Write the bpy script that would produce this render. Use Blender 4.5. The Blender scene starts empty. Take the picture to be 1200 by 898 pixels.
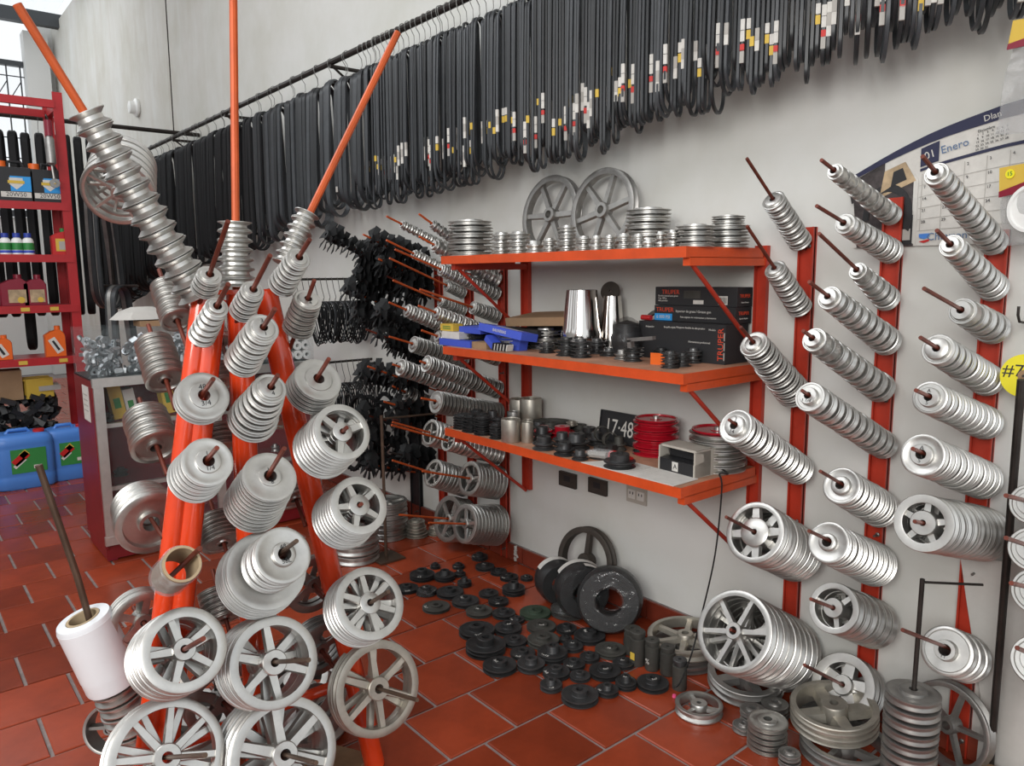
import bpy, math, random
from mathutils import Vector, Matrix, Quaternion
random.seed(7)
SC = bpy.context.scene
COL = SC.collection
PI = math.pi

# ------------------------------------------------------------------ camera
cam_data = bpy.data.cameras.new('camera')
cam = bpy.data.objects.new('camera', cam_data)
COL.objects.link(cam)
SC.camera = cam
cam_data.sensor_width = 36.0
cam_data.lens = 895 / 1200 * 36.0
cam_data.clip_end = 200
cam.matrix_world = Matrix([[0.638401, -0.102665, 0.762826, 0.0], [0.769649, 0.096937, -0.631065, -2.653327], [-0.009158, 0.989981, 0.140901, 1.6], [0.0, 0.0, 0.0, 1.0]])

# ------------------------------------------------------------------ world and lights
SC.view_settings.view_transform = 'Standard'
SC.view_settings.look = 'None'
SC.view_settings.gamma = 1.0
SC.view_settings.use_curve_mapping = False
SC.view_settings.exposure = 0.17
W = bpy.data.worlds.new('overcast_sky')
SC.world = W
W.use_nodes = True
wn = W.node_tree.nodes['Background']
wn.inputs[0].default_value = (0.93, 0.97, 1.0, 1)
wn.inputs[1].default_value = 0.95


def area(name, loc, target, sx, sy, power, color=(1, 1, 1)):
    l = bpy.data.lights.new(name, 'AREA')
    l.shape = 'RECTANGLE'
    l.size, l.size_y, l.energy, l.color = sx, sy, power, color
    o = bpy.data.objects.new(name, l)
    COL.objects.link(o)
    o.location = loc
    o.rotation_euler = (Vector(target) - Vector(loc)).to_track_quat('-Z', 'Y').to_euler()
    return o


area('shopfront_daylight', (0.9, -5.6, 3.0), (-2.4, -0.6, 0.9), 2.8, 2.2, 190, (1.0, 0.98, 0.95))
area('overhead_fill', (-4.5, -3.6, 5.0), (-4.5, -1.4, 0.6), 5.0, 2.2, 105, (0.95, 0.98, 1.0))  # added area lamp below the closed ceiling, standing in for daylight from above
area('yard_skylight', (-12.0, -2.5, 5.2), (-12.0, -0.5, 1.5), 4.0, 2.5, 70, (0.95, 0.98, 1.0))

# ------------------------------------------------------------------ measured positions, in metres
RACK = [[{'B': (-1.495, -0.055, 1.709), 'Q': (-1.495, -0.249, 1.852), 'r0': 0.0417, 'r1': 0.0396, 'tip': 0.439, 'n': 8}, {'B': (-1.484, -0.055, 1.472), 'Q': (-1.484, -0.24, 1.617), 'r0': 0.0436, 'r1': 0.0385, 'tip': 0.452, 'n': 8},
  {'B': (-1.49, -0.055, 1.156), 'Q': (-1.49, -0.346, 1.365), 'r0': 0.0634, 'r1': 0.0499, 'tip': 0.447, 'n': 11, 'm': 'alu_dull'},
  {'B': (-1.459, -0.055, 0.872), 'Q': (-1.459, -0.486, 1.101), 'r0': 0.059, 'r1': 0.0613, 'tip': 0.52, 'n': 12, 'lines': ('3', '14')},
  {'B': (-1.45, -0.055, 0.538), 'Q': (-1.45, -0.36, 0.699), 'r0': 0.1068, 'r1': 0.1093, 'tip': 0.534, 'n': 9, 'kind': 'spoked', 'spokes': 4, 'whub': 0.48, 'th': 0.17, 'width': 0.3},
  {'B': (-1.466, -0.055, 0.126), 'Q': (-1.466, -0.445, 0.352), 'r0': 0.1425, 'r1': 0.1442, 'tip': 0.463, 'n': 9, 'kind': 'spoked', 'spokes': 6, 'whub': 0.21, 'th': 0.15, 'width': 0.14}],
 [{'B': (-1.175, -0.055, 1.782), 'Q': (-1.175, -0.45, 1.898), 'r0': 0.0351, 'r1': 0.0251, 'tip': 0.482, 'n': 9}, {'B': (-1.171, -0.055, 1.666), 'Q': (-1.171, -0.382, 1.748), 'r0': 0.0423, 'r1': 0.0322, 'tip': 0.499, 'n': 9},
  {'B': (-1.172, -0.055, 1.509), 'Q': (-1.172, -0.283, 1.608), 'r0': 0.0427, 'r1': 0.0294, 'tip': 0.504, 'n': 6}, {'B': (-1.164, -0.055, 1.369), 'Q': (-1.164, -0.469, 1.53), 'r0': 0.0501, 'r1': 0.0369, 'tip': 0.557, 'n': 9},
  {'B': (-1.178, -0.055, 1.209), 'Q': (-1.178, -0.522, 1.408), 'r0': 0.0507, 'r1': 0.0381, 'tip': 0.56, 'n': 9}, {'B': (-1.155, -0.055, 1.014), 'Q': (-1.155, -0.573, 1.244), 'r0': 0.0494, 'r1': 0.0464, 'tip': 0.598, 'n': 11, 'lines': ('', '1 1/4')},
  {'B': (-1.153, -0.055, 0.795), 'Q': (-1.153, -0.352, 0.935), 'r0': 0.0662, 'r1': 0.0596, 'tip': 0.468, 'n': 8, 'hub': 0.5}, {'B': (-1.156, -0.055, 0.594), 'Q': (-1.156, -0.41, 0.761), 'r0': 0.0774, 'r1': 0.0661, 'tip': 0.518, 'n': 10, 'hub': 0.42},
  {'B': (-1.152, -0.055, 0.369), 'Q': (-1.152, -0.362, 0.521), 'r0': 0.0872, 'r1': 0.0817, 'tip': 0.496, 'n': 6, 'spin': 0.9, 'kind': 'spoked', 'spokes': 3, 'whub': 0.4, 'th': 0.24, 'width': 0.24},
  {'B': (-1.201, -0.055, 0.09), 'Q': (-1.201, -0.168, 0.161), 'r0': 0.1114, 'r1': 0.1111, 'tip': 0.441, 'n': 2, 'kind': 'spoked', 'spokes': 5, 'whub': 0.32, 'th': 0.3, 'width': 0.42}],
 [{'B': (-0.867, -0.055, 1.682), 'Q': (-0.867, -0.509, 1.856), 'r0': 0.0397, 'r1': 0.0309, 'tip': 0.568, 'n': 12}, {'B': (-0.858, -0.055, 1.548), 'Q': (-0.858, -0.405, 1.673), 'r0': 0.0437, 'r1': 0.0323, 'tip': 0.464, 'n': 9},
  {'B': (-0.851, -0.055, 1.427), 'Q': (-0.851, -0.32, 1.493), 'r0': 0.0491, 'r1': 0.0382, 'tip': 0.525, 'n': 5}, {'B': (-0.857, -0.055, 1.27), 'Q': (-0.857, -0.45, 1.394), 'r0': 0.0497, 'r1': 0.0429, 'tip': 0.52, 'n': 9},
  {'B': (-0.854, -0.055, 1.137), 'Q': (-0.854, -0.489, 1.265), 'r0': 0.0527, 'r1': 0.0461, 'tip': 0.532, 'n': 10, 'lines': ('A', '5')},
  {'B': (-0.849, -0.055, 0.96), 'Q': (-0.849, -0.522, 1.115), 'r0': 0.0624, 'r1': 0.0576, 'tip': 0.546, 'n': 11, 'lines': ('A', '5'), 'hub': 0.5},
  {'B': (-0.836, -0.055, 0.781), 'Q': (-0.836, -0.517, 0.919), 'r0': 0.0856, 'r1': 0.0791, 'tip': 0.53, 'n': 10, 'kind': 'spoked', 'spokes': 5, 'whub': 0.44, 'th': 0.3, 'width': 0.26},
  {'B': (-0.852, -0.055, 0.37), 'Q': (-0.852, -0.244, 0.463), 'r0': 0.0784, 'r1': 0.0755, 'tip': 0.556, 'n': 3, 'lines': ('', '11'), 'hub': 0.42}],
 [{'B': (-0.624, -0.055, 0.904), 'Q': (-0.624, -0.398, 1.003), 'r0': 0.0594, 'r1': 0.0532, 'tip': 0.542, 'n': 5}, {'B': (-0.613, -0.055, 0.765), 'Q': (-0.613, -0.399, 0.886), 'r0': 0.0646, 'r1': 0.0578, 'tip': 0.564, 'n': 5},
  {'B': (-0.594, -0.055, 0.653), 'Q': (-0.594, -0.403, 0.777), 'r0': 0.0672, 'r1': 0.06, 'tip': 0.564, 'n': 5}, {'B': (-0.57, -0.055, 0.424), 'Q': (-0.57, -0.429, 0.607), 'r0': 0.0751, 'r1': 0.0663, 'tip': 0.59, 'n': 4}]]
POSTX = [-1.49, -1.185, -0.87, -0.53, -3.262, -3.571, -3.88, -4.19]
LRACK = [[{'B': (-3.262, -0.055, 1.618), 'Q': (-3.262, -0.473, 1.86), 'r0': 0.0323, 'r1': 0.0257, 'tip': 0.563, 'n': 11}, {'B': (-3.262, -0.055, 1.572), 'Q': (-3.262, -0.465, 1.755), 'r0': 0.0439, 'r1': 0.0344, 'tip': 0.536, 'n': 9},
  {'B': (-3.262, -0.055, 1.497), 'Q': (-3.262, -0.425, 1.631), 'r0': 0.0393, 'r1': 0.0326, 'tip': 0.67, 'n': 14}, {'B': (-3.262, -0.055, 1.379), 'Q': (-3.262, -0.228, 1.432), 'r0': 0.0418, 'r1': 0.0361, 'tip': 0.516, 'n': 7},
  {'B': (-3.262, -0.055, 1.265), 'Q': (-3.262, -0.462, 1.413), 'r0': 0.0443, 'r1': 0.037, 'tip': 0.537, 'n': 12}, {'B': (-3.262, -0.055, 1.146), 'Q': (-3.262, -0.456, 1.292), 'r0': 0.0445, 'r1': 0.035, 'tip': 0.521, 'n': 11},
  {'B': (-3.262, -0.055, 0.975), 'Q': (-3.262, -0.532, 1.158), 'r0': 0.0518, 'r1': 0.0456, 'tip': 0.54, 'n': 16}, {'B': (-3.262, -0.055, 0.843), 'Q': (-3.262, -0.475, 0.956), 'r0': 0.0615, 'r1': 0.0596, 'tip': 0.52, 'n': 18},
  {'B': (-3.262, -0.055, 0.602), 'Q': (-3.262, -0.403, 0.735), 'r0': 0.0572, 'r1': 0.0563, 'tip': 0.729, 'n': 12, 'kind': 'spoked', 'spokes': 4},
  {'B': (-3.262, -0.055, 0.44), 'Q': (-3.262, -0.266, 0.505), 'r0': 0.0959, 'r1': 0.095, 'tip': 0.531, 'n': 8, 'kind': 'spoked', 'spokes': 3, 'whub': 0.3},
  {'B': (-3.262, -0.055, 0.195), 'Q': (-3.262, -0.302, 0.256), 'r0': 0.116, 'r1': 0.1069, 'tip': 0.491, 'n': 10, 'kind': 'spoked', 'spokes': 4, 'whub': 0.25}],
 [{'B': (-3.571, -0.055, 1.711), 'Q': (-3.571, -0.457, 1.873), 'r0': 0.0291, 'r1': 0.025, 'tip': 0.528, 'n': 13}, {'B': (-3.571, -0.055, 1.584), 'Q': (-3.571, -0.388, 1.719), 'r0': 0.0317, 'r1': 0.0277, 'tip': 0.534, 'n': 10},
  {'B': (-3.571, -0.055, 1.496), 'Q': (-3.571, -0.173, 1.544), 'r0': 0.0342, 'r1': 0.0312, 'tip': 0.517, 'n': 6}, {'B': (-3.571, -0.055, 1.396), 'Q': (-3.571, -0.218, 1.459), 'r0': 0.0344, 'r1': 0.0335, 'tip': 0.495, 'n': 8},
  {'B': (-3.571, -0.055, 1.26), 'Q': (-3.571, -0.444, 1.417), 'r0': 0.0468, 'r1': 0.0394, 'tip': 0.529, 'n': 11}, {'B': (-3.571, -0.055, 1.115), 'Q': (-3.571, -0.41, 1.23), 'r0': 0.0495, 'r1': 0.0468, 'tip': 0.522, 'n': 14},
  {'B': (-3.571, -0.055, 0.94), 'Q': (-3.571, -0.498, 1.11), 'r0': 0.0473, 'r1': 0.0487, 'tip': 0.514, 'n': 13},
  {'B': (-3.571, -0.055, 0.62), 'Q': (-3.571, -0.312, 0.718), 'r0': 0.0704, 'r1': 0.0773, 'tip': 0.528, 'n': 8, 'kind': 'spoked', 'spokes': 4, 'whub': 0.25},
  {'B': (-3.571, -0.055, 0.372), 'Q': (-3.571, -0.295, 0.479), 'r0': 0.0836, 'r1': 0.083, 'tip': 0.549, 'n': 9, 'kind': 'spoked', 'spokes': 5, 'whub': 0.3},
  {'B': (-3.571, -0.055, 0.145), 'Q': (-3.571, -0.201, 0.187), 'r0': 0.1276, 'r1': 0.1349, 'tip': 0.487, 'n': 7, 'kind': 'spoked', 'spokes': 3, 'whub': 0.2, 'th': 0.2}],
 [{'B': (-3.88, -0.055, 0.8), 'Q': (-3.88, -0.276, 0.913), 'r0': 0.0474, 'r1': 0.0484, 'tip': 0.341, 'n': 7}]]
FANRODS = [{'B': (-3.88, -0.055, 1.642), 'T': (-3.88, -0.516, 1.829), 'f': (0.15, 0.42, 6)}, {'B': (-4.19, -0.055, 1.541), 'T': (-4.19, -0.358, 1.663), 'f': (0.0, 0.3, 5)}, {'B': (-3.88, -0.055, 1.468), 'T': (-3.88, -0.374, 1.597), 'f': (0.05, 0.2, 3)},
 {'B': (-4.19, -0.055, 1.354), 'T': (-4.19, -0.348, 1.472), 'f': (0.05, 0.42, 6)}, {'B': (-3.88, -0.055, 1.11), 'T': (-3.88, -0.52, 1.298), 'f': (0.1, 0.4, 5)}, {'B': (-4.19, -0.055, 1.215), 'T': (-4.19, -0.178, 1.265), 'f': (0.05, 0.3, 4)},
 {'B': (-3.88, -0.055, 0.898), 'T': (-3.88, -0.517, 1.085), 'f': (0.1, 0.42, 5)}, {'B': (-4.19, -0.055, 0.625), 'T': (-4.19, -0.371, 0.74), 'f': (0.05, 0.35, 4)}, {'B': (-3.88, -0.055, 0.654), 'T': (-3.88, -0.362, 0.754), 'f': (0.05, 0.25, 3)},
 {'B': (-4.19, -0.055, 0.324), 'T': (-4.19, -0.346, 0.418), 'f': (0.05, 0.3, 4)}, {'B': (-4.19, -0.055, 1.605), 'T': (-4.19, -0.415, 1.765), 'f': (0.2, 0.55, 8)}, {'B': (-3.88, -0.055, 1.676), 'T': (-3.88, -0.278, 1.757), 'f': (0.0, 0.12, 2)},
 {'B': (-3.88, -0.055, 1.546), 'T': (-3.88, -0.423, 1.694), 'f': (0.0, 0.34, 7)}, {'B': (-4.19, -0.055, 1.457), 'T': (-4.19, -0.251, 1.536), 'f': (0.0, 0.36, 7)}, {'B': (-3.88, -0.055, 1.239), 'T': (-3.88, -0.446, 1.398), 'f': (0.0, 0.38, 7)},
 {'B': (-4.19, -0.055, 1.233), 'T': (-4.19, -0.285, 1.326), 'f': (0.0, 0.36, 6)}, {'B': (-3.88, -0.055, 1.081), 'T': (-3.88, -0.394, 1.218), 'f': (0.0, 0.3, 6)}, {'B': (-4.19, -0.055, 0.864), 'T': (-4.19, -0.274, 0.952), 'f': (0.0, 0.34, 6)},
 {'B': (-3.88, -0.055, 0.736), 'T': (-3.88, -0.419, 0.869), 'f': (0.0, 0.28, 5)}, {'B': (-4.19, -0.055, 0.482), 'T': (-4.19, -0.314, 0.576), 'f': (0.0, 0.3, 5)}, {'B': (-3.88, -0.055, 0.439), 'T': (-3.88, -0.394, 0.562), 'f': (0.0, 0.24, 4)}]
STAND = {'L': [{'B': (-2.04, -2.002, 1.554), 'Q': (-1.97, -2.002, 1.61), 'r0': 0.0342, 'r1': 0.0299, 'tip': 0.28, 'n': 4}, {'B': (-2.04, -2.018, 1.438), 'Q': (-1.881, -2.018, 1.534), 'r0': 0.0343, 'r1': 0.0278, 'tip': 0.282, 'n': 6},
       {'B': (-2.04, -2.033, 1.278), 'Q': (-1.98, -2.033, 1.31), 'r0': 0.0657, 'r1': 0.064, 'tip': 0.157, 'n': 3, 'lines': ('48', '3/4'), 'hub': 0.56},
       {'B': (-2.04, -2.063, 1.075), 'Q': (-1.883, -2.063, 1.161), 'r0': 0.0694, 'r1': 0.0606, 'tip': 0.257, 'n': 6, 'lines': ('1', '1/4'), 'hub': 0.5},
       {'B': (-2.04, -2.162, 0.602), 'Q': (-1.835, -2.162, 0.716), 'r0': 0.1054, 'r1': 0.1004, 'tip': 0.406, 'n': 4, 'kind': 'spoked', 'spokes': 5, 'whub': 0.27, 'th': 0.24, 'width': 0.2, 'lines': None},
       {'B': (-2.02, -2.196, 0.351), 'Q': (-1.932, -2.196, 0.398), 'r0': 0.1468, 'r1': 0.1414, 'tip': 0.46, 'n': 2, 'kind': 'spoked', 'spokes': 8, 'whub': 0.24, 'th': 0.16, 'width': 0.14}],
 'M': [{'B': (-2.04, -1.91, 1.495), 'Q': (-1.927, -1.91, 1.571), 'r0': 0.0353, 'r1': 0.0293, 'tip': 0.279, 'n': 6}, {'B': (-2.04, -1.92, 1.363), 'Q': (-1.847, -1.92, 1.479), 'r0': 0.0482, 'r1': 0.0401, 'tip': 0.312, 'n': 8, 'lines': ('3', '1')},
       {'B': (-2.04, -1.907, 1.198), 'Q': (-1.853, -1.907, 1.328), 'r0': 0.0652, 'r1': 0.0419, 'tip': 0.282, 'n': 7, 'lines': ('', '4')},
       {'B': (-2.04, -1.918, 0.964), 'Q': (-1.867, -1.918, 1.102), 'r0': 0.0801, 'r1': 0.0689, 'tip': 0.352, 'n': 11, 'lines': ('1', '8'), 'hub': 0.42},
       {'B': (-2.04, -1.922, 0.77), 'Q': (-1.914, -1.922, 0.847), 'r0': 0.1109, 'r1': 0.1053, 'tip': 0.148, 'n': 8, 'hub': 0.5},
       {'B': (-1.902, -1.922, 0.853), 'Q': (-1.789, -1.922, 0.918), 'r0': 0.0744, 'r1': 0.072, 'tip': 0.22, 'n': 3, 'lines': ('48', '58L'), 'hub': 0.42, 'far': 1},
       {'B': (-2.042, -1.934, 0.515), 'Q': (-1.858, -1.934, 0.594), 'r0': 0.1234, 'r1': 0.1181, 'tip': 0.43, 'n': 4, 'spin': 1.57, 'kind': 'spoked', 'spokes': 3, 'whub': 0.28, 'th': 0.2, 'width': 0.2},
       {'B': (-2.05, -1.923, 0.247), 'Q': (-1.846, -1.923, 0.329), 'r0': 0.1559, 'r1': 0.1465, 'tip': 0.423, 'n': 4, 'spin': 1.57, 'kind': 'spoked', 'spokes': 6, 'whub': 0.24, 'th': 0.17, 'width': 0.19}],
 'R': [{'B': (-2.04, -1.798, 1.563), 'Q': (-1.892, -1.798, 1.652), 'r0': 0.0376, 'r1': 0.0309, 'tip': 0.25, 'n': 7}, {'B': (-2.04, -1.757, 1.434), 'Q': (-1.94, -1.757, 1.543), 'r0': 0.0431, 'r1': 0.0379, 'tip': 0.211, 'n': 7, 'lines': ('', '4')},
       {'B': (-2.04, -1.733, 1.259), 'Q': (-1.951, -1.733, 1.327), 'r0': 0.0732, 'r1': 0.0659, 'tip': 0.2, 'n': 5},
       {'B': (-2.04, -1.71, 1.083), 'Q': (-1.862, -1.71, 1.183), 'r0': 0.087, 'r1': 0.08, 'tip': 0.23, 'n': 8, 'spin': 0.17, 'kind': 'spoked', 'spokes': 3, 'whub': 0.35, 'th': 0.22, 'width': 0.27},
       {'B': (-2.04, -1.658, 0.862), 'Q': (-1.88, -1.658, 0.96), 'r0': 0.092, 'r1': 0.0842, 'tip': 0.199, 'n': 8, 'kind': 'spoked', 'spokes': 5, 'whub': 0.37, 'th': 0.26, 'width': 0.24},
       {'B': (-2.04, -1.617, 0.566), 'Q': (-1.913, -1.617, 0.648), 'r0': 0.1106, 'r1': 0.1067, 'tip': 0.275, 'n': 5, 'kind': 'spoked', 'spokes': 6, 'whub': 0.3, 'th': 0.22, 'width': 0.2},
       {'B': (-2.064, -1.568, 0.305), 'Q': (-1.968, -1.568, 0.332), 'r0': 0.1446, 'r1': 0.1426, 'tip': 0.325, 'n': 2, 'kind': 'spoked', 'spokes': 6, 'whub': 0.25, 'th': 0.17, 'width': 0.16}]}
BACK = {'L': [{'B': (-2.13, -2.033, 1.456), 'Q': (-2.255, -2.033, 1.58), 'r0': 0.0432, 'r1': 0.039, 'n': 8}, {'B': (-2.13, -2.072, 1.292), 'Q': (-2.256, -2.072, 1.426), 'r0': 0.0523, 'r1': 0.0496, 'n': 7},
       {'B': (-2.13, -2.106, 1.116), 'Q': (-2.267, -2.106, 1.225), 'r0': 0.0638, 'r1': 0.0594, 'n': 5}, {'B': (-2.13, -2.129, 0.93), 'Q': (-2.299, -2.129, 0.969), 'r0': 0.0916, 'r1': 0.0801, 'n': 3},
       {'B': (-2.13, -2.176, 0.668), 'Q': (-2.206, -2.176, 0.673), 'r0': 0.0851, 'r1': 0.0874, 'n': 2, 'kind': 'spoked', 'spokes': 5}],
 'M': [{'B': (-2.13, -1.925, 1.401), 'Q': (-2.189, -1.925, 1.457), 'r0': 0.0283, 'r1': 0.0288, 'n': 3}, {'B': (-2.13, -1.933, 1.277), 'Q': (-2.179, -1.933, 1.35), 'r0': 0.0475, 'r1': 0.0457, 'n': 4},
       {'B': (-2.13, -1.945, 1.09), 'Q': (-2.183, -1.945, 1.179), 'r0': 0.0551, 'r1': 0.0534, 'n': 5}, {'B': (-2.13, -1.948, 0.803), 'Q': (-2.225, -1.948, 0.906), 'r0': 0.0585, 'r1': 0.0551, 'n': 7},
       {'B': (-2.13, -1.957, 0.573), 'Q': (-2.216, -1.957, 0.688), 'r0': 0.0617, 'r1': 0.058, 'n': 6}, {'B': (-2.13, -1.975, 0.355), 'Q': (-2.224, -1.975, 0.353), 'r0': 0.1095, 'r1': 0.108, 'n': 3, 'kind': 'spoked', 'spokes': 5, 'm': 'alu_grey'}],
 'R': [{'B': (-2.13, -1.745, 1.16), 'Q': (-2.235, -1.745, 1.224), 'r0': 0.0429, 'r1': 0.0391, 'n': 6}, {'B': (-2.13, -1.726, 0.895), 'Q': (-2.206, -1.726, 0.986), 'r0': 0.0619, 'r1': 0.0579, 'n': 6},
       {'B': (-2.13, -1.683, 0.639), 'Q': (-2.19, -1.683, 0.648), 'r0': 0.0928, 'r1': 0.0891, 'n': 2, 'm': 'alu_grey', 'kind': 'spoked', 'spokes': 4},
       {'B': (-2.13, -1.665, 0.407), 'Q': (-2.213, -1.665, 0.433), 'r0': 0.1026, 'r1': 0.0996, 'n': 3, 'm': 'alu_grey', 'kind': 'spoked', 'spokes': 4},
       {'B': (-2.13, -1.705, 0.19), 'Q': (-2.204, -1.705, 0.2), 'r0': 0.1055, 'r1': 0.1024, 'n': 3, 'm': 'alu_grey', 'kind': 'spoked', 'spokes': 5}]}
LEGS = {'R': ((-2.085, -1.818, 1.563), (-2.085, -1.527, -0.029)), 'M': ((-2.085, -1.89, 1.553), (-2.085, -1.909, 0.574)), 'L': ((-2.085, -1.959, 1.543), (-2.085, -2.105, 0.675)), 'L2': ((-2.085, -1.99, 1.544), (-2.085, -2.154, 0.666))}
TOPRODS = {'L': ((-2.085, -1.989, 1.533), (-2.085, -2.228, 1.991), (-2.085, -2.347, 2.205)), 'M': ((-2.085, -1.897, 1.553), (-2.085, -1.89, 1.747), (-2.085, -1.853, 2.441)), 'R': ((-2.085, -1.766, 1.615), (-2.085, -1.681, 1.778), (-2.085, -1.363, 2.325))}
TOPPX = {'L': 0.0466, 'M': 0.0438, 'R': 0.0364}
FILM = {'top': (-2.2, -2.313, 0.712), 'bot': (-2.2, -2.254, 0.507), 'r': 0.0688, 'tip': (-2.2, -2.378, 1.137), 'foot': (-2.2, -2.19, 0.277)}
RINGS = {'c': (-2.5, -2.071, 1.857), 'r': 0.1}
TUBE = {'B': (-2.04, -2.163, 0.802), 'Q': (-1.802, -2.163, 0.94)}
TOP = [(-3.047, -0.385, 0.1108, 0.1757, 6), (-2.789, -0.4, 0.0494, 0.1028, 3), (-2.643, -0.42, 0.0534, 0.0992, 3), (-2.522, -0.43, 0.0407, 0.0556, 1), (-2.429, -0.43, 0.0326, 0.0616, 2), (-2.335, -0.42, 0.0391, 0.1101, 4), (-2.225, -0.43, 0.0345, 0.0621, 2),
 (-2.154, -0.43, 0.0288, 0.061, 2), (-2.084, -0.43, 0.0283, 0.0599, 2), (-2.009, -0.43, 0.0327, 0.0621, 2), (-1.936, -0.43, 0.0288, 0.0577, 2), (-1.895, -0.42, 0.0254, 0.0381, 1), (-1.855, -0.4, 0.0221, 0.0631, 2), (-1.78, -0.42, 0.0277, 0.0646, 2),
 (-1.746, -0.38, 0.0246, 0.0646, 2), (-2.103, -0.18, 0.0933, 0.1761, 6), (-1.701, -0.34, 0.0767, 0.0797, 4), (-1.703, -0.24, 0.0722, 0.0879, 4), (-1.71, -0.24, 0.0629, 0.0315, 2)]
WHEELS = [((-2.827, -0.06, 1.887), 0.1887), ((-2.422, -0.1, 1.89), 0.1871)]
MID = [(-2.794, -0.325, 0.0777, 0.0818, 3, 'alu'), (-2.691, -0.217, 0.0749, 0.0999, 3, 'alu'), (-2.893, -0.075, 0.055, 0.0761, 3, 'alu'), (-2.771, -0.098, 0.0717, 0.059, 2, 'alu'), (-2.542, -0.344, 0.0385, 0.05, 2, 'iron'),
 (-2.393, -0.364, 0.0482, 0.0816, 3, 'iron'), (-2.3, -0.368, 0.0472, 0.0798, 3, 'iron'), (-2.365, -0.207, 0.0418, 0.0683, 2, 'iron'), (-2.661, -0.066, 0.0458, 0.0583, 2, 'alu_grey'), (-2.583, -0.066, 0.0327, 0.0573, 2, 'alu_grey'),
 (-2.451, -0.06, 0.0319, 0.0956, 3, 'alu_grey'), (-2.397, -0.055, 0.0236, 0.0786, 2, 'alu_grey'), (-2.258, -0.239, 0.0442, 0.0368, 1, 'iron'), (-2.289, -0.056, 0.023, 0.0844, 2, 'alu'), (-2.232, -0.054, 0.0208, 0.0758, 2, 'alu'),
 (-2.179, -0.058, 0.0262, 0.0823, 2, 'alu'), (-2.121, -0.307, 0.0351, 0.0422, 1, 'alu_grey'), (-2.05, -0.322, 0.038, 0.069, 2, 'iron'), (-2.15, -0.153, 0.0365, 0.0511, 2, 'alu_grey'), (-2.008, -0.196, 0.035, 0.049, 2, 'iron'),
 (-1.807, -0.392, 0.0351, 0.0638, 3, 'iron'), (-1.809, -0.318, 0.0357, 0.0519, 2, 'iron'), (-1.845, -0.203, 0.0336, 0.0604, 2, 'iron'), (-2.068, -0.073, 0.04, 0.0727, 3, 'iron'), (-1.996, -0.063, 0.0322, 0.0429, 1, 'alu_grey'),
 (-1.932, -0.064, 0.0318, 0.0777, 2, 'alu'), (-1.878, -0.085, 0.0277, 0.0555, 2, 'alu'), (-2.513, -0.071, 0.032, 0.0481, 2, 'alu_grey'), (-2.35, -0.057, 0.0234, 0.1012, 3, 'iron'), (-2.573, -0.153, 0.0401, 0.0562, 2, 'alu_grey')]
LOW = [(-3.068, -0.437, 0.0523, 0.0872, 3, 'iron'), (-2.973, -0.458, 0.0471, 0.1027, 3, 'iron'), (-3.076, -0.343, 0.044, 0.0967, 3, 'iron'), (-2.996, -0.372, 0.0432, 0.0951, 3, 'iron'), (-2.882, -0.454, 0.0456, 0.1077, 4, 'iron'),
 (-2.764, -0.464, 0.0362, 0.0884, 3, 'iron'), (-2.881, -0.36, 0.0377, 0.0839, 3, 'iron'), (-3.036, -0.271, 0.0395, 0.0877, 2, 'iron'), (-2.451, -0.448, 0.0527, 0.0678, 2, 'iron'), (-2.589, -0.335, 0.0475, 0.0792, 2, 'iron'),
 (-2.749, -0.208, 0.0419, 0.0586, 1, 'iron'), (-2.31, -0.454, 0.0473, 0.0655, 2, 'iron'), (-2.457, -0.329, 0.0424, 0.0694, 2, 'iron'), (-2.355, -0.338, 0.0602, 0.0827, 2, 'iron'), (-2.205, -0.465, 0.0354, 0.0496, 2, 'iron'),
 (-2.354, -0.215, 0.0423, 0.0692, 2, 'iron'), (-2.17, -0.38, 0.05, 0.0572, 2, 'iron'), (-2.495, -0.119, 0.0525, 0.0565, 1, 'iron'), (-2.213, -0.222, 0.0335, 0.0744, 2, 'iron_grey'), (-2.011, -0.438, 0.0645, 0.0679, 2, 'iron'),
 (-2.592, -0.083, 0.0538, 0.0496, 1, 'iron_grey'), (-2.109, -0.207, 0.0291, 0.0364, 1, 'iron'), (-2.576, -0.217, 0.0605, 0.0645, 2, 'redgloss')]
LOWCYL = [(-2.667, -0.456, 0.0453, 0.1064), (-2.603, -0.411, 0.0274, 0.0941), (-3.008, -0.109, 0.0582, 0.1209), (-2.928, -0.09, 0.0575, 0.1327), (-2.841, -0.206, 0.0299, 0.0427), (-2.956, -0.199, 0.0328, 0.0699)]
LOWRING = [(-2.617, -0.15, 0.1152, 0.0494)]
REDW = [(-2.069, -0.132, 0.0989, 0.1465), (-1.749, -0.143, 0.1116, 0.1488)]
SIGN = (-2.25, -0.2, 0.956)
BILLC = (-1.959, -0.106, 0.836)
PAPER = (-1.847, -0.529, 0.836)
BAG = (-2.03, -0.506, 0.836)
CONE = [(-2.456, -0.142, 0.0862, 0.2587)]
BOX_A = (-1.928, -0.386, 1.248)
BOX_B = (-1.756, -0.0, 1.248)
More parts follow.
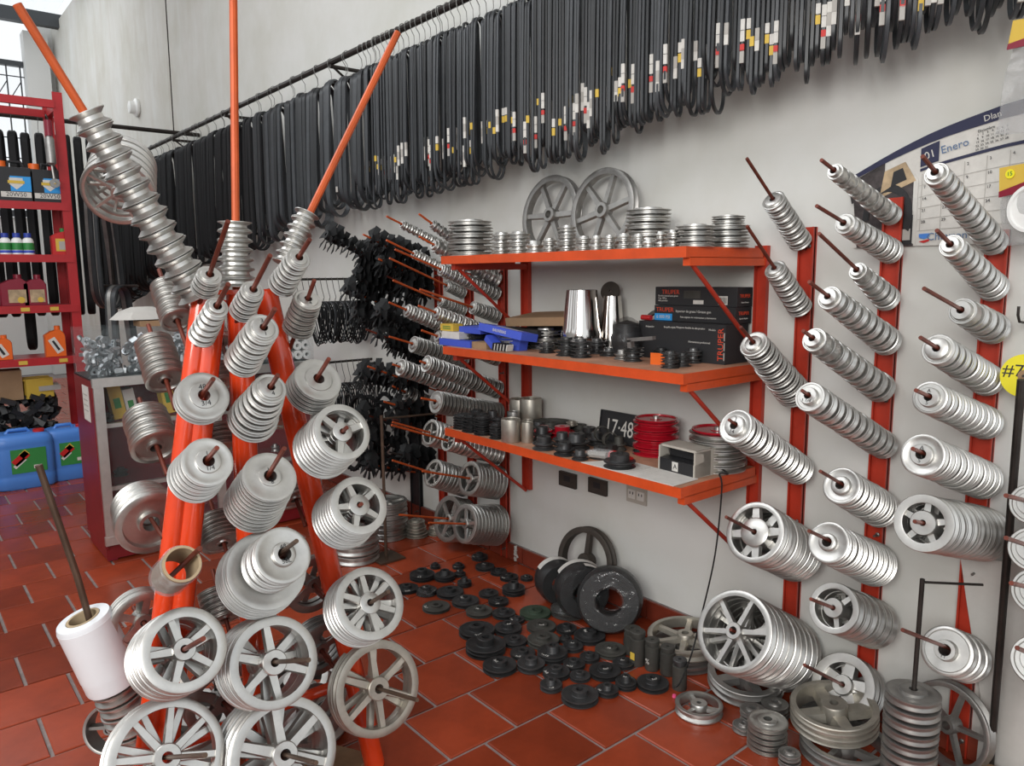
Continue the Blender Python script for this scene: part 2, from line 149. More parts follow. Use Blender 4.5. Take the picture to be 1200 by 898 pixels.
FLOORIRON = [(-3.326, -0.152, 0.0473, 0.0285, 2, 'iron'), (-3.193, -0.218, 0.0526, 0.0248, 2, 'iron'), (-3.088, -0.205, 0.0448, 0.0216, 1, 'iron'), (-2.993, -0.21, 0.0487, 0.024, 2, 'iron'), (-2.927, -0.144, 0.033, 0.018, 1, 'iron'),
 (-2.842, -0.304, 0.0591, 0.0458, 3, 'iron'), (-3.306, -0.552, 0.0666, 0.0401, 3, 'iron'), (-3.38, -0.419, 0.0285, 0.0221, 2, 'iron'), (-3.216, -0.468, 0.0553, 0.0399, 3, 'iron'), (-3.296, -0.322, 0.0344, 0.0221, 2, 'iron'),
 (-3.199, -0.382, 0.0312, 0.0242, 2, 'iron'), (-3.078, -0.44, 0.0368, 0.0364, 3, 'iron'), (-3.224, -0.699, 0.0598, 0.0231, 2, 'iron'), (-3.123, -0.644, 0.0507, 0.0305, 2, 'iron'), (-3.035, -0.561, 0.0693, 0.0278, 2, 'iron'),
 (-2.943, -0.708, 0.0665, 0.018, 1, 'iron_grey'), (-2.898, -0.565, 0.0674, 0.027, 2, 'iron'), (-2.901, -0.419, 0.0503, 0.0227, 2, 'iron'), (-2.795, -0.441, 0.0511, 0.0197, 1, 'iron'), (-2.766, -0.58, 0.0636, 0.0239, 2, 'iron_grey'),
 (-2.671, -0.507, 0.0551, 0.0261, 2, 'iron'), (-2.61, -0.714, 0.0805, 0.0338, 2, 'iron'), (-2.533, -0.594, 0.0617, 0.0338, 2, 'iron'), (-2.454, -0.783, 0.086, 0.0518, 3, 'iron'), (-2.324, -0.685, 0.0539, 0.0195, 2, 'iron'),
 (-2.457, -0.461, 0.067, 0.0202, 1, 'iron_grey'), (-2.58, -0.389, 0.0744, 0.0212, 1, 'iron_green'), (-2.58, -0.501, 0.0351, 0.0188, 1, 'iron'), (-2.297, -0.832, 0.0701, 0.0329, 2, 'iron'), (-2.488, -0.256, 0.087, 0.0405, 2, 'iron_grey'),
 (-2.361, -0.394, 0.0471, 0.0272, 2, 'iron'), (-2.242, -0.367, 0.0699, 0.031, 2, 'iron'), (-2.348, -0.547, 0.0706, 0.0269, 1, 'iron_grey'), (-2.296, -0.461, 0.0292, 0.018, 1, 'iron'), (-2.225, -0.486, 0.0449, 0.026, 2, 'iron'),
 (-2.427, -0.644, 0.054, 0.0217, 1, 'iron'), (-2.225, -0.605, 0.0646, 0.0462, 3, 'iron'), (-2.095, -0.389, 0.0668, 0.0233, 1, 'iron_grey'), (-2.114, -0.497, 0.0418, 0.0231, 2, 'iron'), (-2.115, -0.586, 0.0464, 0.0248, 2, 'iron'),
 (-1.989, -0.427, 0.0448, 0.0228, 2, 'iron'), (-2.22, -0.729, 0.0582, 0.0371, 2, 'iron'), (-2.112, -0.689, 0.0554, 0.0283, 2, 'iron'), (-1.988, -0.537, 0.0637, 0.0262, 1, 'iron'), (-2.032, -0.634, 0.0416, 0.022, 2, 'iron'),
 (-2.052, -0.772, 0.0438, 0.0312, 2, 'iron'), (-1.871, -0.542, 0.0423, 0.0372, 3, 'iron'), (-1.924, -0.742, 0.0711, 0.0342, 2, 'iron'), (-1.886, -0.631, 0.0432, 0.0289, 2, 'iron'), (-1.804, -0.462, 0.0618, 0.0313, 2, 'iron'),
 (-2.092, -0.254, 0.04, 0.018, 1, 'iron')]
CANS = [(-1.96, -0.372, 0.0318, 0.1441), (-1.894, -0.359, 0.0296, 0.1279), (-1.828, -0.343, 0.0292, 0.1192), (-1.728, -0.394, 0.0282, 0.1218), (-2.036, -0.317, 0.0363, 0.1112)]
FLATW = {'a': (-1.873, -0.187, 0.1613), 'b': (-1.536, -0.27, 0.136), 'c': (-1.579, -0.471, 0.0862), 'd': (-1.173, -0.285, 0.1416), 'e': (-1.129, -0.412, 0.1396)}
FSTACK = [(-1.306, -0.463, 0.0668, 5, 0.1), (-1.402, -0.397, 0.0455, 3, 0.07), (-1.407, -0.443, 0.0391, 1, 0.03), (-1.383, -0.285, 0.0496, 2, 0.06), (-1.325, -0.183, 0.053, 2, 0.06), (-1.201, -0.496, 0.0363, 2, 0.05)]
BACKST = [((-4.01, -0.344, 0.0), 0.1219, 7, 0.233), ((-3.79, -0.681, 0.0), 0.1316, 4, 0.214), ((-3.895, -0.212, 0.0), 0.0741, 3, 0.106), ((-3.844, -0.106, 0.0), 0.0532, 2, 0.053)]
VSTACK = {'p': (-0.901, -0.328, 0.0), 'r': 0.0798, 'top': 0.337, 'rod': 0.688}
LEANW = ((-0.891, -0.13, 0.184), 0.1381)
IRONW = ((-2.532, -0.08, 0.235), 0.1675)
ROLLS = [((-2.577, -0.255, 0.12), 0.1071), ((-2.402, -0.25, 0.12), 0.1391), ((-2.258, -0.156, 0.12), 0.1646)]
MISC = {'outlet': (-2.295, 0.0, 0.574),
 'boxa': (-2.754, 0.0, 0.554),
 'boxb': (-2.542, 0.0, 0.563),
 'bump': (-10.198, 0.0, 3.625),
 'cable0': (-1.731, -0.23, 0.836),
 'spigot': (-4.7, -0.53, 1.572),
 'ringA': (-4.7, -0.41, 1.229),
 'ringB': (-4.7, -0.077, 1.152),
 'rodL': (-4.4, -0.141, 0.68),
 'rodLb': (-4.4, -0.291, -0.668),
 'tagc': (-0.761, -0.12, 1.301),
 'hook': (-0.75, -0.2, 1.515),
 'lean0': (-0.748, -0.1, 0.056),
 'lean1': (-0.708, -0.25, 1.265),
 'bagA': (-0.74, -0.35, 2.088),
 'bagB': (-0.778, -0.2, 1.836),
 'sheetTL': (-0.904, -0.06, 0.681),
 'sheetBL': (-0.796, -0.06, 0.013),
 'cal0': (-1.152, 0.0, 1.683),
 'cal1': (-1.339, 0.0, 1.922),
 'cal2': (-0.88, 0.0, 2.089),
 'cal3': (-1.102, 0.0, 1.968)}
CALTOP = [(-1.334, 1.921), (-1.248, 1.963), (-1.167, 2.0), (-1.064, 2.039), (-0.968, 2.065), (-0.877, 2.087), (-0.833, 2.094)]
CARTONS = [('T1', -2.117, -1.715, -0.109, 0.11, 1.468, 1.547), ('T2', -2.114, -1.715, -0.117, 0.12, 1.403, 1.468), ('T3', -2.151, -1.72, -0.157, 0.16, 1.221, 1.407), ('T4', -1.798, -1.715, 0.021, 0.1, 1.239, 1.42)]
BLUES = [('lowblue1', -3.229, -3.072, -0.46, 0.12, 1.244, 1.288), ('lowblue2', -3.072, -2.966, -0.46, 0.1, 1.25, 1.288), ('brown', -2.98, -2.851, -0.45, 0.1, 1.243, 1.285), ('white', -3.219, -3.07, -0.45, 0.1, 1.292, 1.331),
 ('yellow', -3.247, -3.134, -0.44, 0.06, 1.329, 1.373), ('longblack', -3.332, -2.655, -0.3, 0.12, 1.322, 1.363), ('blue1', -3.111, -2.935, -0.42, 0.16, 1.33, 1.369), ('bluebig', -2.943, -2.624, -0.42, 0.14, 1.301, 1.359),
 ('bluetilt', -2.911, -2.799, -0.455, 0.05, 1.256, 1.322)]
CARDLID = (-2.936, -0.22, 1.413, -2.499, -0.22, 1.443)
WRAPBALL = (-2.193, -0.2, 1.404)
REDITEMS = [('jug', -7.12, -1.729, 2.236, 0.252, 0.318), ('jug', -7.12, -1.503, 2.255, 0.258, 0.312), ('jug', -7.12, -1.961, 2.216, 0.245, 0.31), ('bot', -7.12, -1.831, 1.823, 0.079, 0.165), ('bot', -7.12, -1.753, 1.824, 0.08, 0.167),
 ('bot', -7.12, -1.678, 1.832, 0.081, 0.168), ('redjug', -7.12, -1.454, 1.835, 0.131, 0.22), ('wine', -7.12, -1.804, 1.421, 0.194, 0.254), ('wine', -7.12, -1.666, 1.424, 0.163, 0.251), ('oil', -7.12, -1.93, 1.0, 0.147, 0.2),
 ('oil', -7.12, -1.557, 1.013, 0.146, 0.257)]
BLUEJUGS = [(-6.924, -1.885, 0.0, 0.402, 0.442), (-6.974, -1.568, 0.0, 0.334, 0.432), (-7.072, -2.194, 0.0, 0.37, 0.436)]
GUN = ((-7.0, -1.487, 2.819), (-7.0, -1.497, 2.343))
BILL = ((-1.886, -0.36, 0.873), (-1.699, -0.36, 0.855), (-1.888, -0.36, 0.958))
CORD = [(-1.656, -0.33, 0.871), (-1.636, -0.31, 0.859), (-1.626, -0.3, 0.797), (-1.648, -0.3, 0.543), (-1.717, -0.28, 0.267), (-1.731, -0.32, 0.111), (-1.611, -0.543, 0.13), (-1.603, -0.587, 0.13)]
GREYROLLS = [(-4.7, -0.62, 1.175), (-4.567, -0.62, 1.205), (-4.442, -0.62, 1.218), (-4.333, -0.62, 1.224), (-4.641, -0.62, 1.124), (-4.51, -0.62, 1.155), (-4.387, -0.62, 1.163), (-4.28, -0.62, 1.181), (-4.713, -0.62, 1.069), (-4.58, -0.62, 1.09), (-4.454, -0.62, 1.105),
 (-4.321, -0.62, 1.121)]
VROD = ((-3.684, -0.55, 0.83), (-3.952, -0.55, -0.323), (-3.85, -0.55, 0.797), (-3.808, -0.05, 0.628))
TAGP = (-0.758, -0.12, 1.296)

# ------------------------------------------------------------------ materials
def mat(name, color, rough=0.5, metal=0.0, noise=0.0, nscale=8.0, rand=0.0, bump=0.0, bscale=60.0, alpha=1.0, spec=0.5, coat=0.0, stretch=None, trans=0.0, ior=1.45):
    m = bpy.data.materials.new(name)
    m.use_nodes = True
    nt = m.node_tree
    b = nt.nodes['Principled BSDF']
    L = nt.links.new
    b.inputs['Base Color'].default_value = (*color, 1)
    b.inputs['Roughness'].default_value = rough
    b.inputs['Metallic'].default_value = metal
    b.inputs['Specular IOR Level'].default_value = spec
    b.inputs['Coat Weight'].default_value = coat
    b.inputs['Alpha'].default_value = alpha
    b.inputs['Transmission Weight'].default_value = trans
    b.inputs['IOR'].default_value = ior
    src = None
    if noise or bump:
        tc = nt.nodes.new('ShaderNodeTexCoord')
        mp = nt.nodes.new('ShaderNodeMapping')
        L(tc.outputs['Object'], mp.inputs[0])
        if stretch:
            mp.inputs['Scale'].default_value = stretch
    if noise:
        n = nt.nodes.new('ShaderNodeTexNoise')
        n.inputs['Scale'].default_value = nscale
        n.inputs['Detail'].default_value = 6
        n.inputs['Roughness'].default_value = 0.65
        L(mp.outputs[0], n.inputs[0])
        r = nt.nodes.new('ShaderNodeValToRGB')
        r.color_ramp.elements[0].position = 0.3
        r.color_ramp.elements[1].position = 0.7
        r.color_ramp.elements[0].color = (*[c * (1 - noise) for c in color], 1)
        r.color_ramp.elements[1].color = (*[min(1, c * (1 + noise * 0.6)) for c in color], 1)
        L(n.outputs[0], r.inputs[0])
        src = r.outputs[0]
    if rand:
        oi = nt.nodes.new('ShaderNodeObjectInfo')
        mr = nt.nodes.new('ShaderNodeMapRange')
        mr.inputs[3].default_value = 1 - rand
        mr.inputs[4].default_value = 1 + rand
        L(oi.outputs['Random'], mr.inputs[0])
        mx = nt.nodes.new('ShaderNodeVectorMath')
        mx.operation = 'SCALE'
        if src:
            L(src, mx.inputs[0])
        else:
            mx.inputs[0].default_value = color
        L(mr.outputs[0], mx.inputs['Scale'])
        src = mx.outputs[0]
    if src:
        L(src, b.inputs['Base Color'])
    if bump:
        n2 = nt.nodes.new('ShaderNodeTexNoise')
        n2.inputs['Scale'].default_value = bscale
        n2.inputs['Detail'].default_value = 4
        L(mp.outputs[0], n2.inputs[0])
        bp = nt.nodes.new('ShaderNodeBump')
        bp.inputs['Strength'].default_value = bump
        bp.inputs['Distance'].default_value = 0.004
        L(n2.outputs[0], bp.inputs['Height'])
        L(bp.outputs[0], b.inputs['Normal'])
    return m


M = dict(
    alu=mat('cast_aluminium', (0.58, 0.57, 0.545), 0.36, 0.95, noise=0.12, nscale=22, rand=0.07),
    alu_dull=mat('dull_aluminium', (0.52, 0.51, 0.485), 0.36, 0.95, noise=0.18, nscale=20, rand=0.08),
    alu_old=mat('dusty_aluminium', (0.5, 0.47, 0.41), 0.45, 0.85, noise=0.22, nscale=16, rand=0.08),
    alu_grey=mat('grey_cast_metal', (0.34, 0.33, 0.315), 0.42, 0.85, noise=0.2, nscale=18, rand=0.1),
    iron=mat('black_iron', (0.055, 0.055, 0.056), 0.4, 0.5, noise=0.3, nscale=14, rand=0.2, bump=0.1),
    iron_grey=mat('greyish_iron', (0.07, 0.068, 0.06), 0.6, 0.3, noise=0.35, nscale=12, rand=0.1, bump=0.12),
    iron_brown=mat('brown_iron', (0.06, 0.05, 0.042), 0.6, 0.3, noise=0.3, nscale=12),
    iron_green=mat('green_iron', (0.05, 0.075, 0.05), 0.6, 0.3, noise=0.3, nscale=12),
    orange=mat('orange_red_enamel', (0.78, 0.06, 0.012), 0.25, 0.0, noise=0.1, nscale=5, coat=1.0),
    shelfred=mat('shelf_orange_paint', (0.62, 0.075, 0.015), 0.4, 0.0, noise=0.2, nscale=6),
    postred=mat('dark_red_paint', (0.42, 0.035, 0.016), 0.38, 0.0, noise=0.3, nscale=5),
    boardtop=mat('shelf_board_dust', (0.47, 0.25, 0.16), 0.6, 0.0, noise=0.35, nscale=7),
    cabred=mat('dark_red_cabinet_paint', (0.2, 0.012, 0.016), 0.35, 0.0, noise=0.2, nscale=5),
    sprocket=mat('dark_machined_steel', (0.11, 0.11, 0.11), 0.35, 0.7, noise=0.3, nscale=16, rand=0.3),
    rackred=mat('crimson_paint', (0.42, 0.02, 0.025), 0.4, 0.0, noise=0.15, nscale=5),
    rod=mat('rod_red_brown', (0.16, 0.035, 0.02), 0.45, 0.3, noise=0.5, nscale=9),
    rodorange=mat('rod_orange', (0.5, 0.085, 0.018), 0.35, 0.15, noise=0.3, nscale=6),
    roddark=mat('rod_dark_steel', (0.045, 0.038, 0.034), 0.5, 0.6, noise=0.4, nscale=10),
    rodbrown=mat('rod_brown_steel', (0.13, 0.085, 0.06), 0.5, 0.6, noise=0.35, nscale=10),
    wire=mat('galvanised_wire', (0.2, 0.2, 0.19), 0.45, 0.8),
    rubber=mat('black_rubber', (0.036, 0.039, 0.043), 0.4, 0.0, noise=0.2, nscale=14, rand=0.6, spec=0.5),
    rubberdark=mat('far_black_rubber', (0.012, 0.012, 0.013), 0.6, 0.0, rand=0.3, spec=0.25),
    white=mat('white_paper', (0.62, 0.6, 0.56), 0.7, noise=0.1, nscale=30),
    yellow=mat('yellow_paper', (0.62, 0.42, 0.06), 0.6),
    redpaper=mat('red_paper', (0.55, 0.035, 0.03), 0.6),
    greypaper=mat('grey_label', (0.4, 0.38, 0.35), 0.7),
    ink=mat('black_ink', (0.02, 0.02, 0.022), 0.6),
    navy=mat('navy_print', (0.02, 0.022, 0.06), 0.5),
    bluetext=mat('slate_blue_print', (0.1, 0.17, 0.3), 0.5),
    blue=mat('blue_carton', (0.05, 0.09, 0.5), 0.5, rand=0.1),
    bluejug=mat('blue_plastic', (0.07, 0.22, 0.62), 0.35, spec=0.5),
    skyblue=mat('sky_blue_print', (0.03, 0.3, 0.7), 0.5),
    green=mat('green_label', (0.03, 0.22, 0.05), 0.5),
    red=mat('red_plastic', (0.5, 0.02, 0.02), 0.35),
    wine=mat('wine_red_plastic', (0.22, 0.012, 0.03), 0.3),
    redgloss=mat('glossy_red_enamel', (0.4, 0.008, 0.02), 0.22, 0.1, coat=0.5),
    orangeplastic=mat('orange_plastic', (0.75, 0.13, 0.015), 0.4),
    blackplastic=mat('black_plastic', (0.02, 0.02, 0.022), 0.4),
    blackcarton=mat('black_carton', (0.022, 0.022, 0.024), 0.55),
    truper=mat('red_orange_print', (0.62, 0.07, 0.03), 0.5),
    card=mat('brown_cardboard', (0.32, 0.2, 0.11), 0.8, noise=0.15, nscale=6),
    tube=mat('cardboard_core', (0.42, 0.32, 0.2), 0.8, noise=0.15, nscale=10),
    chrome=mat('polished_steel', (0.72, 0.69, 0.66), 0.12, 1.0),
    frame=mat('worn_aluminium_frame', (0.6, 0.59, 0.56), 0.35, 0.85, noise=0.15, nscale=9),
    beige=mat('beige_plastic', (0.42, 0.39, 0.34), 0.5),
    plastic=mat('white_plastic', (0.8, 0.8, 0.78), 0.4),
    bluecap=mat('blue_cap', (0.03, 0.06, 0.35), 0.4),
    wood=mat('rough_wood', (0.25, 0.15, 0.08), 0.8, noise=0.3, nscale=10),
    tyre=mat('dark_wrapped_rubber', (0.018, 0.018, 0.019), 0.45),
    fan=mat('black_fan_plastic', (0.009, 0.0095, 0.01), 0.5, rand=0.2, spec=0.3),
    yellowtag=mat('yellow_card', (0.8, 0.7, 0.02), 0.6),
    skin=mat('grey_sheet', (0.5, 0.48, 0.45), 0.6, noise=0.15, nscale=4),
    cable=mat('black_cable', (0.012, 0.012, 0.012), 0.5),
    pink=mat('pink_cap', (0.8, 0.1, 0.25), 0.4),
    photo=mat('dark_photo_print', (0.06, 0.05, 0.05), 0.4, noise=0.9, nscale=22),
    photowarm=mat('warm_photo_print', (0.45, 0.33, 0.2), 0.5, noise=0.5, nscale=14),
    parts=mat('zinc_hardware', (0.5, 0.53, 0.55), 0.4, 0.7, rand=0.25),
    concrete=mat('wall_stain', (0.5, 0.48, 0.45), 0.8),
    whiteframe=mat('pale_column_paint', (0.62, 0.62, 0.6), 0.7),
    beam=mat('dark_steel_beam', (0.06, 0.065, 0.07), 0.5, 0.3),
    roofsheet=mat('white_roof_sheet', (0.85, 0.87, 0.88), 0.6),
)


def film(name, color, mixin, rough):
    """clear or milky plastic: part see-through, part glossy and scattering"""
    m = bpy.data.materials.new(name)
    m.use_nodes = True
    nt = m.node_tree
    b = nt.nodes['Principled BSDF']
    b.inputs['Base Color'].default_value = (*color, 1)
    b.inputs['Roughness'].default_value = rough
    b.inputs['Specular IOR Level'].default_value = 0.8
    tc = nt.nodes.new('ShaderNodeTexCoord')
    n = nt.nodes.new('ShaderNodeTexNoise')
    n.inputs['Scale'].default_value = 11
    n.inputs['Detail'].default_value = 2
    n.inputs['Distortion'].default_value = 3.0
    nt.links.new(tc.outputs['Object'], n.inputs[0])
    bp = nt.nodes.new('ShaderNodeBump')
    bp.inputs['Strength'].default_value = 0.7
    bp.inputs['Distance'].default_value = 0.008
    nt.links.new(n.outputs[0], bp.inputs['Height'])
    nt.links.new(bp.outputs[0], b.inputs['Normal'])
    t = nt.nodes.new('ShaderNodeBsdfTransparent')
    x = nt.nodes.new('ShaderNodeMixShader')
    x.inputs[0].default_value = mixin
    nt.links.new(t.outputs[0], x.inputs[1])
    nt.links.new(b.outputs[0], x.inputs[2])
    nt.links.new(x.outputs[0], nt.nodes['Material Output'].inputs[0])
    return m


M['film'] = film('clear_plastic_wrap', (0.06, 0.06, 0.06), 0.3, 0.1)
M['bag'] = film('clear_plastic_bag', (0.45, 0.45, 0.45), 0.33, 0.08)
M['milk'] = mat('stretch_film_roll', (0.78, 0.8, 0.83), 0.3, noise=0.05, nscale=4, spec=0.6)
M['glass'] = film('cabinet_glass', (0.25, 0.3, 0.31), 0.06, 0.04)
M['haze'] = film('window_glass', (0.9, 0.95, 1.0), 0.04, 0.1)


def wall_paint():
    m = bpy.data.materials.new('old_white_paint')
    m.use_nodes = True
    nt = m.node_tree
    L = nt.links.new
    b = nt.nodes['Principled BSDF']
    b.inputs['Roughness'].default_value = 0.75
    b.inputs['Specular IOR Level'].default_value = 0.25
    tc = nt.nodes.new('ShaderNodeTexCoord')
    n = nt.nodes.new('ShaderNodeTexNoise')
    n.inputs['Scale'].default_value = 1.3
    n.inputs['Detail'].default_value = 8
    n.inputs['Roughness'].default_value = 0.6
    L(tc.outputs['Object'], n.inputs[0])
    r = nt.nodes.new('ShaderNodeValToRGB')
    r.color_ramp.elements[0].position = 0.25
    r.color_ramp.elements[0].color = (0.56, 0.555, 0.5, 1)
    r.color_ramp.elements[1].position = 0.6
    r.color_ramp.elements[1].color = (0.66, 0.66, 0.635, 1)
    L(n.outputs[0], r.inputs[0])
    # rain streaks running down the far high part
    mp = nt.nodes.new('ShaderNodeMapping')
    mp.inputs['Scale'].default_value = (1.3, 1.3, 0.35)
    L(tc.outputs['Object'], mp.inputs[0])
    n2 = nt.nodes.new('ShaderNodeTexNoise')
    n2.inputs['Scale'].default_value = 2.2
    n2.inputs['Detail'].default_value = 10
    n2.inputs['Roughness'].default_value = 0.7
    n2.inputs['Distortion'].default_value = 0.8
    L(mp.outputs[0], n2.inputs[0])
    r2 = nt.nodes.new('ShaderNodeValToRGB')
    r2.color_ramp.elements[0].position = 0.3
    r2.color_ramp.elements[0].color = (0.86, 0.82, 0.775, 1)
    r2.color_ramp.elements[1].position = 0.68
    r2.color_ramp.elements[1].color = (1, 1, 1, 1)
    L(n2.outputs[0], r2.inputs[0])
    sx = nt.nodes.new('ShaderNodeSeparateXYZ')
    L(tc.outputs['Object'], sx.inputs[0])
    mr = nt.nodes.new('ShaderNodeMapRange')
    mr.inputs[1].default_value = -5.5
    mr.inputs[2].default_value = -9.0
    L(sx.outputs[0], mr.inputs[0])
    mx = nt.nodes.new('ShaderNodeMix')
    mx.data_type = 'RGBA'
    mx.blend_type = 'MULTIPLY'
    L(mr.outputs[0], mx.inputs[0])
    L(r.outputs[0], mx.inputs[6])
    L(r2.outputs[0], mx.inputs[7])
    L(mx.outputs[2], b.inputs['Base Color'])
    n3 = nt.nodes.new('ShaderNodeTexNoise')
    n3.inputs['Scale'].default_value = 14
    n3.inputs['Detail'].default_value = 5
    L(tc.outputs['Object'], n3.inputs[0])
    bp = nt.nodes.new('ShaderNodeBump')
    bp.inputs['Strength'].default_value = 0.06
    bp.inputs['Distance'].default_value = 0.01
    L(n3.outputs[0], bp.inputs['Height'])
    L(bp.outputs[0], b.inputs['Normal'])
    return m


M['wall'] = wall_paint()
M['tile'] = mat('red_clay_tile', (0.26, 0.041, 0.015), 0.27, noise=0.3, nscale=3.2, rand=0.3, bump=0.05, bscale=30, spec=0.5)
M['grout'] = mat('grey_grout', (0.26, 0.225, 0.215), 0.85, noise=0.3, nscale=20)
M['skirt'] = mat('clay_skirting', (0.2, 0.035, 0.018), 0.45, noise=0.3, nscale=6, rand=0.15)


# ------------------------------------------------------------------ mesh helpers
class MB:
    def __init__(s):
        s.v, s.f = [], []

    def add(s, vs, fs):
        k = len(s.v)
        s.v += [tuple(p) for p in vs]
        s.f += [tuple(i + k for i in f) for f in fs]
        return s

    def box(s, c, d, rot=None, taper=1.0):
        x, y, z = d[0] / 2, d[1] / 2, d[2] / 2
        t = taper
        vs = [Vector(p) for p in ((-x, -y, -z), (x, -y, -z), (x, y, -z), (-x, y, -z), (-x * t, -y * t, z), (x * t, -y * t, z), (x * t, y * t, z), (-x * t, y * t, z))]
        if rot is not None:
            vs = [rot @ p for p in vs]
        c = Vector(c)
        return s.add([p + c for p in vs], [(3, 2, 1, 0), (4, 5, 6, 7), (0, 1, 5, 4), (1, 2, 6, 5), (2, 3, 7, 6), (3, 0, 4, 7)])

    def lathe(s, prof, seg=24, mtx=None, closed=True):
        n = len(prof)
        vs = []
        for i in range(seg):
            a = 2 * PI * i / seg
            c, q = math.cos(a), math.sin(a)
            for r, z in prof:
                p = Vector((r * c, r * q, z))
                vs.append(mtx @ p if mtx else p)
        fs = []
        m = n if closed else n - 1
        for i in range(seg):
            j = (i + 1) % seg
            for k in range(m):
                l = (k + 1) % n
                fs.append((i * n + k, j * n + k, j * n + l, i * n + l))
        return s.add(vs, fs)

    def tube(s, pts, r, seg=8, cap=True, rs=None, loop=False):
        pts = [Vector(p) for p in pts]
        n = len(pts)
        vs = []
        up = None
        for i, p in enumerate(pts):
            if loop:
                t = (pts[(i + 1) % n] - pts[i - 1]).normalized()
            else:
                t = (pts[min(i + 1, n - 1)] - pts[max(i - 1, 0)]).normalized()
            if up is None:
                up = t.orthogonal().normalized()
            else:
                up = (up - t * up.dot(t)).normalized()
            w = t.cross(up)
            rr = rs[i] if rs else r
            for k in range(seg):
                a = 2 * PI * k / seg
                vs.append(p + (up * math.cos(a) + w * math.sin(a)) * rr)
        fs = []
        for i in range(n if loop else n - 1):
            j = (i + 1) % n
            for k in range(seg):
                l = (k + 1) % seg
                fs.append((i * seg + k, i * seg + l, j * seg + l, j * seg + k))
        if cap and not loop:
            fs.append(tuple(range(seg - 1, -1, -1)))
            fs.append(tuple((n - 1) * seg + k for k in range(seg)))
        return s.add(vs, fs)

    def mesh(s, name, m=None, smooth=35):
        me = bpy.data.meshes.new(name)
        me.from_pydata(s.v, [], s.f)
        if smooth:
            me.shade_smooth()
            me.set_sharp_from_angle(angle=math.radians(smooth))
        if m is not None:
            me.materials.append(M[m] if isinstance(m, str) else m)
        me.update()
        return me


def ob(name, me, parent=None, loc=None, mtx=None):
    o = bpy.data.objects.new(name, me)
    COL.objects.link(o)
    if parent is not None:
        o.parent = parent
    if mtx is not None:
        o.matrix_basis = mtx
    elif loc is not None:
        o.location = loc
    return o


def tag(o, label, cat, group=None):
    o['label'] = label
    o['category'] = cat
    if group:
        o['group'] = group
    return o


def thing(name, label, cat, loc=(0, 0, 0), mtx=None, group=None):
    return tag(ob(name, None, None, loc, mtx), label, cat, group)


def struct(name, me, **k):
    o = ob(name, me, **k)
    o['kind'] = 'structure'
    return o


def part(name, mb, m, parent, smooth=35, loc=None, mtx=None):
    return ob(name, mb.mesh(name, m, smooth) if isinstance(mb, MB) else mb, parent, loc, mtx)


def axis_mtx(p, d, spin=0.0):
    q = Vector(d).to_track_quat('Z', 'Y')
    return Matrix.Translation(Vector(p)) @ q.to_matrix().to_4x4() @ Matrix.Rotation(spin, 4, 'Z')


def text(body, size, m, parent, mtx, name='lettering', align='CENTER', ext=0.0004):
    c = bpy.data.curves.new('lettering', 'FONT')
    c.body = body
    c.size = size
    c.align_x = align
    c.align_y = 'CENTER'
    c.extrude = ext
    c.resolution_u = 2
    tmp = bpy.data.objects.new('lettering', c)
    me = bpy.data.meshes.new_from_object(tmp)
    bpy.data.objects.remove(tmp)
    me.materials.clear()
    me.materials.append(M[m])
    return ob(name, me, parent, mtx=mtx)


ONES = 'zeroth first second third fourth fifth sixth seventh eighth ninth tenth eleventh twelfth thirteenth fourteenth fifteenth sixteenth seventeenth eighteenth nineteenth'.split()
TENS = {2: ('twentieth', 'twenty'), 3: ('thirtieth', 'thirty'), 4: ('fortieth', 'forty'), 5: ('fiftieth', 'fifty'), 6: ('sixtieth', 'sixty'), 7: ('seventieth', 'seventy'), 8: ('eightieth', 'eighty'), 9: ('ninetieth', 'ninety'), 10: ('hundredth', 'hundred')}


def nth(n):
    if n < 20:
        return ONES[n]
    t, u = divmod(n, 10)
    return TENS[t][0] if u == 0 else TENS[t][1] + '-' + ONES[u]


# ------------------------------------------------------------------ pulleys
CACHE = {}


def vee_mesh(R, t, m, hub=0.55, hubh=0.3, bore=0.2, seg=None, grooves=1, deep=0.2, sharp=False):
    """solid V-pulley, axis local Z, z = 0 .. t, boss on top"""
    key = ('v', round(R, 4), round(t, 4), m, hub, hubh, bore, grooves, deep, sharp)
    if key in CACHE:
        return CACHE[key]
    seg = seg or (20 if R < 0.03 else 28 if R < 0.06 else 36)
    h = t * (1 - hubh)
    b = R * bore
    rh = R * hub
    gd = min(R * deep, h / grooves * 0.75)
    if hubh > 0.02 and R > 0.02:
        p = [(b, 0), (max(R * 0.34, b * 1.15), 0), (max(R * 0.37, b * 1.2), h * 0.42), (R * 0.76, h * 0.42), (R * 0.80, 0), (R * 0.96, 0), (R, h * 0.05)]
    else:
        p = [(b, 0), (R * 0.96, 0), (R, h * 0.05)]
    for g in range(grooves):
        z0, z1 = h * g / grooves, h * (g + 1) / grooves
        w = z1 - z0
        if g:
            p.append((R, z0 + w * 0.1))
        else:
            p.append((R, z0 + w * 0.17))
        p += [(R - gd, z0 + w * 0.42), (R - gd, z0 + w * 0.58), (R, z0 + w * (0.83 if g == grooves - 1 else 0.9))]
    if sharp:
        p = [(b, 0), (R * 0.97, 0), (R, h * 0.03), (R, h * 0.07), (R * 0.72, h * 0.36), (R * 0.70, h * 0.64), (R, h * 0.93), (R, h * 0.97)]
    p += [(R, h * 0.95 if not sharp else h * 0.99), (R * 0.96, h), (R * 0.86, h), (R * 0.82, h * 0.94), (rh * 1.05, h * 0.94)]
    if hubh > 0.02:
        p += [(rh, h), (rh * 0.98, t * 0.97), (rh * 0.93, t), (b, t)]
    else:
        p += [(b, h * 0.94)]
    me = MB().lathe(p, seg).mesh('solid_pulley', m, 40)
    CACHE[key] = me
    return me


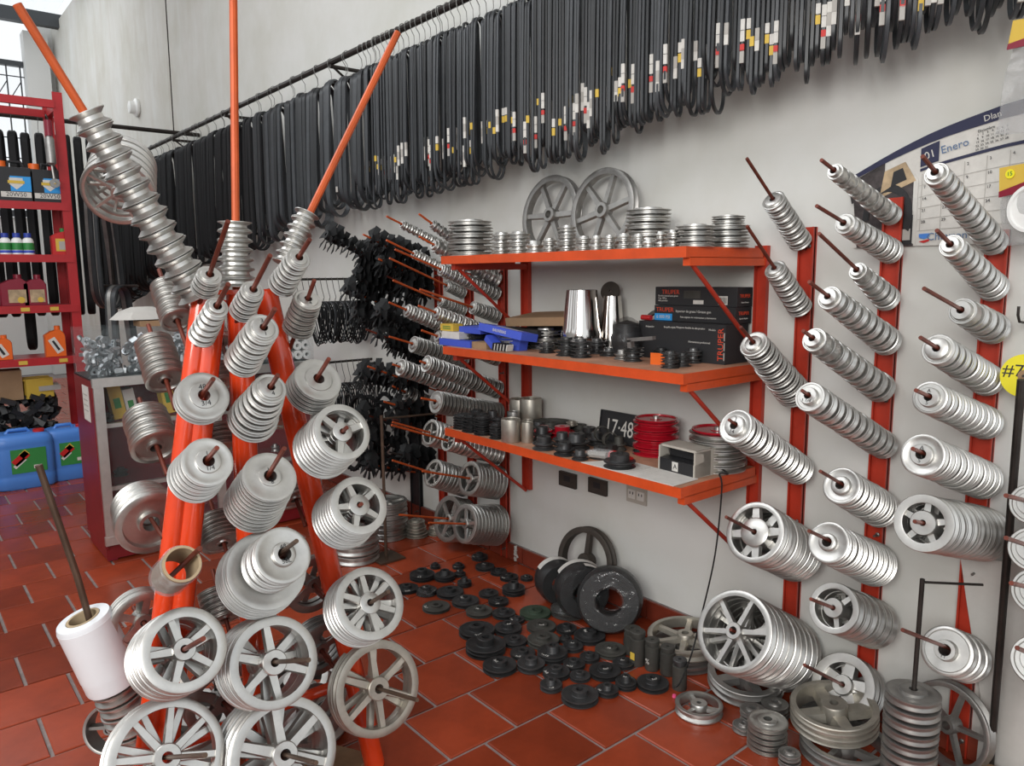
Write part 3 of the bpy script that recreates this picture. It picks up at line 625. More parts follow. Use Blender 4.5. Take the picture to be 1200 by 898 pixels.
def rim_mesh(R, w, m, grooves=1, th=0.2):
    key = ('r', round(R, 4), round(w, 4), m, grooves, th)
    if key in CACHE:
        return CACHE[key]
    Ri = R * (1 - th)
    gd = min(R * th * 0.55, w / grooves * 0.5)
    p = [(Ri, w * 0.02), (Ri + 0.05 * R, 0), (R * 0.98, 0), (R, w * 0.04)]
    for g in range(grooves):
        z0, q = w * g / grooves, w / grooves
        p += [(R, z0 + q * 0.16), (R - gd, z0 + q * 0.42), (R - gd, z0 + q * 0.58), (R, z0 + q * 0.84)]
    p += [(R, w * 0.96), (R * 0.98, w), (Ri + 0.05 * R, w), (Ri, w * 0.98), (Ri - 0.012 * R, w * 0.5)]
    me = MB().lathe(p, 44).mesh('pulley_rim', m, 40)
    CACHE[key] = me
    return me


def hub_mesh(R, w, m, hub=0.24, bore=0.1):
    key = ('h', round(R, 4), round(w, 4), m, hub)
    if key in CACHE:
        return CACHE[key]
    rh, b = R * hub, max(R * bore, 0.0088)
    me = MB().lathe([(b, -w * 0.05), (rh, -w * 0.05), (rh, w * 1.0), (rh * 0.93, w * 1.08), (b, w * 1.08)], 24).mesh('pulley_hub', m, 40)
    CACHE[key] = me
    return me


def spoke_mesh(R, w, m, hub, th, width):
    key = ('s', round(R, 4), round(w, 4), m, hub, th, width)
    if key in CACHE:
        return CACHE[key]
    r0, r1 = R * hub * 0.85, R * (1 - th) + 0.01 * R
    a, b_ = R * width * 0.62, R * width * 0.5
    z0, z1 = w * 0.3, w * 0.72
    vs = []
    for r, hw in ((r0, a), (r1, b_)):
        vs += [(r, -hw, z0), (r, hw, z0), (r, hw * 0.72, z1), (r, -hw * 0.72, z1)]
    me = MB().add(vs, [(0, 3, 2, 1), (4, 5, 6, 7), (0, 1, 5, 4), (1, 2, 6, 5), (2, 3, 7, 6), (3, 0, 4, 7)]).mesh('pulley_spoke', m, 0)
    CACHE[key] = me
    return me


def whole_wheel(R, w, m, n, hub, th, width, grooves):
    """rim, hub and spokes in one mesh for wheels that hide behind the front one"""
    key = ('w', round(R, 4), round(w, 4), m, n, hub, th, width, grooves)
    if key in CACHE:
        return CACHE[key]
    mb = MB()
    for me, a in [(rim_mesh(R, w, m, grooves, th), 0), (hub_mesh(R, w, m, hub), 0)] + [(spoke_mesh(R, w, m, hub, th, width), 2 * PI * k / n) for k in range(n)]:
        rot = Matrix.Rotation(a, 3, 'Z')
        mb.add([rot @ v.co for v in me.vertices], [tuple(p.vertices) for p in me.polygons])
    CACHE[key] = mb.mesh('spoked_pulley', m, 40)
    return CACHE[key]


def wheel(mtx, R, w, m, n, label, cat='pulley', group=None, hub=0.25, th=0.2, width=0.16, grooves=1, parts=True, name='spoked_pulley'):
    if not parts:
        return tag(ob(name, whole_wheel(R, w, m, n, hub, th, width, grooves), mtx=mtx), label, cat, group)
    o = tag(ob(name, rim_mesh(R, w, m, grooves, th), mtx=mtx), label, cat, group)
    ob('hub', hub_mesh(R, w, m, hub), o)
    sm = spoke_mesh(R, w, m, hub, th, width)
    for k in range(n):
        ob('spoke', sm, o, mtx=Matrix.Rotation(2 * PI * k / n, 4, 'Z'))
    return o


def scribble(o, lines, R, t, hub):
    """marker writing on the boss of a pulley, one line above and one below the bore"""
    for s, ln in zip((1, -1), lines):
        if ln:
            text(ln, R * hub * 0.55, 'ink', o, Matrix.Translation((0, s * R * hub * 0.62, t + 0.0006)), ext=0.0002)


def stack(B, Q, r0, r1, n, kind, m, where, rod_to=None, rod_parent=None, rod_mat='rod', noun='aluminium', lines=None, hub=0.55, spokes=4, fill=0.93, hubh=0.28, grooves=1, th=0.24, width=0.2, rod_r=0.0065, spin=0.3, name=None, bore=0.24, whub=0.26, start=0.0, deep=0.2, sharp=False):
    """n pulleys slid on one rod from B (by the post) to Q (outer face)"""
    B0 = Vector(B)
    B, Q = Vector(B), Vector(Q)
    d = Q - B
    if start:
        B = B + d.normalized() * min(start, d.length * 0.35)
    L = (Q - B).length
    d.normalize()
    p = L / n
    for i in range(n):
        f = i / max(1, n - 1)
        R = r0 + (r1 - r0) * f
        R *= 1 + random.uniform(-0.012, 0.012) if 0 < i < n - 1 else 1
        R = round(R, 3)
        t = round(p * fill, 4)
        k = n - i
        front = i == n - 1
        o_word = 'outermost' if front else nth(k)
        tail = ' from outer end' if not front else ''
        jv = Vector((random.uniform(-1, 1), random.uniform(-1, 1), random.uniform(-1, 1))) * min(0.0012, R * 0.02)
        jit = jv - d * jv.dot(d)
        mt = axis_mtx(B + d * (i * p) + jit, d, spin + random.uniform(-0.5, 0.5))
        if kind == 'spoked':
            wheel(axis_mtx(B + d * (i * p) + jit, d, spin + (0 if front else random.uniform(-1, 1))), R, t / 1.08, m, spokes, f'{o_word} spoked {noun} pulley{tail}, {where}', parts=front or i == n - 2, th=th, width=width, grooves=grooves, hub=whub, name=name or 'spoked_pulley')
        else:
            if front:
                up = Vector((0, 0, 1))
                mt = axis_mtx(B + d * (i * p), d)
            hb = 0.72 if R < 0.045 and hub == 0.58 else hub
            br = min(max(bore, 0.0105 / R), hb * 0.62)
            sag = Vector((0, 0, -1))
            sag = (sag - d * sag.dot(d)).normalized() * max(0.0, br * R - rod_r - 0.0024) if rod_to is not None else Vector()
            mt = Matrix.Translation(sag) @ mt
            o = ob(name or kind, vee_mesh(R, t, m, hb, hubh, round(br, 2), grooves=grooves, deep=deep, sharp=sharp), mtx=mt)
            tag(o, f'{o_word} {noun} pulley{tail}, {where}', 'pulley')
            if front and lines:
                scribble(o, lines, R, t, hb)
    if rod_to is not None:
        S = Vector(B0) - d * 0.05
        E = Vector(B0) + d * rod_to
        if rod_parent is not None:
            mi = rod_parent.matrix_basis.inverted()
            part('rod', MB().tube([S, E], rod_r, 8), rod_mat, rod_parent, mtx=mi)
        return E

# ------------------------------------------------------------------ the room
TP = 0.297                       # tile pitch across the rows
TQ = 0.29                        # tile pitch along a row
b = MB()
b.box((-7.0, -3.0, -0.058), (18.0, 6.2, 0.1))
floor = struct('floor', b.mesh('floor', 'grout', 0))
tb = MB()
hx, hy = (TP - 0.013) / 2, (TQ - 0.013) / 2
bv = 0.003
tb.add([(-hx, -hy, -0.01), (hx, -hy, -0.01), (hx, hy, -0.01), (-hx, hy, -0.01), (-hx, -hy, -bv), (hx, -hy, -bv), (hx, hy, -bv), (-hx, hy, -bv), (-hx + bv, -hy + bv, 0), (hx - bv, -hy + bv, 0), (hx - bv, hy - bv, 0), (-hx + bv, hy - bv, 0)],
       [(0, 1, 5, 4), (1, 2, 6, 5), (2, 3, 7, 6), (3, 0, 4, 7), (4, 5, 9, 8), (5, 6, 10, 9), (6, 7, 11, 10), (7, 4, 8, 11), (8, 9, 10, 11)])
tile_me = tb.mesh('floor_tile', 'tile', 0)
half_me = None
rest = MB()
count = 0
cells = []
for k in range(-4, 42):                                        # rows run along Y, stacked along X
    xc = -1.65 - TP * (k + 0.5)
    ph = -0.6 if k % 2 == 0 else -0.6 - TQ / 2
    j0 = math.ceil((-0.02 - ph) / TQ)
    for j in range(-10, j0 + 1):
        y0 = ph + TQ * (j - 1)
        y1 = y0 + TQ
        if y1 < -3.2 or y0 > -0.012:
            continue
        cells.append((xc, y0, min(y1, -0.012)))


def in_view(x, y):
    v = cam.matrix_basis.inverted() @ Vector((x, y, 0))
    if v.z > -0.3:
        return False
    px, py = 600 + 895 * v.x / -v.z, 449 - 895 * v.y / -v.z
    return -120 < px < 1320 and 380 < py < 1060


near = sorted((c for c in cells if in_view(c[0], (c[1] + c[2]) / 2)), key=lambda c: -c[0])
nearset = set(near[:290])
for c in cells:
    xc, y0, y1 = c
    full = y1 - y0 > TQ - 0.004
    if c in nearset:
        o = ob('tile', tile_me, floor, (xc, (y0 + y1) / 2, random.uniform(-0.0008, 0.0)))
        if not full:
            o.scale = (1, (y1 - y0 - 0.013) / (TQ - 0.013), 1)
    else:
        rest.box((xc, (y0 + y1) / 2, -0.005), (TP - 0.013, y1 - y0 - 0.013, 0.01))
r_ = part('far_tiles', rest, 'tile', floor, 0)
r_['kind'] = 'stuff'

b = MB()
b.box((-6.5, 0.1, 2.75), (17.6, 0.2, 5.8))
struct('wall_back', b.mesh('wall_back', 'wall', 0))
b = MB()
b.box((-6.35, -0.006, 0.046), (17.3, 0.011, 0.09))
base = struct('baseboard_back', b.mesh('baseboard_back', 'grout', 0))
st = MB()
st.box((0, 0, 0), (0.288, 0.012, 0.088))
sk = st.mesh('skirting_tile', 'skirt', 0)
for i in range(26):
    ob('tile', sk, base, (-0.28 - 0.297 * i, -0.0175 - random.uniform(0, 0.002), 0.046))
# white grout smear on the skirting
mb = MB()
for i in range(7):
    mb.tube([(-3.155 + random.uniform(-0.01, 0.01), -0.024, 0.092 - i * 0.013), (-3.15 + random.uniform(-0.012, 0.012), -0.026, 0.076 - i * 0.012)], 0.006 + random.uniform(0, 0.006), 6)
part('mortar_drip', mb, 'concrete', base)

# far end: wall with a barred window under a translucent roof
XE = -15.0
b = MB()
b.box((XE - 0.1, -3.3, 1.3), (0.2, 6.4, 2.6))
b.box((XE - 0.1, -0.12, 4.2), (0.2, 0.3, 3.2))
b.box((XE - 0.1, -4.6, 4.2), (0.2, 4.0, 3.2))
we = struct('wall_end', b.mesh('wall_end', 'whiteframe', 0))
b = MB()
b.box((XE + 0.12, -0.28, 2.75), (0.3, 0.34, 5.5))
struct('pillar_end', b.mesh('pillar_end', 'whiteframe', 0))
win = struct('window_1', MB().box((XE + 0.02, -1.5, 2.66), (0.1, 2.3, 0.1)).box((XE + 0.02, -1.5, 5.02), (0.1, 2.3, 0.08)).mesh('window_sill', 'beam', 0))
part('pane', MB().box((XE - 0.05, -1.5, 3.85), (0.012, 2.3, 2.3)), 'haze', win, 0)
for i in range(12):
    part('bar', MB().tube([(XE + 0.03, -0.5 - i * 0.19, 2.7), (XE + 0.03, -0.5 - i * 0.19, 5.0)], 0.012, 6), 'beam', win)
for i in range(7):
    part('bar', MB().tube([(XE + 0.05, -0.4, 2.9 + i * 0.32), (XE + 0.05, -2.6, 2.9 + i * 0.32)], 0.01, 6), 'beam', win)
for i in range(11):
    part('bar', MB().tube([(XE + 0.07, -0.5 - i * 0.19, 4.75), (XE + 0.07, -0.69 - i * 0.19, 4.43)], 0.008, 6), 'beam', win)

# opposite side of the shop and the roof
b = MB()
b.box((-5.0, -6.6, 1.2), (20.0, 0.2, 2.4))
b.box((-5.0, -6.6, 5.2), (20.0, 0.2, 1.2))
for x in (-13.5, -8.0, -4.6, 1.5):
    b.box((x, -6.6, 3.5), (2.6 if x < -10 else 1.2, 0.2, 2.2))
struct('wall_front', b.mesh('wall_front', 'whiteframe', 0))
b = MB().box((-5.0, -4.8, -0.058), (20.0, 3.5, 0.1))
struct('floor_far_side', b.mesh('floor_far_side', 'skirt', 0))
b = MB()
b.box((-3.6, -3.2, 5.72), (12.6, 6.6, 0.12))
struct('ceiling', b.mesh('ceiling', 'roofsheet', 0))
rf = MB()
nx = 40
vs, fs = [], []
for i in range(nx * 6 + 1):
    y = -6.4 + 6.5 * i / (nx * 6)
    z = 5.95 + 0.03 * math.sin(i * PI / 3)
    vs += [(-10.0, y, z), (-15.2, y, z)]
    if i:
        k = 2 * i
        fs.append((k - 2, k - 1, k + 1, k))
lite = bpy.data.materials.new('translucent_roof_sheet')
lite.use_nodes = True
nt = lite.node_tree
tl = nt.nodes.new('ShaderNodeBsdfTranslucent')
tl.inputs[0].default_value = (0.95, 0.97, 0.98, 1)
tr = nt.nodes.new('ShaderNodeBsdfTransparent')
mx = nt.nodes.new('ShaderNodeMixShader')
mx.inputs[0].default_value = 0.35
nt.links.new(tr.outputs[0], mx.inputs[1])
nt.links.new(tl.outputs[0], mx.inputs[2])
nt.links.new(mx.outputs[0], nt.nodes['Material Output'].inputs[0])
struct('ceiling_far', rf.add(vs, fs).mesh('ceiling_far', lite, 60))
for i, x in enumerate((-10.6, -12.6, -14.4)):
    struct('beam', MB().box((x, -3.0, 5.62), (0.14, 6.3, 0.2)).mesh('beam', 'beam', 0))


# ------------------------------------------------------------------ belt rail on the back wall
RY, RZ = -0.25, 2.96
rail = thing('belt_rail', 'long dark steel pipe rail carrying the rubber belts along the white wall', 'rail', (-5.5, 0, RZ))
mi = rail.matrix_basis.inverted()
part('pipe', MB().tube([(-0.1, RY, RZ), (-11.2, RY, RZ)], 0.019, 10), 'roddark', rail, mtx=mi)
for x in (-0.9, -2.8, -4.68, -6.6, -8.05, -10.2):
    part('bracket', MB().tube([(x, RY - 0.02, RZ - 0.03), (x, -0.001, RZ - 0.03)], 0.014, 6).tube([(x, RY, RZ - 0.03), (x, -0.001, RZ - 0.2)], 0.008, 6), 'roddark', rail, mtx=mi)
cross = thing('cross_rail', 'thin dark pipe running out from the wall above the red shelf', 'rail', (-8.05, 0, RZ + 0.05))
mi = cross.matrix_basis.inverted()
part('pipe', MB().tube([(-8.05, -0.01, RZ + 0.042), (-8.05, -3.3, RZ + 0.042)], 0.02, 8), 'roddark', cross, mtx=mi)
part('hanging_wire', MB().tube([(-8.05, RY, RZ + 0.05), (-8.3, -0.16, 5.66)], 0.006, 5), 'roddark', cross, mtx=mi)
o = tag(ob('wall_lamp', MB().lathe([(0.0, 0.0), (0.1, 0.0), (0.11, 0.03), (0.075, 0.05), (0.07, 0.10), (0.0, 0.11)], 16, axis_mtx((-10.2, -0.002, 3.62), (0, -1, 0)), closed=False).mesh('wall_lamp', 'plastic')), 'small round white fitting high on the stained far wall', 'fixture')

# belts
def belt_mesh(w, length, m, cw=0.012, ct=0.008, seg=26):
    """closed loop hanging in the local YZ plane, top at z = 0"""
    path = []
    rt, rb = w * 0.36, w * 0.5
    n = seg // 2
    for i in range(n + 1):
        a = PI * i / n
        path.append((math.cos(a) * rt, -rt + math.sin(a) * rt))
    for f in (0.25, 0.5, 0.75):
        path.append((-(rt + (rb - rt) * math.sin(f * PI / 2)), -rt - (length - rt - rb) * f))
    for i in range(n + 1):
        a = PI + PI * i / n
        path.append((math.cos(a) * rb, -(length - rb) + math.sin(a) * rb))
    for f in (0.75, 0.5, 0.25):
        path.append(((rt + (rb - rt) * math.sin(f * PI / 2)), -rt - (length - rt - rb) * f))
    k = len(path)
    vs, fs = [], []
    for i in range(k):
        a, c = path[i - 1], path[(i + 1) % k]
        tx, tz = c[0] - a[0], c[1] - a[1]
        l = math.hypot(tx, tz)
        nx_, nz_ = tz / l, -tx / l
        y, z = path[i]
        for s, q in ((-0.5, -0.5), (0.5, -0.5), (0.34, 0.5), (-0.34, 0.5)):
            vs.append((s * cw, y + nx_ * -q * ct * -1, z + nz_ * -q * ct * -1))
    for i in range(k):
        j = (i + 1) % k
        for s in range(4):
            t_ = (s + 1) % 4
            fs.append((i * 4 + s, i * 4 + t_, j * 4 + t_, j * 4 + s))
    return MB().add(vs, fs).mesh('belt', m, 50)


VAR = {}
def belt_variant(w, length, m, cw, ct):
    key = (round(w, 2), round(length, 1), m, cw)
    if key not in VAR:
        VAR[key] = belt_mesh(max(0.03, key[0]), key[1], m, cw, ct)
    return VAR[key], length / key[1]


hook_me = MB().tube([(0, 0.0245, -0.006), (0.0, 0.0242, 0.006), (0, 0.0185, 0.0168), (0, 0.008, 0.0238), (0, -0.004, 0.0248), (0, -0.016, 0.0192), (0, -0.0238, 0.008), (0, -0.0245, -0.008), (0, -0.018, -0.035), (0, 0.0, -0.06), (0, 0.002, -0.10), (0, -0.012, -0.125), (0, 0.012, -0.128), (0, 0.022, -0.112)], 0.0022, 5).mesh('hook', 'wire')
lab_mesh = {c: MB().box((0, 0, 0), (0.0141, 0.0105, h)).mesh('paper_label', c, 0) for c, h in (('white', 0.034), ('yellow', 0.03), ('redpaper', 0.022), ('greypaper', 0.04))}
hooks = []
x = -0.62
while x > -4.3:
    hooks.append((x, 3, 0.0172))
    x -= random.uniform(0.0525, 0.0545)
while x > -11.0:
    hooks.append((x, 3, 0.05))
    x -= random.uniform(0.19, 0.205)
POS = ('nearest', 'middle', 'farthest')
for hi, (x, nb, sp) in enumerate(hooks):
    hz = RZ + random.uniform(-0.006, 0.0)
    h_o = tag(ob('hanger_hook', hook_me, loc=(x, RY, hz)), f'{nth(hi + 1)} wire hook from the near end of the belt rail', 'hook', 'wire hooks on the belt rail')
    h_o.rotation_euler = (0, 0, random.uniform(-0.18, 0.18))
    far = x < -4.3
    zb = 2.34 + 0.12 * x if x > -2.2 else (2.12 + 0.045 * (x + 2.2) if x > -4.9 else (1.95 + 0.09 * (x + 4.9) if x > -7.6 else 1.71 + 0.14 * (x + 7.6)))
    if x > -2.2:
        zb = 2.36 + 0.09 * x
    wopen = random.choice((0.09, 0.15, 0.2)) if x > -1.3 else random.choice((0.05, 0.05, 0.07, 0.07, 0.09, 0.15)) if not far else random.choice((0.14, 0.2)) if x > -8.5 else 0.3
    yaw = 0.42 + 0.1 * math.sin(hi * 0.21) + random.uniform(-0.015, 0.015)
    for k in range(nb):
        top = hz - 0.112 - random.uniform(0, 0.03)
        ln = top - zb + random.uniform(-0.10, 0.035)
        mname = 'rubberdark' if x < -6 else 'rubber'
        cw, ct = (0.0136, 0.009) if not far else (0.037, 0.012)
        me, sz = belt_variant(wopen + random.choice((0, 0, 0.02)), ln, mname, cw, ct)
        o = ob('rubber_belt', me, loc=(x + (1 - k) * sp + random.uniform(-0.001, 0.001), RY + random.uniform(-0.002, 0.002), top))
        o.scale = (1, 1, sz)
        o.rotation_euler = (random.uniform(-0.012, 0.012), random.uniform(-0.001, 0.001), yaw + random.uniform(-0.008, 0.008))
        tag(o, f'{POS[k]} black rubber belt on the {nth(hi + 1)} wire hook along the rail', 'belt', 'rubber belts hanging from the long rail')
        if x > -4.9 and random.random() < 0.62:
            w_ = max(0.03, round(wopen, 2)) * 0.5
            z0 = -ln / sz * random.uniform(0.68, 0.78)
            kind = random.choice(('yellow', 'yw', 'wr', 'wr', 'ww', 'ww', 'g'))
            seq = {'yellow': ['yellow'], 'yw': ['white', 'yellow'], 'wr': ['white', 'white', 'redpaper', 'greypaper'], 'ww': ['white', 'greypaper', 'white'], 'g': ['greypaper', 'white']}[kind]
            # the label wraps the run of the belt that faces the room
            for c in seq:
                a = ob('paper_label', lab_mesh[c], o, (0, -w_ * 0.985, z0))
                z0 -= 0.036 if c != 'redpaper' else 0.028
# bracket line of loose hooks left empty on the rail
loose = 0
for i in range(26):
    xx = -1.3 - i * 0.36 + random.uniform(-0.05, 0.05)
    o = ob('hanger_hook', hook_me, loc=(xx + 0.02, RY, RZ))
    o.rotation_euler = (0, 0, random.uniform(-0.18, 0.18))
    tag(o, f'empty wire hook, {nth(i + 1)} empty one from the near end of the belt rail', 'hook', 'empty hooks on the belt rail')

# large belts on the cross rail, behind the red shelf
for i in range(22):
    y = -1.0 - i * 0.1
    me, sz = belt_variant(0.26, 1.6 if i % 3 else 1.9, 'rubberdark', 0.024, 0.012)
    o = ob('rubber_belt', me, loc=(-8.05 + random.uniform(-0.05, 0.05), y, RZ - 0.09))
    o.rotation_euler = (0, 0, 1.35)
    o.scale = (2.7, 1, 1)
    tag(o, f'{nth(i + 1)} wide black belt from the wall on the cross rail behind the red shelf', 'belt', 'belts on the cross rail')
    h_o = tag(ob('hanger_hook', hook_me, loc=(-8.05, y, RZ + 0.045)), f'{nth(i + 1)} wire hook from the wall on the cross rail', 'hook', 'hooks on the cross rail')
    h_o.rotation_euler = (0, 0, PI / 2)

# ------------------------------------------------------------------ wall racks: posts with rods full of pulleys
bolt_me = MB().lathe([(0, 0), (0.008, 0), (0.008, 0.006), (0.004, 0.008), (0.004, 0.03), (0, 0.03)], 8, closed=False).mesh('bolt', 'wire')


def post(name, x, z0, z1, w, label, m='postred', d=0.03):
    t = thing(name, label, 'rack post', (x, -d / 2, z0))
    b = MB()
    h = z1 - z0
    b.box((0, 0, h / 2), (w, d * 0.3, h))
    b.box((-w / 2 + 0.003, 0, h / 2), (0.006, d, h))
    b.box((w / 2 - 0.003, 0, h / 2), (0.006, d, h))
    part('channel', b, m, t, 0)
    for f in (0.02, 0.36, 0.62, 0.95):
        ob('bolt', bolt_me, t, mtx=axis_mtx((w * 0.2, -d * 0.15, h * f + 0.02), (0, -1, 0)))
    return t


HOW = ['top', 'second', 'third', 'fourth', 'fifth', 'sixth', 'seventh', 'eighth', 'ninth', 'tenth', 'eleventh', 'twelfth']


def fill_rack(data, posts, whereof, m0, rodm, nm):
    for p, rows, wh in zip(posts, data, whereof):
        for i, r in enumerate(rows):
            where = f'{HOW[i]} rod {wh}'
            kind = r.get('kind', 'solid')
            stack(r['B'], r['Q'], r['r0'], r['r1'], r['n'], kind, r.get('m', m0), where, r['tip'], p, rodm, 'aluminium' if r.get('m', m0) != 'alu_dull' else 'grey aluminium', r.get('lines'), r.get('hub', 0.58),
                  r.get('spokes', 4), th=r.get('th', 0.24), width=r.get('width', 0.2), whub=r.get('whub', 0.26), rod_r=0.0058, spin=r.get('spin', 0.3), start=max(0.0, 0.36 * r['r0'] - 0.018), name=None if kind == 'spoked' else nm)


p1 = post('pulley_post', POSTX[0], 0.0, 1.76, 0.058, 'red steel wall post next to the orange shelves')
p2 = post('pulley_post', POSTX[1], 0.0, 1.84, 0.062, 'red steel wall post reaching up to the calendar corner')
p3 = post('pulley_post', POSTX[2], 0.0, 1.72, 0.062, 'red steel wall post below the calendar and plastic bag')
p4 = post('pulley_post', POSTX[3], 0.0, 1.72, 0.062, 'red steel wall post past the leaning grey sheet')
fill_rack(RACK, (p1, p2, p3, p4), ('of post beside the shelves', 'of post under calendar corner', 'of post below the plastic bag', 'of post past the grey sheet'), 'alu', 'rod', 'grooved_pulley')
q1 = post('pulley_post', POSTX[4], 0.0, 1.68, 0.055, 'dark red wall post just behind the shelf unit')
q2 = post('pulley_post', POSTX[5], 0.0, 1.68, 0.055, 'dark red wall post two along from the shelf unit')
q3 = post('pulley_post', POSTX[6], 0.0, 1.66, 0.055, 'dark red wall post three along from the shelves, with fans')
q4 = post('fan_post', POSTX[7], 0.0, 1.62, 0.11, 'black wall post covered with fan blades', 'blackplastic')
fill_rack(LRACK, (q1, q2, q3), ('of first post behind shelves', 'of second post behind shelves', 'of third post behind shelves'), 'alu_dull', 'rodorange', 'ribbed_pulley')

# plastic cooling fans
def fan_mesh(r, n, h):
    mb = MB()
    mb.lathe([(r * 0.12, 0), (r * 0.34, 0), (r * 0.36, h * 0.5), (r * 0.3, h), (r * 0.12, h)], 14)
    for k in range(n):
        a = 2 * PI * k / n
        rot = Matrix.Rotation(a, 3, 'Z')
        vs = []
        for rr, hw, tw in ((0.3, 0.16, 0.5), (0.65, 0.26, 0.4), (1.0, 0.3, 0.3)):
            for s in (-1, 1):
                for q in (-0.5, 0.5):
                    vs.append(rot @ Vector((rr * r, s * hw * r, h * 0.5 + s * hw * r * tw + q * 0.004)))
        f = []
        for i in (0, 4):
            f += [(i, i + 4, i + 6, i + 2), (i + 1, i + 3, i + 7, i + 5), (i, i + 1, i + 5, i + 4), (i + 2, i + 6, i + 7, i + 3)]
        f += [(0, 2, 3, 1), (8, 9, 11, 10)]
        mb.add(vs, f)
    return mb.mesh('cooling_fan', 'fan', 30)


FANM = [fan_mesh(0.088, 7, 0.035), fan_mesh(0.075, 6, 0.03), fan_mesh(0.098, 9, 0.035), fan_mesh(0.07, 5, 0.03)]
mi3, mi4 = q3.matrix_basis.inverted(), q4.matrix_basis.inverted()
for i, r in enumerate(FANRODS):
    B, E = Vector(r['B']), Vector(r['T'])
    d = E - B
    L = d.length
    par, mi = (q3, mi3) if abs(B.x - POSTX[6]) < 0.05 else (q4, mi4)
    part('rod', MB().tube([B - d.normalized() * 0.045, E], 0.006, 6), 'rodorange' if i % 3 == 0 else 'roddark' if i > 11 else 'rod', par, mtx=mi)
    f0, f1, n = r['f']
    f0 = max(f0, 0.06)
    n = int(n)
    for k in range(n):
        s = f0 + (f1 - f0) * k / max(1, n - 1)
        me = FANM[(i + k // 3) % 4]
        o = ob('cooling_fan', me, mtx=axis_mtx(B + d.normalized() * s, d, random.uniform(0, 3)))
        tag(o, f'black plastic fan, {nth(k + 1)} from the wall, {nth(i + 1)} fan rod from the top', 'fan', 'black fan blades on the wall rods')

# ------------------------------------------------------------------ orange stand with leaning legs
stand = thing('pulley_stand', 'orange-red pipe stand with leaning legs and upward rods full of aluminium pulleys', 'stand', (-2.085, -1.9, 0))
mi = stand.matrix_basis.inverted()


def extend(a, c, z):
    a, c = Vector(a), Vector(c)
    d = c - a
    return a + d * ((z - a.z) / d.z)


for k, r in (('R', 0.034), ('M', 0.034), ('L', 0.034), ('L2', 0.026)):
    a, c = LEGS[k]
    part('leg', MB().tube([Vector(a), extend(a, c, 0.002)], r, 20), 'orange', stand, mtx=mi)
part('top_plate', MB().box((-2.085, -1.90, 1.56), (0.05, 0.22, 0.012)), 'orange', stand, 0, mtx=mi)
part('crossbar', MB().tube([(-2.13, -2.2, 0.3), (-2.13, -1.58, 0.3)], 0.018, 12), 'orange', stand, mtx=mi)
for k, col in (('L', 'rodorange'), ('M', 'rodorange'), ('R', 'rodorange')):
    a, c, e = TOPRODS[k]
    part('top_rod', MB().tube([Vector(a), Vector(e)], 0.0105, 10), col, stand, mtx=mi)
LEGN = {'L': 'left leg', 'M': 'middle leg', 'R': 'right leg'}
for k in 'LMR':
    for i, r in enumerate(STAND[k]):
        row = i - 1 if k == 'M' and i > 4 else i
        where = f'{HOW[row]} front rod of stand\'s {LEGN[k]}'
        mname = 'alu'
        if 'far' in r:
            where = 'in front, ' + where
        if k == 'R' and i == 6:
            mname = 'alu_old'
        stack(r['B'], r['Q'], r['r0'], r['r1'], r['n'], r.get('kind', 'solid'), r.get('m', mname), where, r['tip'], stand, 'rod' if i < 5 else 'rodbrown', 'aluminium', r.get('lines'), r.get('hub', 0.58), r.get('spokes', 4),
              th=r.get('th', 0.24), width=r.get('width', 0.2), whub=r.get('whub', 0.26), rod_r=0.006, fill=0.93, spin=r.get('spin', 0.5), start=0.0 if 'far' in r else 0.012 + 0.45 * r['r0'], name=None if r.get('kind') == 'spoked' else 'step_pulley')
    for i, r in enumerate(BACK[k]):
        where = f'{HOW[i]} rear rod of stand\'s {LEGN[k]}'
        B, Q = Vector(r['B']), Vector(r['Q'])
        stack(B, Q, r['r0'], r['r1'], r['n'], r.get('kind', 'solid'), r.get('m', 'alu_dull'), where, (Q - B).length + 0.06, stand, 'rod', 'dull aluminium', None, 0.5, r.get('spokes', 4), rod_r=0.006, grooves=2, deep=0.07, hubh=0.06, start=0.02 + 0.5 * r['r0'], name=None if r.get('kind') == 'spoked' else 'flat_pulley')
for k, n, noun in (('L', 13, 'pale aluminium'), ('M', 7, 'pale aluminium'), ('R', 6, 'pale aluminium')):
    a, c, e = TOPRODS[k]
    a = Vector(a) + (Vector(c) - Vector(a)).normalized() * 0.02
    r = TOPPX[k]
    stack(a, c, r * (1.15 if k != 'R' else 1.0), r * (0.92 if k == 'L' else 1.0), n, 'solid', 'alu', f'upright top rod above {LEGN[k]} of orange stand', None, hub=0.66, hubh=0.02, fill=0.98, name='column_pulley', sharp=True)

# wide rims hung behind the tall leaning pulley column
c = Vector(RINGS['c'])
for i in range(5):
    wheel(axis_mtx(c + Vector((-0.03, 0.012, 0.022)) * i, (0.72, -0.35, -0.45), 0.6 * i), RINGS['r'] * (1 - 0.02 * i), 0.026, 'alu', 5, f'{nth(i + 1)} thin spoked wheel hanging behind the tall pulley column', hub=0.2, th=0.13, width=0.09, parts=i == 0)
part('rod', MB().tube([(-2.12, -1.98, 1.5), (-2.3, -2.02, 1.68), c + Vector((-0.15, 0.06, 0.11))], 0.006, 6), 'rod', stand, mtx=mi)

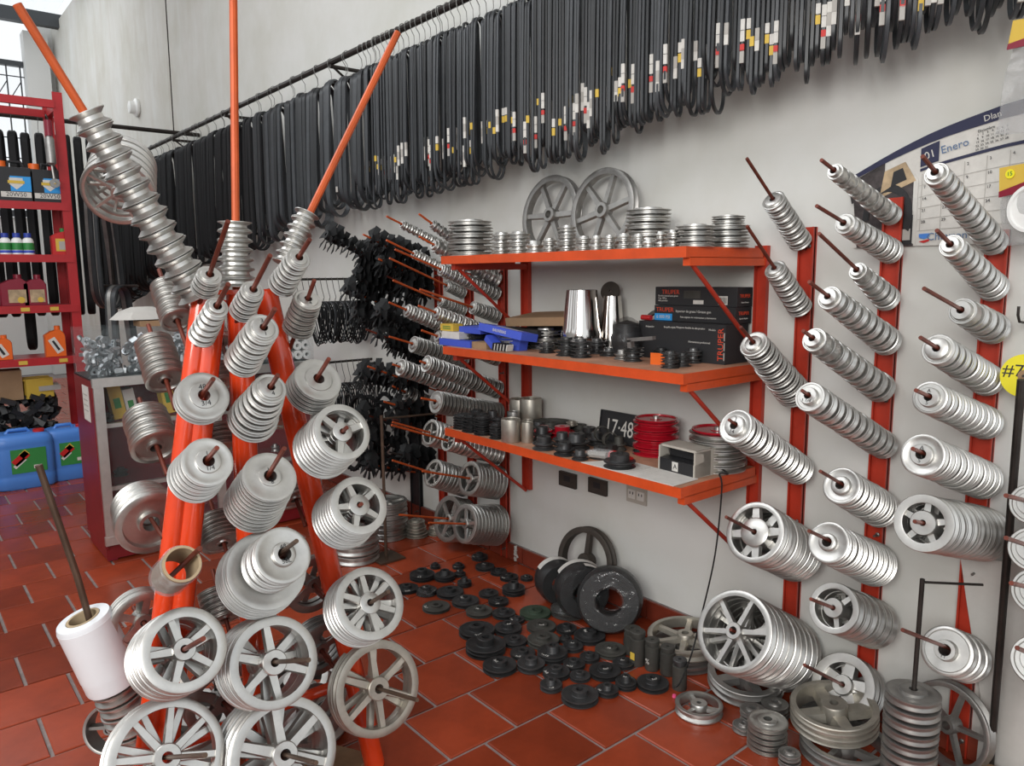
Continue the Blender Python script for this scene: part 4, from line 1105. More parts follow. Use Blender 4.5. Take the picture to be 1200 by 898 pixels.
# stretch film roll on the lowest left rear rod, pulleys under it
ft, fb = Vector(FILM['top']), Vector(FILM['bot'])
fd = (ft - fb).normalized()
FL = (ft - fb).length
roll = tag(ob('film_roll', MB().lathe([(FILM['r'] * 0.6, 0), (FILM['r'] * 0.98, 0), (FILM['r'], 0.006), (FILM['r'], FL - 0.012), (FILM['r'] * 0.95, FL - 0.002), (FILM['r'] * 0.62, FL)], 40).mesh('film_roll', 'milk', 40), mtx=axis_mtx(fb, fd)), 'thick milky white roll of stretch film on the leaning brown rod', 'roll')
part('cardboard_core', MB().lathe([(FILM['r'] * 0.5, -0.002), (FILM['r'] * 0.6, -0.002), (FILM['r'] * 0.6, FL + 0.001), (FILM['r'] * 0.5, FL + 0.001)], 32), 'tube', roll)
part('loose_film_edge', MB().lathe([(FILM['r'] * 1.002, FL * 0.2), (FILM['r'] * 1.012, FL * 0.2), (FILM['r'] * 1.012, FL * 0.93), (FILM['r'] * 1.002, FL * 0.93)], 40), 'milk', roll)
tip = Vector(FILM['tip'])
foot = fb - fd * 0.26
part('rod', MB().tube([foot + fd * 0.02, foot + fd * (0.26 + FL * 0.5), fb + (tip - fb) * 0.5, tip], 0.0085, 10), 'rodbrown', stand, mtx=mi)
stack(fb - fd * 0.215, fb - fd * 0.004, FILM['r'] * 0.96, FILM['r'] * 0.88, 6, 'solid', 'alu_dull', 'under the white film roll', None, None, noun='dull aluminium', hub=0.6, hubh=0.1, name='flat_pulley')
wheel(axis_mtx((-2.42, -2.21, 0.27), (0.75, -0.5, 0.2)), 0.075, 0.07, 'alu_grey', 4, 'dark grey wide rim behind the pulleys under the film roll', th=0.12, hub=0.2)

# cardboard tube with a little clear film left
tB, tQ = Vector(TUBE['B']), Vector(TUBE['Q'])
td = (tQ - tB).normalized()
TL = 0.13
t0 = tQ - td * TL
tube = tag(ob('film_core', MB().lathe([(0.037, 0), (0.043, 0), (0.043, TL), (0.037, TL)], 32).mesh('film_core', 'tube', 40), mtx=axis_mtx(t0, td)), 'cardboard core with a last bit of clear film on stand leg', 'tube')
part('clear_film', MB().lathe([(0.0435, -0.012), (0.0475, -0.008), (0.047, TL - 0.012), (0.0435, TL - 0.008)], 32), 'bag', tube)
part('rod', MB().tube([tB, tQ + td * 0.02 + Vector((0.02, 0.03, 0.03))], 0.0065, 8), 'rod', stand, mtx=mi)

# heap of grey spoked castings at the foot of the stand
for i, (x, y, z, r, dx, dy, dz, n) in enumerate(((-2.4, -1.62, 0.02, 0.14, 0.1, -0.1, 1, 5), (-2.42, -1.60, 0.10, 0.13, 0.15, -0.2, 1, 5), (-2.38, -1.66, 0.18, 0.12, 0.3, -0.35, 1, 3), (-2.55, -1.95, 0.02, 0.15, 0.05, 0.1, 1, 6), (-2.52, -1.97, 0.09, 0.13, 0.2, -0.2, 1, 4))):
    wheel(axis_mtx((x, y, z), (dx, dy, dz), i), r, 0.06, 'alu_grey', n, f'{nth(i + 1)} heavy grey cast pulley heaped on the floor behind the stand', hub=0.3, width=0.2)
tag(ob('wooden_board', MB().box((-2.3, -1.7, 0.012), (0.5, 0.12, 0.022), Matrix.Rotation(0.5, 3, 'Z')).mesh('wooden_board', 'wood', 0)), 'rough wooden board on the floor under the right stand leg', 'board')

# ------------------------------------------------------------------ shelf unit
XS0, XS1 = -3.13, -1.655
shelf = thing('shelf_unit', 'orange-red steel wall shelf unit with three wide boards', 'shelf', (-2.4, 0, 0.4))
mi = shelf.matrix_basis.inverted()
for x, z0 in ((-3.06, 0.44), (-1.67, 0.45)):
    part('post', MB().box((x, -0.012, (z0 + 1.70) / 2), (0.042, 0.022, 1.70 - z0)).box((x - 0.019, -0.026, (z0 + 1.70) / 2), (0.004, 0.03, 1.70 - z0)), 'postred', shelf, 0, mtx=mi)
for nm, z in (('upper', 1.689), ('middle', 1.248), ('lower', 0.836)):
    x1 = XS1
    b = MB().box(((XS0 + x1) / 2, -0.268, z - 0.006), (x1 - XS0 - 0.012, 0.468, 0.012))
    brd = part('board', b, 'boardtop', shelf, 0, mtx=mi)
    part('edge_lip', MB().box(((XS0 + x1) / 2, -0.504, z - 0.018), (x1 - XS0, 0.006, 0.038)).box((x1 - 0.003, -0.27, z - 0.018), (0.006, 0.462, 0.038)).box((XS0 + 0.003, -0.27, z - 0.018), (0.006, 0.462, 0.038)), 'shelfred', shelf, 0, mtx=mi)
    for x in (-3.06, -1.67):
        part('support_arm', MB().box((x, -0.25, z - 0.05), (0.03, 0.47, 0.03)), 'postred' if x < -2 else 'shelfred', shelf, 0, mtx=mi)
        part('brace', MB().tube([(x, -0.46, z - 0.055), (x, -0.03, z - 0.40)], 0.0085, 8), 'postred', shelf, mtx=mi)


def pile(x, y, z, r, h, n, m, label, name='pulley_stack', hub=0.6, hubh=0.3, bore=0.22, step=False, group=None, noun=''):
    """n pulleys lying flat on each other; each is a thing"""
    t = h / n
    for i in range(n):
        rr = r * random.uniform(0.96, 1.0) * (1 - 0.25 * i / max(1, n - 1) if step else 1)
        o = ob(name, vee_mesh(round(rr, 3), round(t * 0.97, 4), m, hub, hubh, bore, deep=0.26), loc=(x + random.uniform(-1, 1) * r * 0.03, y + random.uniform(-1, 1) * r * 0.03, z + i * t))
        o.rotation_euler = (0, 0, random.uniform(0, 6))
        lab = label if n == 1 else f'{"top" if i == n - 1 else "bottom" if i == 0 else "middle" if n == 3 else nth(i + 1) + " from below"} {label}'
        tag(o, lab, 'pulley', group)
    return o


# top shelf: bright aluminium pulleys
TOPL = ['wide aluminium pulley of tall stack at far end of top shelf', 'aluminium pulley of short stack beside the tall stack, top shelf', 'aluminium pulley of short stack second from the tall stack, top shelf', 'single low aluminium pulley before the smaller leaning wheel', 'small aluminium pulley before the smaller leaning wheel', 'aluminium pulley of taller small stack between the leaning wheels', 'small aluminium pulley under the larger leaning wheel, first from far end', 'small aluminium pulley under the larger leaning wheel, second from far end', 'small aluminium pulley under the larger leaning wheel, third from far end', 'small aluminium pulley under the larger leaning wheel, fourth from far end', 'small aluminium pulley just before the wide middle stack', 'lowest little aluminium pulley before the wide middle stack', 'slim aluminium pulley past the wide middle stack', 'rounded aluminium pulley past the wide middle stack', 'slim aluminium pulley touching the near end stack', 'wide aluminium pulley of middle stack by the larger wheel', 'aluminium pulley of front near end stack on top shelf', 'aluminium pulley of rear near end stack on top shelf', 'smaller aluminium pulley crowning the rear near end stack']
for i, (x, y, r, h, n) in enumerate(TOP):
    z = 1.6895
    if i == 18:
        x, y = TOP[17][0], TOP[17][1]
        z += TOP[17][3]
        r = min(r, TOP[17][2] * 0.85)
    if i == 16:
        y, r = -0.40, 0.068
    if i == 17:
        y, r = -0.20, 0.08
        x += 0.0
    if i == 18:
        y = -0.20
    pile(x, y, z, r, h, n, 'alu', TOPL[i], 'shelf_pulley')
for (c, r), lab, n, ph in zip(WHEELS, ('smaller six-spoked aluminium wheel leaning on the wall above the top shelf', 'larger six-spoked aluminium wheel leaning on the wall above the top shelf'), (6, 6), (0.0, 0.26)):
    d = Vector((0.02, -1.0, 0.14))
    c = Vector((c[0] + (0.06 if r < 0.19 and lab[0] == 's' else 0.0), -0.02 - 0.2 * 0.14 - (0.06 if r > 0.17 else 0.02), 1.689 + r * 1.0 + 0.003))
    wheel(axis_mtx(c - d.normalized() * 0.02, d, ph), r, 0.04, 'alu_grey', n, lab, hub=0.19, th=0.15, width=0.15)

# middle shelf: cartons
def carton(name, x0, x1, yf, dp, z0, z1, m, label, rot=0.0, cat='box'):
    w, h = x1 - x0, z1 - z0
    t = thing(name, label, cat, mtx=Matrix.Translation(((x0 + x1) / 2, yf + dp / 2, z0)) @ Matrix.Rotation(rot, 4, 'Z'))
    part('carton', MB().box((0, 0, h / 2), (w, dp, h)), m, t, 0)
    part('lid_flap', MB().box((0, 0, h + 0.0006), (w * 0.995, dp * 0.995, 0.001)), m, t, 0)
    return t, w, h, dp


FR = Matrix.Rotation(PI / 2, 4, 'X')                                    # text facing -Y
RT = Matrix.Rotation(PI / 2, 4, 'Z') @ Matrix.Rotation(PI / 2, 4, 'X')   # text facing +X
C = {c[0]: c for c in CARTONS}
zb = 1.2485
hT3, hT2, hT1 = 0.152, 0.062, 0.074
t, w, h, dp = carton('tool_carton', C['T3'][1], C['T3'][2], C['T3'][3] - 0.015, 0.15, zb, zb + hT3, 'blackcarton', 'large black tool carton at the bottom of the boxes on middle shelf')
text('TRUPER', 0.036, 'truper', t, Matrix.Translation((w * 0.455, -dp / 2 - 0.001, h * 0.5)) @ FR @ Matrix.Rotation(PI / 2, 4, 'Z'))
for (fx_, fz, tx) in ((-0.36, 0.86, 'Adaptador'), (-0.12, 0.87, 'Boquilla rigida'), (0.12, 0.88, 'Manguera flexible de alta presion'), (0.36, 0.86, 'Modelo'), (0.22, 0.52, 'Herramienta profesional')):
    text(tx, 0.0105, 'white', t, Matrix.Translation((w * fx_, -dp / 2 - 0.001, h * fz)) @ FR)
for zz in (0.2, 0.45, 0.7):
    part('printed_icon', MB().box((w * 0.49 , -dp / 2 - 0.0005, h * zz), (0.004, 0.001, 0.03)), 'greypaper', t, 0)
zt = zb + hT3 + 0.0025
t, w, h, dp = carton('grease_gun_carton', C['T2'][1], C['T2'][2], C['T2'][3], 0.105, zt, zt + hT2, 'blackcarton', 'black grease gun carton with a blue panel, middle of the stack')
text('TRUPER', 0.026, 'truper', t, Matrix.Translation((-w * 0.36, -dp / 2 - 0.001, h * 0.72)) @ FR)
text('Inyector de grasa / Grease gun', 0.014, 'white', t, Matrix.Translation((w * 0.0, -dp / 2 - 0.001, h * 0.66)) @ FR)
part('blue_panel', MB().box((-w * 0.38, -dp / 2 - 0.0006, h * 0.24), (w * 0.23, 0.001, h * 0.46)), 'skyblue', t, 0)
text('6 000 PSI', 0.019, 'white', t, Matrix.Translation((-w * 0.38, -dp / 2 - 0.0018, h * 0.24)) @ FR)
text('Para engrase de rodamientos y chumaceras', 0.010, 'white', t, Matrix.Translation((w * 0.06, -dp / 2 - 0.001, h * 0.28)) @ FR)
text('TRUPER', 0.02, 'truper', t, Matrix.Translation((w / 2 + 0.001, 0, h * 0.62)) @ RT)
text('Inyector de grasa', 0.008, 'white', t, Matrix.Translation((w / 2 + 0.001, 0, h * 0.3)) @ RT)
zt2 = zt + hT2 + 0.0025
t, w, h, dp = carton('grease_gun_carton', C['T1'][1], C['T1'][2], C['T1'][3], 0.10, zt2, zt2 + hT1, 'blackcarton', 'black carton with a white barcode on top of the stack')
text('TRUPER', 0.026, 'truper', t, Matrix.Translation((-w * 0.30, -dp / 2 - 0.001, h * 0.72)) @ FR)
text('Bomba manual para grasa\nCap. 400 g\nAlta presion', 0.010, 'white', t, Matrix.Translation((-w * 0.46, -dp / 2 - 0.001, h * 0.38)) @ FR, align='LEFT')
part('grey_panel', MB().box((-w * 0.03, -dp / 2 - 0.0005, h * 0.6), (w * 0.2, 0.001, h * 0.42)), 'iron_grey', t, 0)
part('white_sticker', MB().box((w * 0.05, -dp / 2 - 0.0008, h * 0.2), (0.05, 0.001, 0.016)), 'white', t, 0)
part('barcode', MB().box((w * 0.34, -dp / 2 - 0.0008, h * 0.32), (0.042, 0.001, 0.034)), 'white', t, 0)
for i in range(7):
    part('barcode_bar', MB().box((w * 0.34 - 0.015 + i * 0.005, -dp / 2 - 0.0016, h * 0.32), (0.002, 0.0006, 0.024)), 'ink', t, 0)
text('TRUPER', 0.02, 'truper', t, Matrix.Translation((w / 2 + 0.001, 0, h * 0.55)) @ RT)
text('Grasa / Grease', 0.008, 'white', t, Matrix.Translation((w / 2 + 0.001, 0, h * 0.22)) @ RT)
o = tag(ob('red_rod', MB().tube([(C['T3'][1] - 0.02, -0.13, zb + hT3 + 0.0125), (C['T3'][1] + 0.03, -0.13, zb + hT3 + 0.012)], 0.011, 10).mesh('red_rod', 'red')), 'red rod end lying on the large black carton', 'handle')

Bm = {q[0]: q for q in BLUES}
def bbox(k, m, label, name='spark_carton', z0=None, rot=0.0, dz=None):
    _, x0, x1, yf, dp, a, c = Bm[k]
    a = z0 if z0 is not None else a
    hh = dz or (Bm[k][6] - Bm[k][5])
    return carton(name, x0, x1, yf, dp, a, a + hh, m, label, rot)


t, w, h, dp = bbox('lowblue1', 'blue', 'flat blue carton at the far end of the middle shelf', z0=zb, dz=0.032)
t, w, h, dp = bbox('lowblue2', 'blue', 'small blue carton beside the brown tray on the middle shelf', z0=zb, dz=0.03)
t, w, h, dp = bbox('brown', 'card', 'low brown cardboard tray on the middle shelf', 'cardboard_tray', z0=zb, dz=0.03)
t, w, h, dp = bbox('white', 'white', 'white carton resting on the flat blue carton', 'white_carton', z0=zb + 0.0345, dz=0.034)
t, w, h, dp = bbox('yellow', 'yellow', 'little pale yellow carton on the white carton', 'yellow_carton', z0=zb + 0.071, dz=0.034)
for i in range(3):
    part('printed_line', MB().box((0, -dp / 2 - 0.0005, h * (0.3 + 0.2 * i)), (w * 0.6, 0.001, 0.003)), 'green', t, 0)
t, w, h, dp = bbox('longblack', 'blackcarton', 'long flat black case behind the blue cartons', 'tool_case', z0=zb + 0.06, dz=0.03)
part('support_block', MB().box((0, 0, -0.03), (w * 0.9, dp * 0.8, 0.056)), 'blackcarton', t, 0)
t, w, h, dp = bbox('blue1', 'blue', 'blue carton over the coiled black springs', z0=zb + 0.066, dz=0.03)
sp = thing('spring_tray', 'dark coil springs in a row under the blue carton', 'springs', (Bm['blue1'][1] + 0.05, Bm['blue1'][3] + 0.05, zb + 0.0305))
for i in range(5):
    pts = [(0.017 * i - 0.03 + 0.007 * math.cos(a * 0.9), 0.0 + a * 0.0016 - 0.03, 0.016 + 0.012 * math.sin(a * 0.9)) for a in range(38)]
    part('spring', MB().tube(pts, 0.002, 5), 'blackplastic', sp)
part('tray', MB().box((0, 0, 0.002), (0.1, 0.09, 0.003)), 'blackcarton', sp, 0)
_, x0, x1, yf, dp_, a, c = Bm['bluebig']
t = thing('spark_carton', 'largest blue carton with pale print, tilted on other boxes', 'box', mtx=Matrix.Translation(((x0 + x1) / 2, yf + 0.04, zb + 0.064)) @ Matrix.Rotation(0.1, 4, 'Y') @ Matrix.Rotation(-0.15, 4, 'X'))
w, h, dp = (x1 - x0), 0.036, 0.10
part('carton', MB().box((0, 0, h / 2), (w, dp, h)), 'blue', t, 0)
part('pale_print', MB().box((0.0, 0.01, h + 0.0006), (w * 0.5, dp * 0.35, 0.001)), 'greypaper', t, 0)
text('BALINERAS', 0.02, 'white', t, Matrix.Translation((0, -dp / 2 - 0.001, h * 0.5)) @ FR)
part('support_flap', MB().box((0, 0.03, -0.03), (w * 0.6, dp * 0.5, 0.058)), 'blue', t, 0)
_, x0, x1, yf, dp_, a, c = Bm['bluetilt']
t = thing('open_carton', 'narrow blue carton tipped on its corner showing black ribs', 'box', mtx=Matrix.Translation(((x0 + x1) / 2 + 0.03, yf + 0.03, zb + 0.012)) @ Matrix.Rotation(0.62, 4, 'Y'))
part('carton', MB().box((0, 0, 0.016), (0.11, 0.05, 0.03)), 'blue', t, 0)
rb = thing('ribbed_pads', 'black pads with white stripes beside the tipped blue carton', 'pads', ((x0 + x1) / 2 + 0.1, yf + 0.02, zb))
for i in range(5):
    part('pad', MB().box((-0.04 + 0.022 * i, 0, 0.018), (0.012, 0.04, 0.034), Matrix.Rotation(0.25, 3, 'Y')), 'blackplastic', rb, 0)
    part('white_stripe', MB().box((-0.029 + 0.022 * i, 0, 0.017), (0.006, 0.038, 0.03), Matrix.Rotation(0.25, 3, 'Y')), 'white', rb, 0)
# brown carton lid propped at the back
lx0, lx1 = CARDLID[0], CARDLID[3]
t = thing('cardboard_carton', 'brown cardboard carton lying tilted over a blue box by the wall', 'box', mtx=Matrix.Translation(((lx0 + lx1) / 2, -0.16, zb + 0.118)) @ Matrix.Rotation(-0.05, 4, 'Y') @ Matrix.Rotation(0.12, 4, 'X'))
part('carton', MB().box((0, 0, 0.022), (lx1 - lx0, 0.2, 0.04)), 'card', t, 0)
t, w, h, dp = carton('blue_carton', lx1 - 0.14, lx1 - 0.01, -0.14, 0.11, zb + 0.062, zb + 0.112, 'blue', 'blue box squeezed under the brown carton')
t, w, h, dp = carton('yellow_carton', lx1 - 0.13, lx1 + 0.0, -0.135, 0.1, zb, zb + 0.06, 'yellow', 'ochre box at the bottom under the brown carton')
t, w, h, dp = carton('tool_case', lx0 + 0.02, lx1 - 0.15, -0.14, 0.1, zb, zb + 0.10, 'blackcarton', 'black box under the low end of the brown carton')

# polished funnels
cx, cy, cr, ch = CONE[0]
cx, cy, cr, ch = cx - 0.01, -0.2, cr * 1.12, ch * 1.08
t = thing('steel_funnel', 'tall polished steel cone standing on the middle shelf', 'cone', (cx, cy, zb))
b = MB().lathe([(cr, 0), (cr * 1.02, 0.02), (cr * 1.02, 0.03), (cr * 1.0, 0.035), (cr * 1.01, 0.06), (cr * 0.97, 0.065), (cr * 0.98, 0.085), (cr * 0.9, ch * 0.4), (cr * 0.72, ch), (cr * 0.68, ch), (cr * 0.86, ch * 0.4), (cr * 0.94, 0.06), (cr * 0.96, 0)], 48)
part('cone', b, 'chrome', t)
part('dark_opening', MB().lathe([(0.0, ch - 0.012), (cr * 0.66, ch - 0.012), (cr * 0.66, ch - 0.006), (0.0, ch - 0.006)], 32, closed=False), 'ink', t)
t2 = thing('steel_funnel', 'second polished steel cone half hidden behind the first cone', 'cone', (cx + 0.085, cy + 0.11, zb))
part('cone', MB().lathe([(cr * 0.62, 0), (cr * 0.64, 0.02), (cr * 0.6, 0.06), (cr * 0.4, ch * 0.9), (cr * 0.36, ch * 0.9), (cr * 0.56, 0.06)], 40), 'chrome', t2)
dk = tag(ob('dark_disc', MB().lathe([(0.006, 0), (0.043, 0), (0.045, 0.004), (0.045, 0.01), (0.006, 0.01)], 28, axis_mtx((cx + 0.055, -0.07, zb + ch - 0.01), (0.35, -0.9, 0.25))).mesh('dark_disc', 'iron_brown')), 'brown disc propped on the cones against the wall', 'disc')
wb = Vector(WRAPBALL)
t = thing('wrapped_part', 'black part wrapped in shiny clear plastic behind the small pulleys', 'part', (wb.x, wb.y, zb))
b = MB()
pr = [(0.0, 0.0)] + [(0.075 * math.sin(PI * k / 9) * (1 + 0.12 * math.sin(k * 2.2)), 0.085 - 0.085 * math.cos(PI * k / 9)) for k in range(1, 9)] + [(0.0, 0.17)]
b.lathe(pr, 14, closed=False)
b.v = [(x * (1 + 0.1 * math.sin(7 * z * 20 + x * 60)), y * (1 + 0.12 * math.cos(x * 70 + z * 50)), z) for x, y, z in b.v]
part('wrap', b, 'film', t, 20)
part('core', MB().lathe([(0.0, 0.01), (0.06, 0.01), (0.07, 0.08), (0.05, 0.14), (0.0, 0.155)], 20, closed=False), 'blackplastic', t)
tag(ob('dark_visor', MB().lathe([(0.05, 0), (0.065, 0), (0.065, 0.02), (0.05, 0.02)], 24, axis_mtx((wb.x + 0.06, -0.06, zb + 0.13), (0.3, -0.9, 0.2))).mesh('dark_visor', 'iron_grey')), 'grey ring standing behind the plastic-wrapped part', 'ring')

SIZEW = lambda r: 'large' if r > 0.042 else 'medium' if r > 0.03 else 'small'
order = sorted(range(len(MID)), key=lambda i: -MID[i][0])
rank = {i: k + 1 for k, i in enumerate(order)}
MW = {'alu': 'bright aluminium', 'iron': 'black and silver', 'alu_grey': 'grey metal', 'iron_grey': 'dull grey', 'redgloss': 'red', 'iron_green': 'greenish', 'alu_dull': 'grey aluminium'}
for i, (x, y, r, h, n, m) in enumerate(MID):
    pile(x, y, zb, r, h, n, 'sprocket' if m == 'iron' else m, f'{MW[m]} sprocket, {nth(rank[i])} pile from the near end of middle shelf', 'toothed_pulley', hub=0.55, hubh=0.38)
tag(ob('grey_clamp', MB().box((0, 0, 0), (0.13, 0.02, 0.014)).box((-0.055, 0, -0.016), (0.02, 0.02, 0.03)).mesh('grey_clamp', 'alu_grey', 0), mtx=Matrix.Translation((-1.955, -0.385, zb + 0.099)) @ Matrix.Rotation(-0.12, 4, 'Y')), 'grey metal clamp bar lying across the small sprockets', 'clamp')
tag(ob('orange_card', MB().box((0, 0, 0.02), (0.07, 0.002, 0.05)).mesh('orange_card', 'orangeplastic', 0), mtx=Matrix.Translation((-1.9, -0.345, zb)) @ Matrix.Rotation(0.2, 4, 'Z')), 'small orange-red card standing among the sprockets', 'card')

# lower shelf
zl = 0.8365
order = sorted(range(len(LOW)), key=lambda i: LOW[i][0])
rank = {i: k + 1 for k, i in enumerate(order)}
for i, (x, y, r, h, n, m) in enumerate(LOW):
    pile(x, y, zl, r, h * 0.85, n if n > 2 else 1, m, f'{"black iron" if m == "iron" else MW[m]} pulley, {nth(rank[i])} pile from far end of lower shelf', 'iron_pulley', hub=0.62, hubh=0.35 if n > 2 else 0.48)
for (x, y, r, h), lab, m in zip(LOWCYL, ('short wide zinc sleeve at the front of the lower shelf', 'narrow zinc sleeve beside the front wide sleeve', 'wide tall zinc sleeve behind the front sleeve', 'widest zinc sleeve at the wall on the lower shelf', 'squat zinc bushing between the sleeves', 'small zinc bushing behind the front sleeve'), ('alu_old', 'alu_old', 'alu_old', 'alu_old', 'alu_old', 'alu_grey')):
    y = min(y, -0.05 - r)
    o = tag(ob('zinc_sleeve', MB().lathe([(r * 0.55, 0), (r * 0.97, 0), (r, 0.003), (r, h - 0.003), (r * 0.97, h), (r * 0.9, h), (r * 0.88, h - 0.003), (r * 0.55, h - 0.003)], 32, Matrix.Translation((0, 0, 0))).mesh('zinc_sleeve', m), loc=(x, y, zl)), lab, 'sleeve')
x, y, r, h = LOWRING[0]
wheel(Matrix.Translation((-2.72, -0.16, zl)), 0.13, 0.04, 'iron_grey', 4, 'large dull grey wheel lying flat at the back of the lower shelf', th=0.22)
pile(-2.62, -0.30, zl, 0.045, 0.06, 1, 'redgloss', 'red pulley among the black ones on the lower shelf', 'red_pulley')
pile(-2.60, -0.13, zl + 0.042, 0.03, 0.022, 1, 'alu_old', 'small brassy bushing on the flat grey wheel', 'bushing')
for k, (x, y, r, h) in enumerate(REDW):
    y = min(y, -0.05 - r)
    n = 4 if k == 0 else 5
    for i in range(n):
        t_ = h / n
        lab = f'{nth(i + 1)} wheel from below in the {"red wheel pile by the number plate" if k == 0 else "silver-edged red wheel pile near shelf end"}'
        z = zl + i * t_
        m = 'redgloss'
        o = tag(ob('enamelled_pulley', vee_mesh(round(r * 0.985, 3), round(t_ * 0.96, 4), 'redgloss' if k == 0 else 'alu', 0.2, 0.02, 0.1), loc=(x, y, z)), lab, 'wheel')
        if i == n - 1:
            part('red_face', MB().lathe([(r * 0.1, 0), (r * 0.25, 0), (r * 0.28, -0.008), (r * 0.8, -0.008), (r * 0.84, 0.004), (r * 0.9, 0.004), (r * 0.9, -0.002), (r * 0.1, -0.002)], 36, Matrix.Translation((0, 0, t_ * 0.98 + 0.006))), 'redgloss', o)
            part('centre_boss', MB().lathe([(r * 0.05, 0), (r * 0.14, 0), (r * 0.13, 0.012), (r * 0.05, 0.012)], 20, Matrix.Translation((0, 0, t_ + 0.004))), 'alu', o)
# number plate
sg = Vector(SIGN)
t = thing('number_plate', 'black framed number plate with big white digits on lower shelf', 'sign', mtx=Matrix.Translation((sg.x - 0.05, -0.13, zl + 0.002)) @ Matrix.Rotation(-0.14, 4, 'X'))
part('plate', MB().box((0, 0, 0.07), (0.235, 0.008, 0.135)), 'ink', t, 0)
for a in ((0, 0.002, 0.238, 0.008), (0, 0.138, 0.238, 0.008)):
    part('frame_bar', MB().box((0, -0.004, a[1]), (0.238, 0.012, 0.006)), 'blackplastic', t, 0)
for a in (-1, 1):
    part('frame_bar', MB().box((a * 0.117, -0.004, 0.07), (0.006, 0.012, 0.135)), 'blackplastic', t, 0)
text('17·48', 0.076, 'white', t, Matrix.Translation((0.0, -0.0055, 0.066)) @ FR @ Matrix.Diagonal((1.0, 1.35, 1, 1)))
# dark grey clamp rings in front of the plate
for i in range(2):
    tag(ob('hose_clamp', MB().lathe([(0.03, 0), (0.034, 0), (0.034, 0.022), (0.03, 0.022)], 24, axis_mtx((-2.295 + 0.05 * i, -0.25, zl + 0.066 - 0.02 * i), (0.9, -0.4, 0.1))).mesh('hose_clamp', 'iron_grey')), f'{nth(i + 1)} dark metal ring standing before the number plate', 'ring')
    tag(ob('iron_block', MB().box((-2.27 + 0.05 * i, -0.25, zl + 0.0155), (0.045, 0.06, 0.03)).mesh('iron_block', 'iron', 0)), f'{nth(i + 1)} black iron block carrying a ring by the number plate', 'block')
# banknote checker
a, c, e = (Vector(v) for v in BILL)
t = thing('note_checker', 'beige box device with a dark slot and black front, at shelf end', 'device', mtx=Matrix.Translation(((a.x + c.x) / 2, -0.29, zl)) @ Matrix.Rotation(-0.08, 4, 'Z'))
w = (c.x - a.x)
h = 0.105
dd = 0.13
b = MB()
prof = [(-dd / 2, 0.0), (-dd / 2, 0.05), (-dd * 0.12, 0.058), (-dd * 0.12, 0.088), (-dd * 0.42, 0.094), (-dd * 0.40, 0.102), (dd * 0.3, h), (dd / 2, h * 0.85), (dd / 2, 0)]
n = len(prof)
for s in (-1, 1):
    b.add([(s * w / 2, y, z) for y, z in prof] + [(s * (w / 2 - 0.008), y, z) for y, z in prof], [tuple(range(n)), tuple(range(2 * n - 1, n - 1, -1))] + [(k, (k + 1) % n, n + (k + 1) % n, n + k) for k in range(n)])
prof2 = [(-dd * 0.42, 0.094), (-dd * 0.40, 0.102), (dd * 0.3, h), (dd / 2, h * 0.85), (dd / 2, 0), (dd / 2 - 0.006, 0), (dd / 2 - 0.006, h * 0.8), (dd * 0.28, h - 0.008), (-dd * 0.38, 0.094)]
b.add([(s * w / 2, y, z) for s in (-1, 1) for y, z in prof2], [(k, (k + 1) % 9, 9 + (k + 1) % 9, 9 + k) for k in range(9)])
for s in (-1, 1):                                       # solid cheeks reach to the front
    b.box((s * (w / 2 - 0.004), -0.02, 0.05), (0.008, dd * 0.66, 0.095))
part('housing', b, 'beige', t, 0)
part('black_front', MB().box((0, -dd * 0.28, 0.026), (w - 0.018, dd * 0.44, 0.05)), 'blackplastic', t, 0)
part('dark_slot', MB().box((0, -dd * 0.02, 0.072), (w - 0.018, dd * 0.1, 0.04)), 'ink', t, 0)
part('white_sticker', MB().box((-0.005, -dd / 2 - 0.0006, 0.027), (0.03, 0.001, 0.036)), 'white', t, 0)
text('A', 0.026, 'ink', t, Matrix.Translation((-0.004, -dd / 2 - 0.0016, 0.027)) @ FR)
text('1', 0.012, 'ink', t, Matrix.Translation((-0.012, -dd / 2 - 0.0016, 0.018)) @ FR)
cd = [Vector(p) for p in CORD]
cd[0] = Vector((a.x * 0.2 + c.x * 0.8, -0.21, zl + 0.03))
cd.insert(1, Vector((c.x + 0.055, -0.24, zl + 0.012)))
cd[2] = Vector((XS1 - 0.005, -0.27, zl + 0.012))
cd[3] = Vector((XS1 + 0.014, -0.28, zl - 0.04))


def smooth_path(pts, k=6):
    out = []
    n = len(pts)
    for i in range(n - 1):
        p0, p1, p2, p3 = pts[max(i - 1, 0)], pts[i], pts[i + 1], pts[min(i + 2, n - 1)]
        for j in range(k):
            t = j / k
            out.append(0.5 * ((2 * p1) + (p2 - p0) * t + (2 * p0 - 5 * p1 + 4 * p2 - p3) * t * t + (3 * p1 - p0 - 3 * p2 + p3) * t ** 3))
    return out + [pts[-1]]


tag(ob('power_cord', MB().tube(smooth_path(cd), 0.0035, 6).mesh('power_cord', 'cable')), 'black power cord hanging from the beige device down to the floor', 'cord')
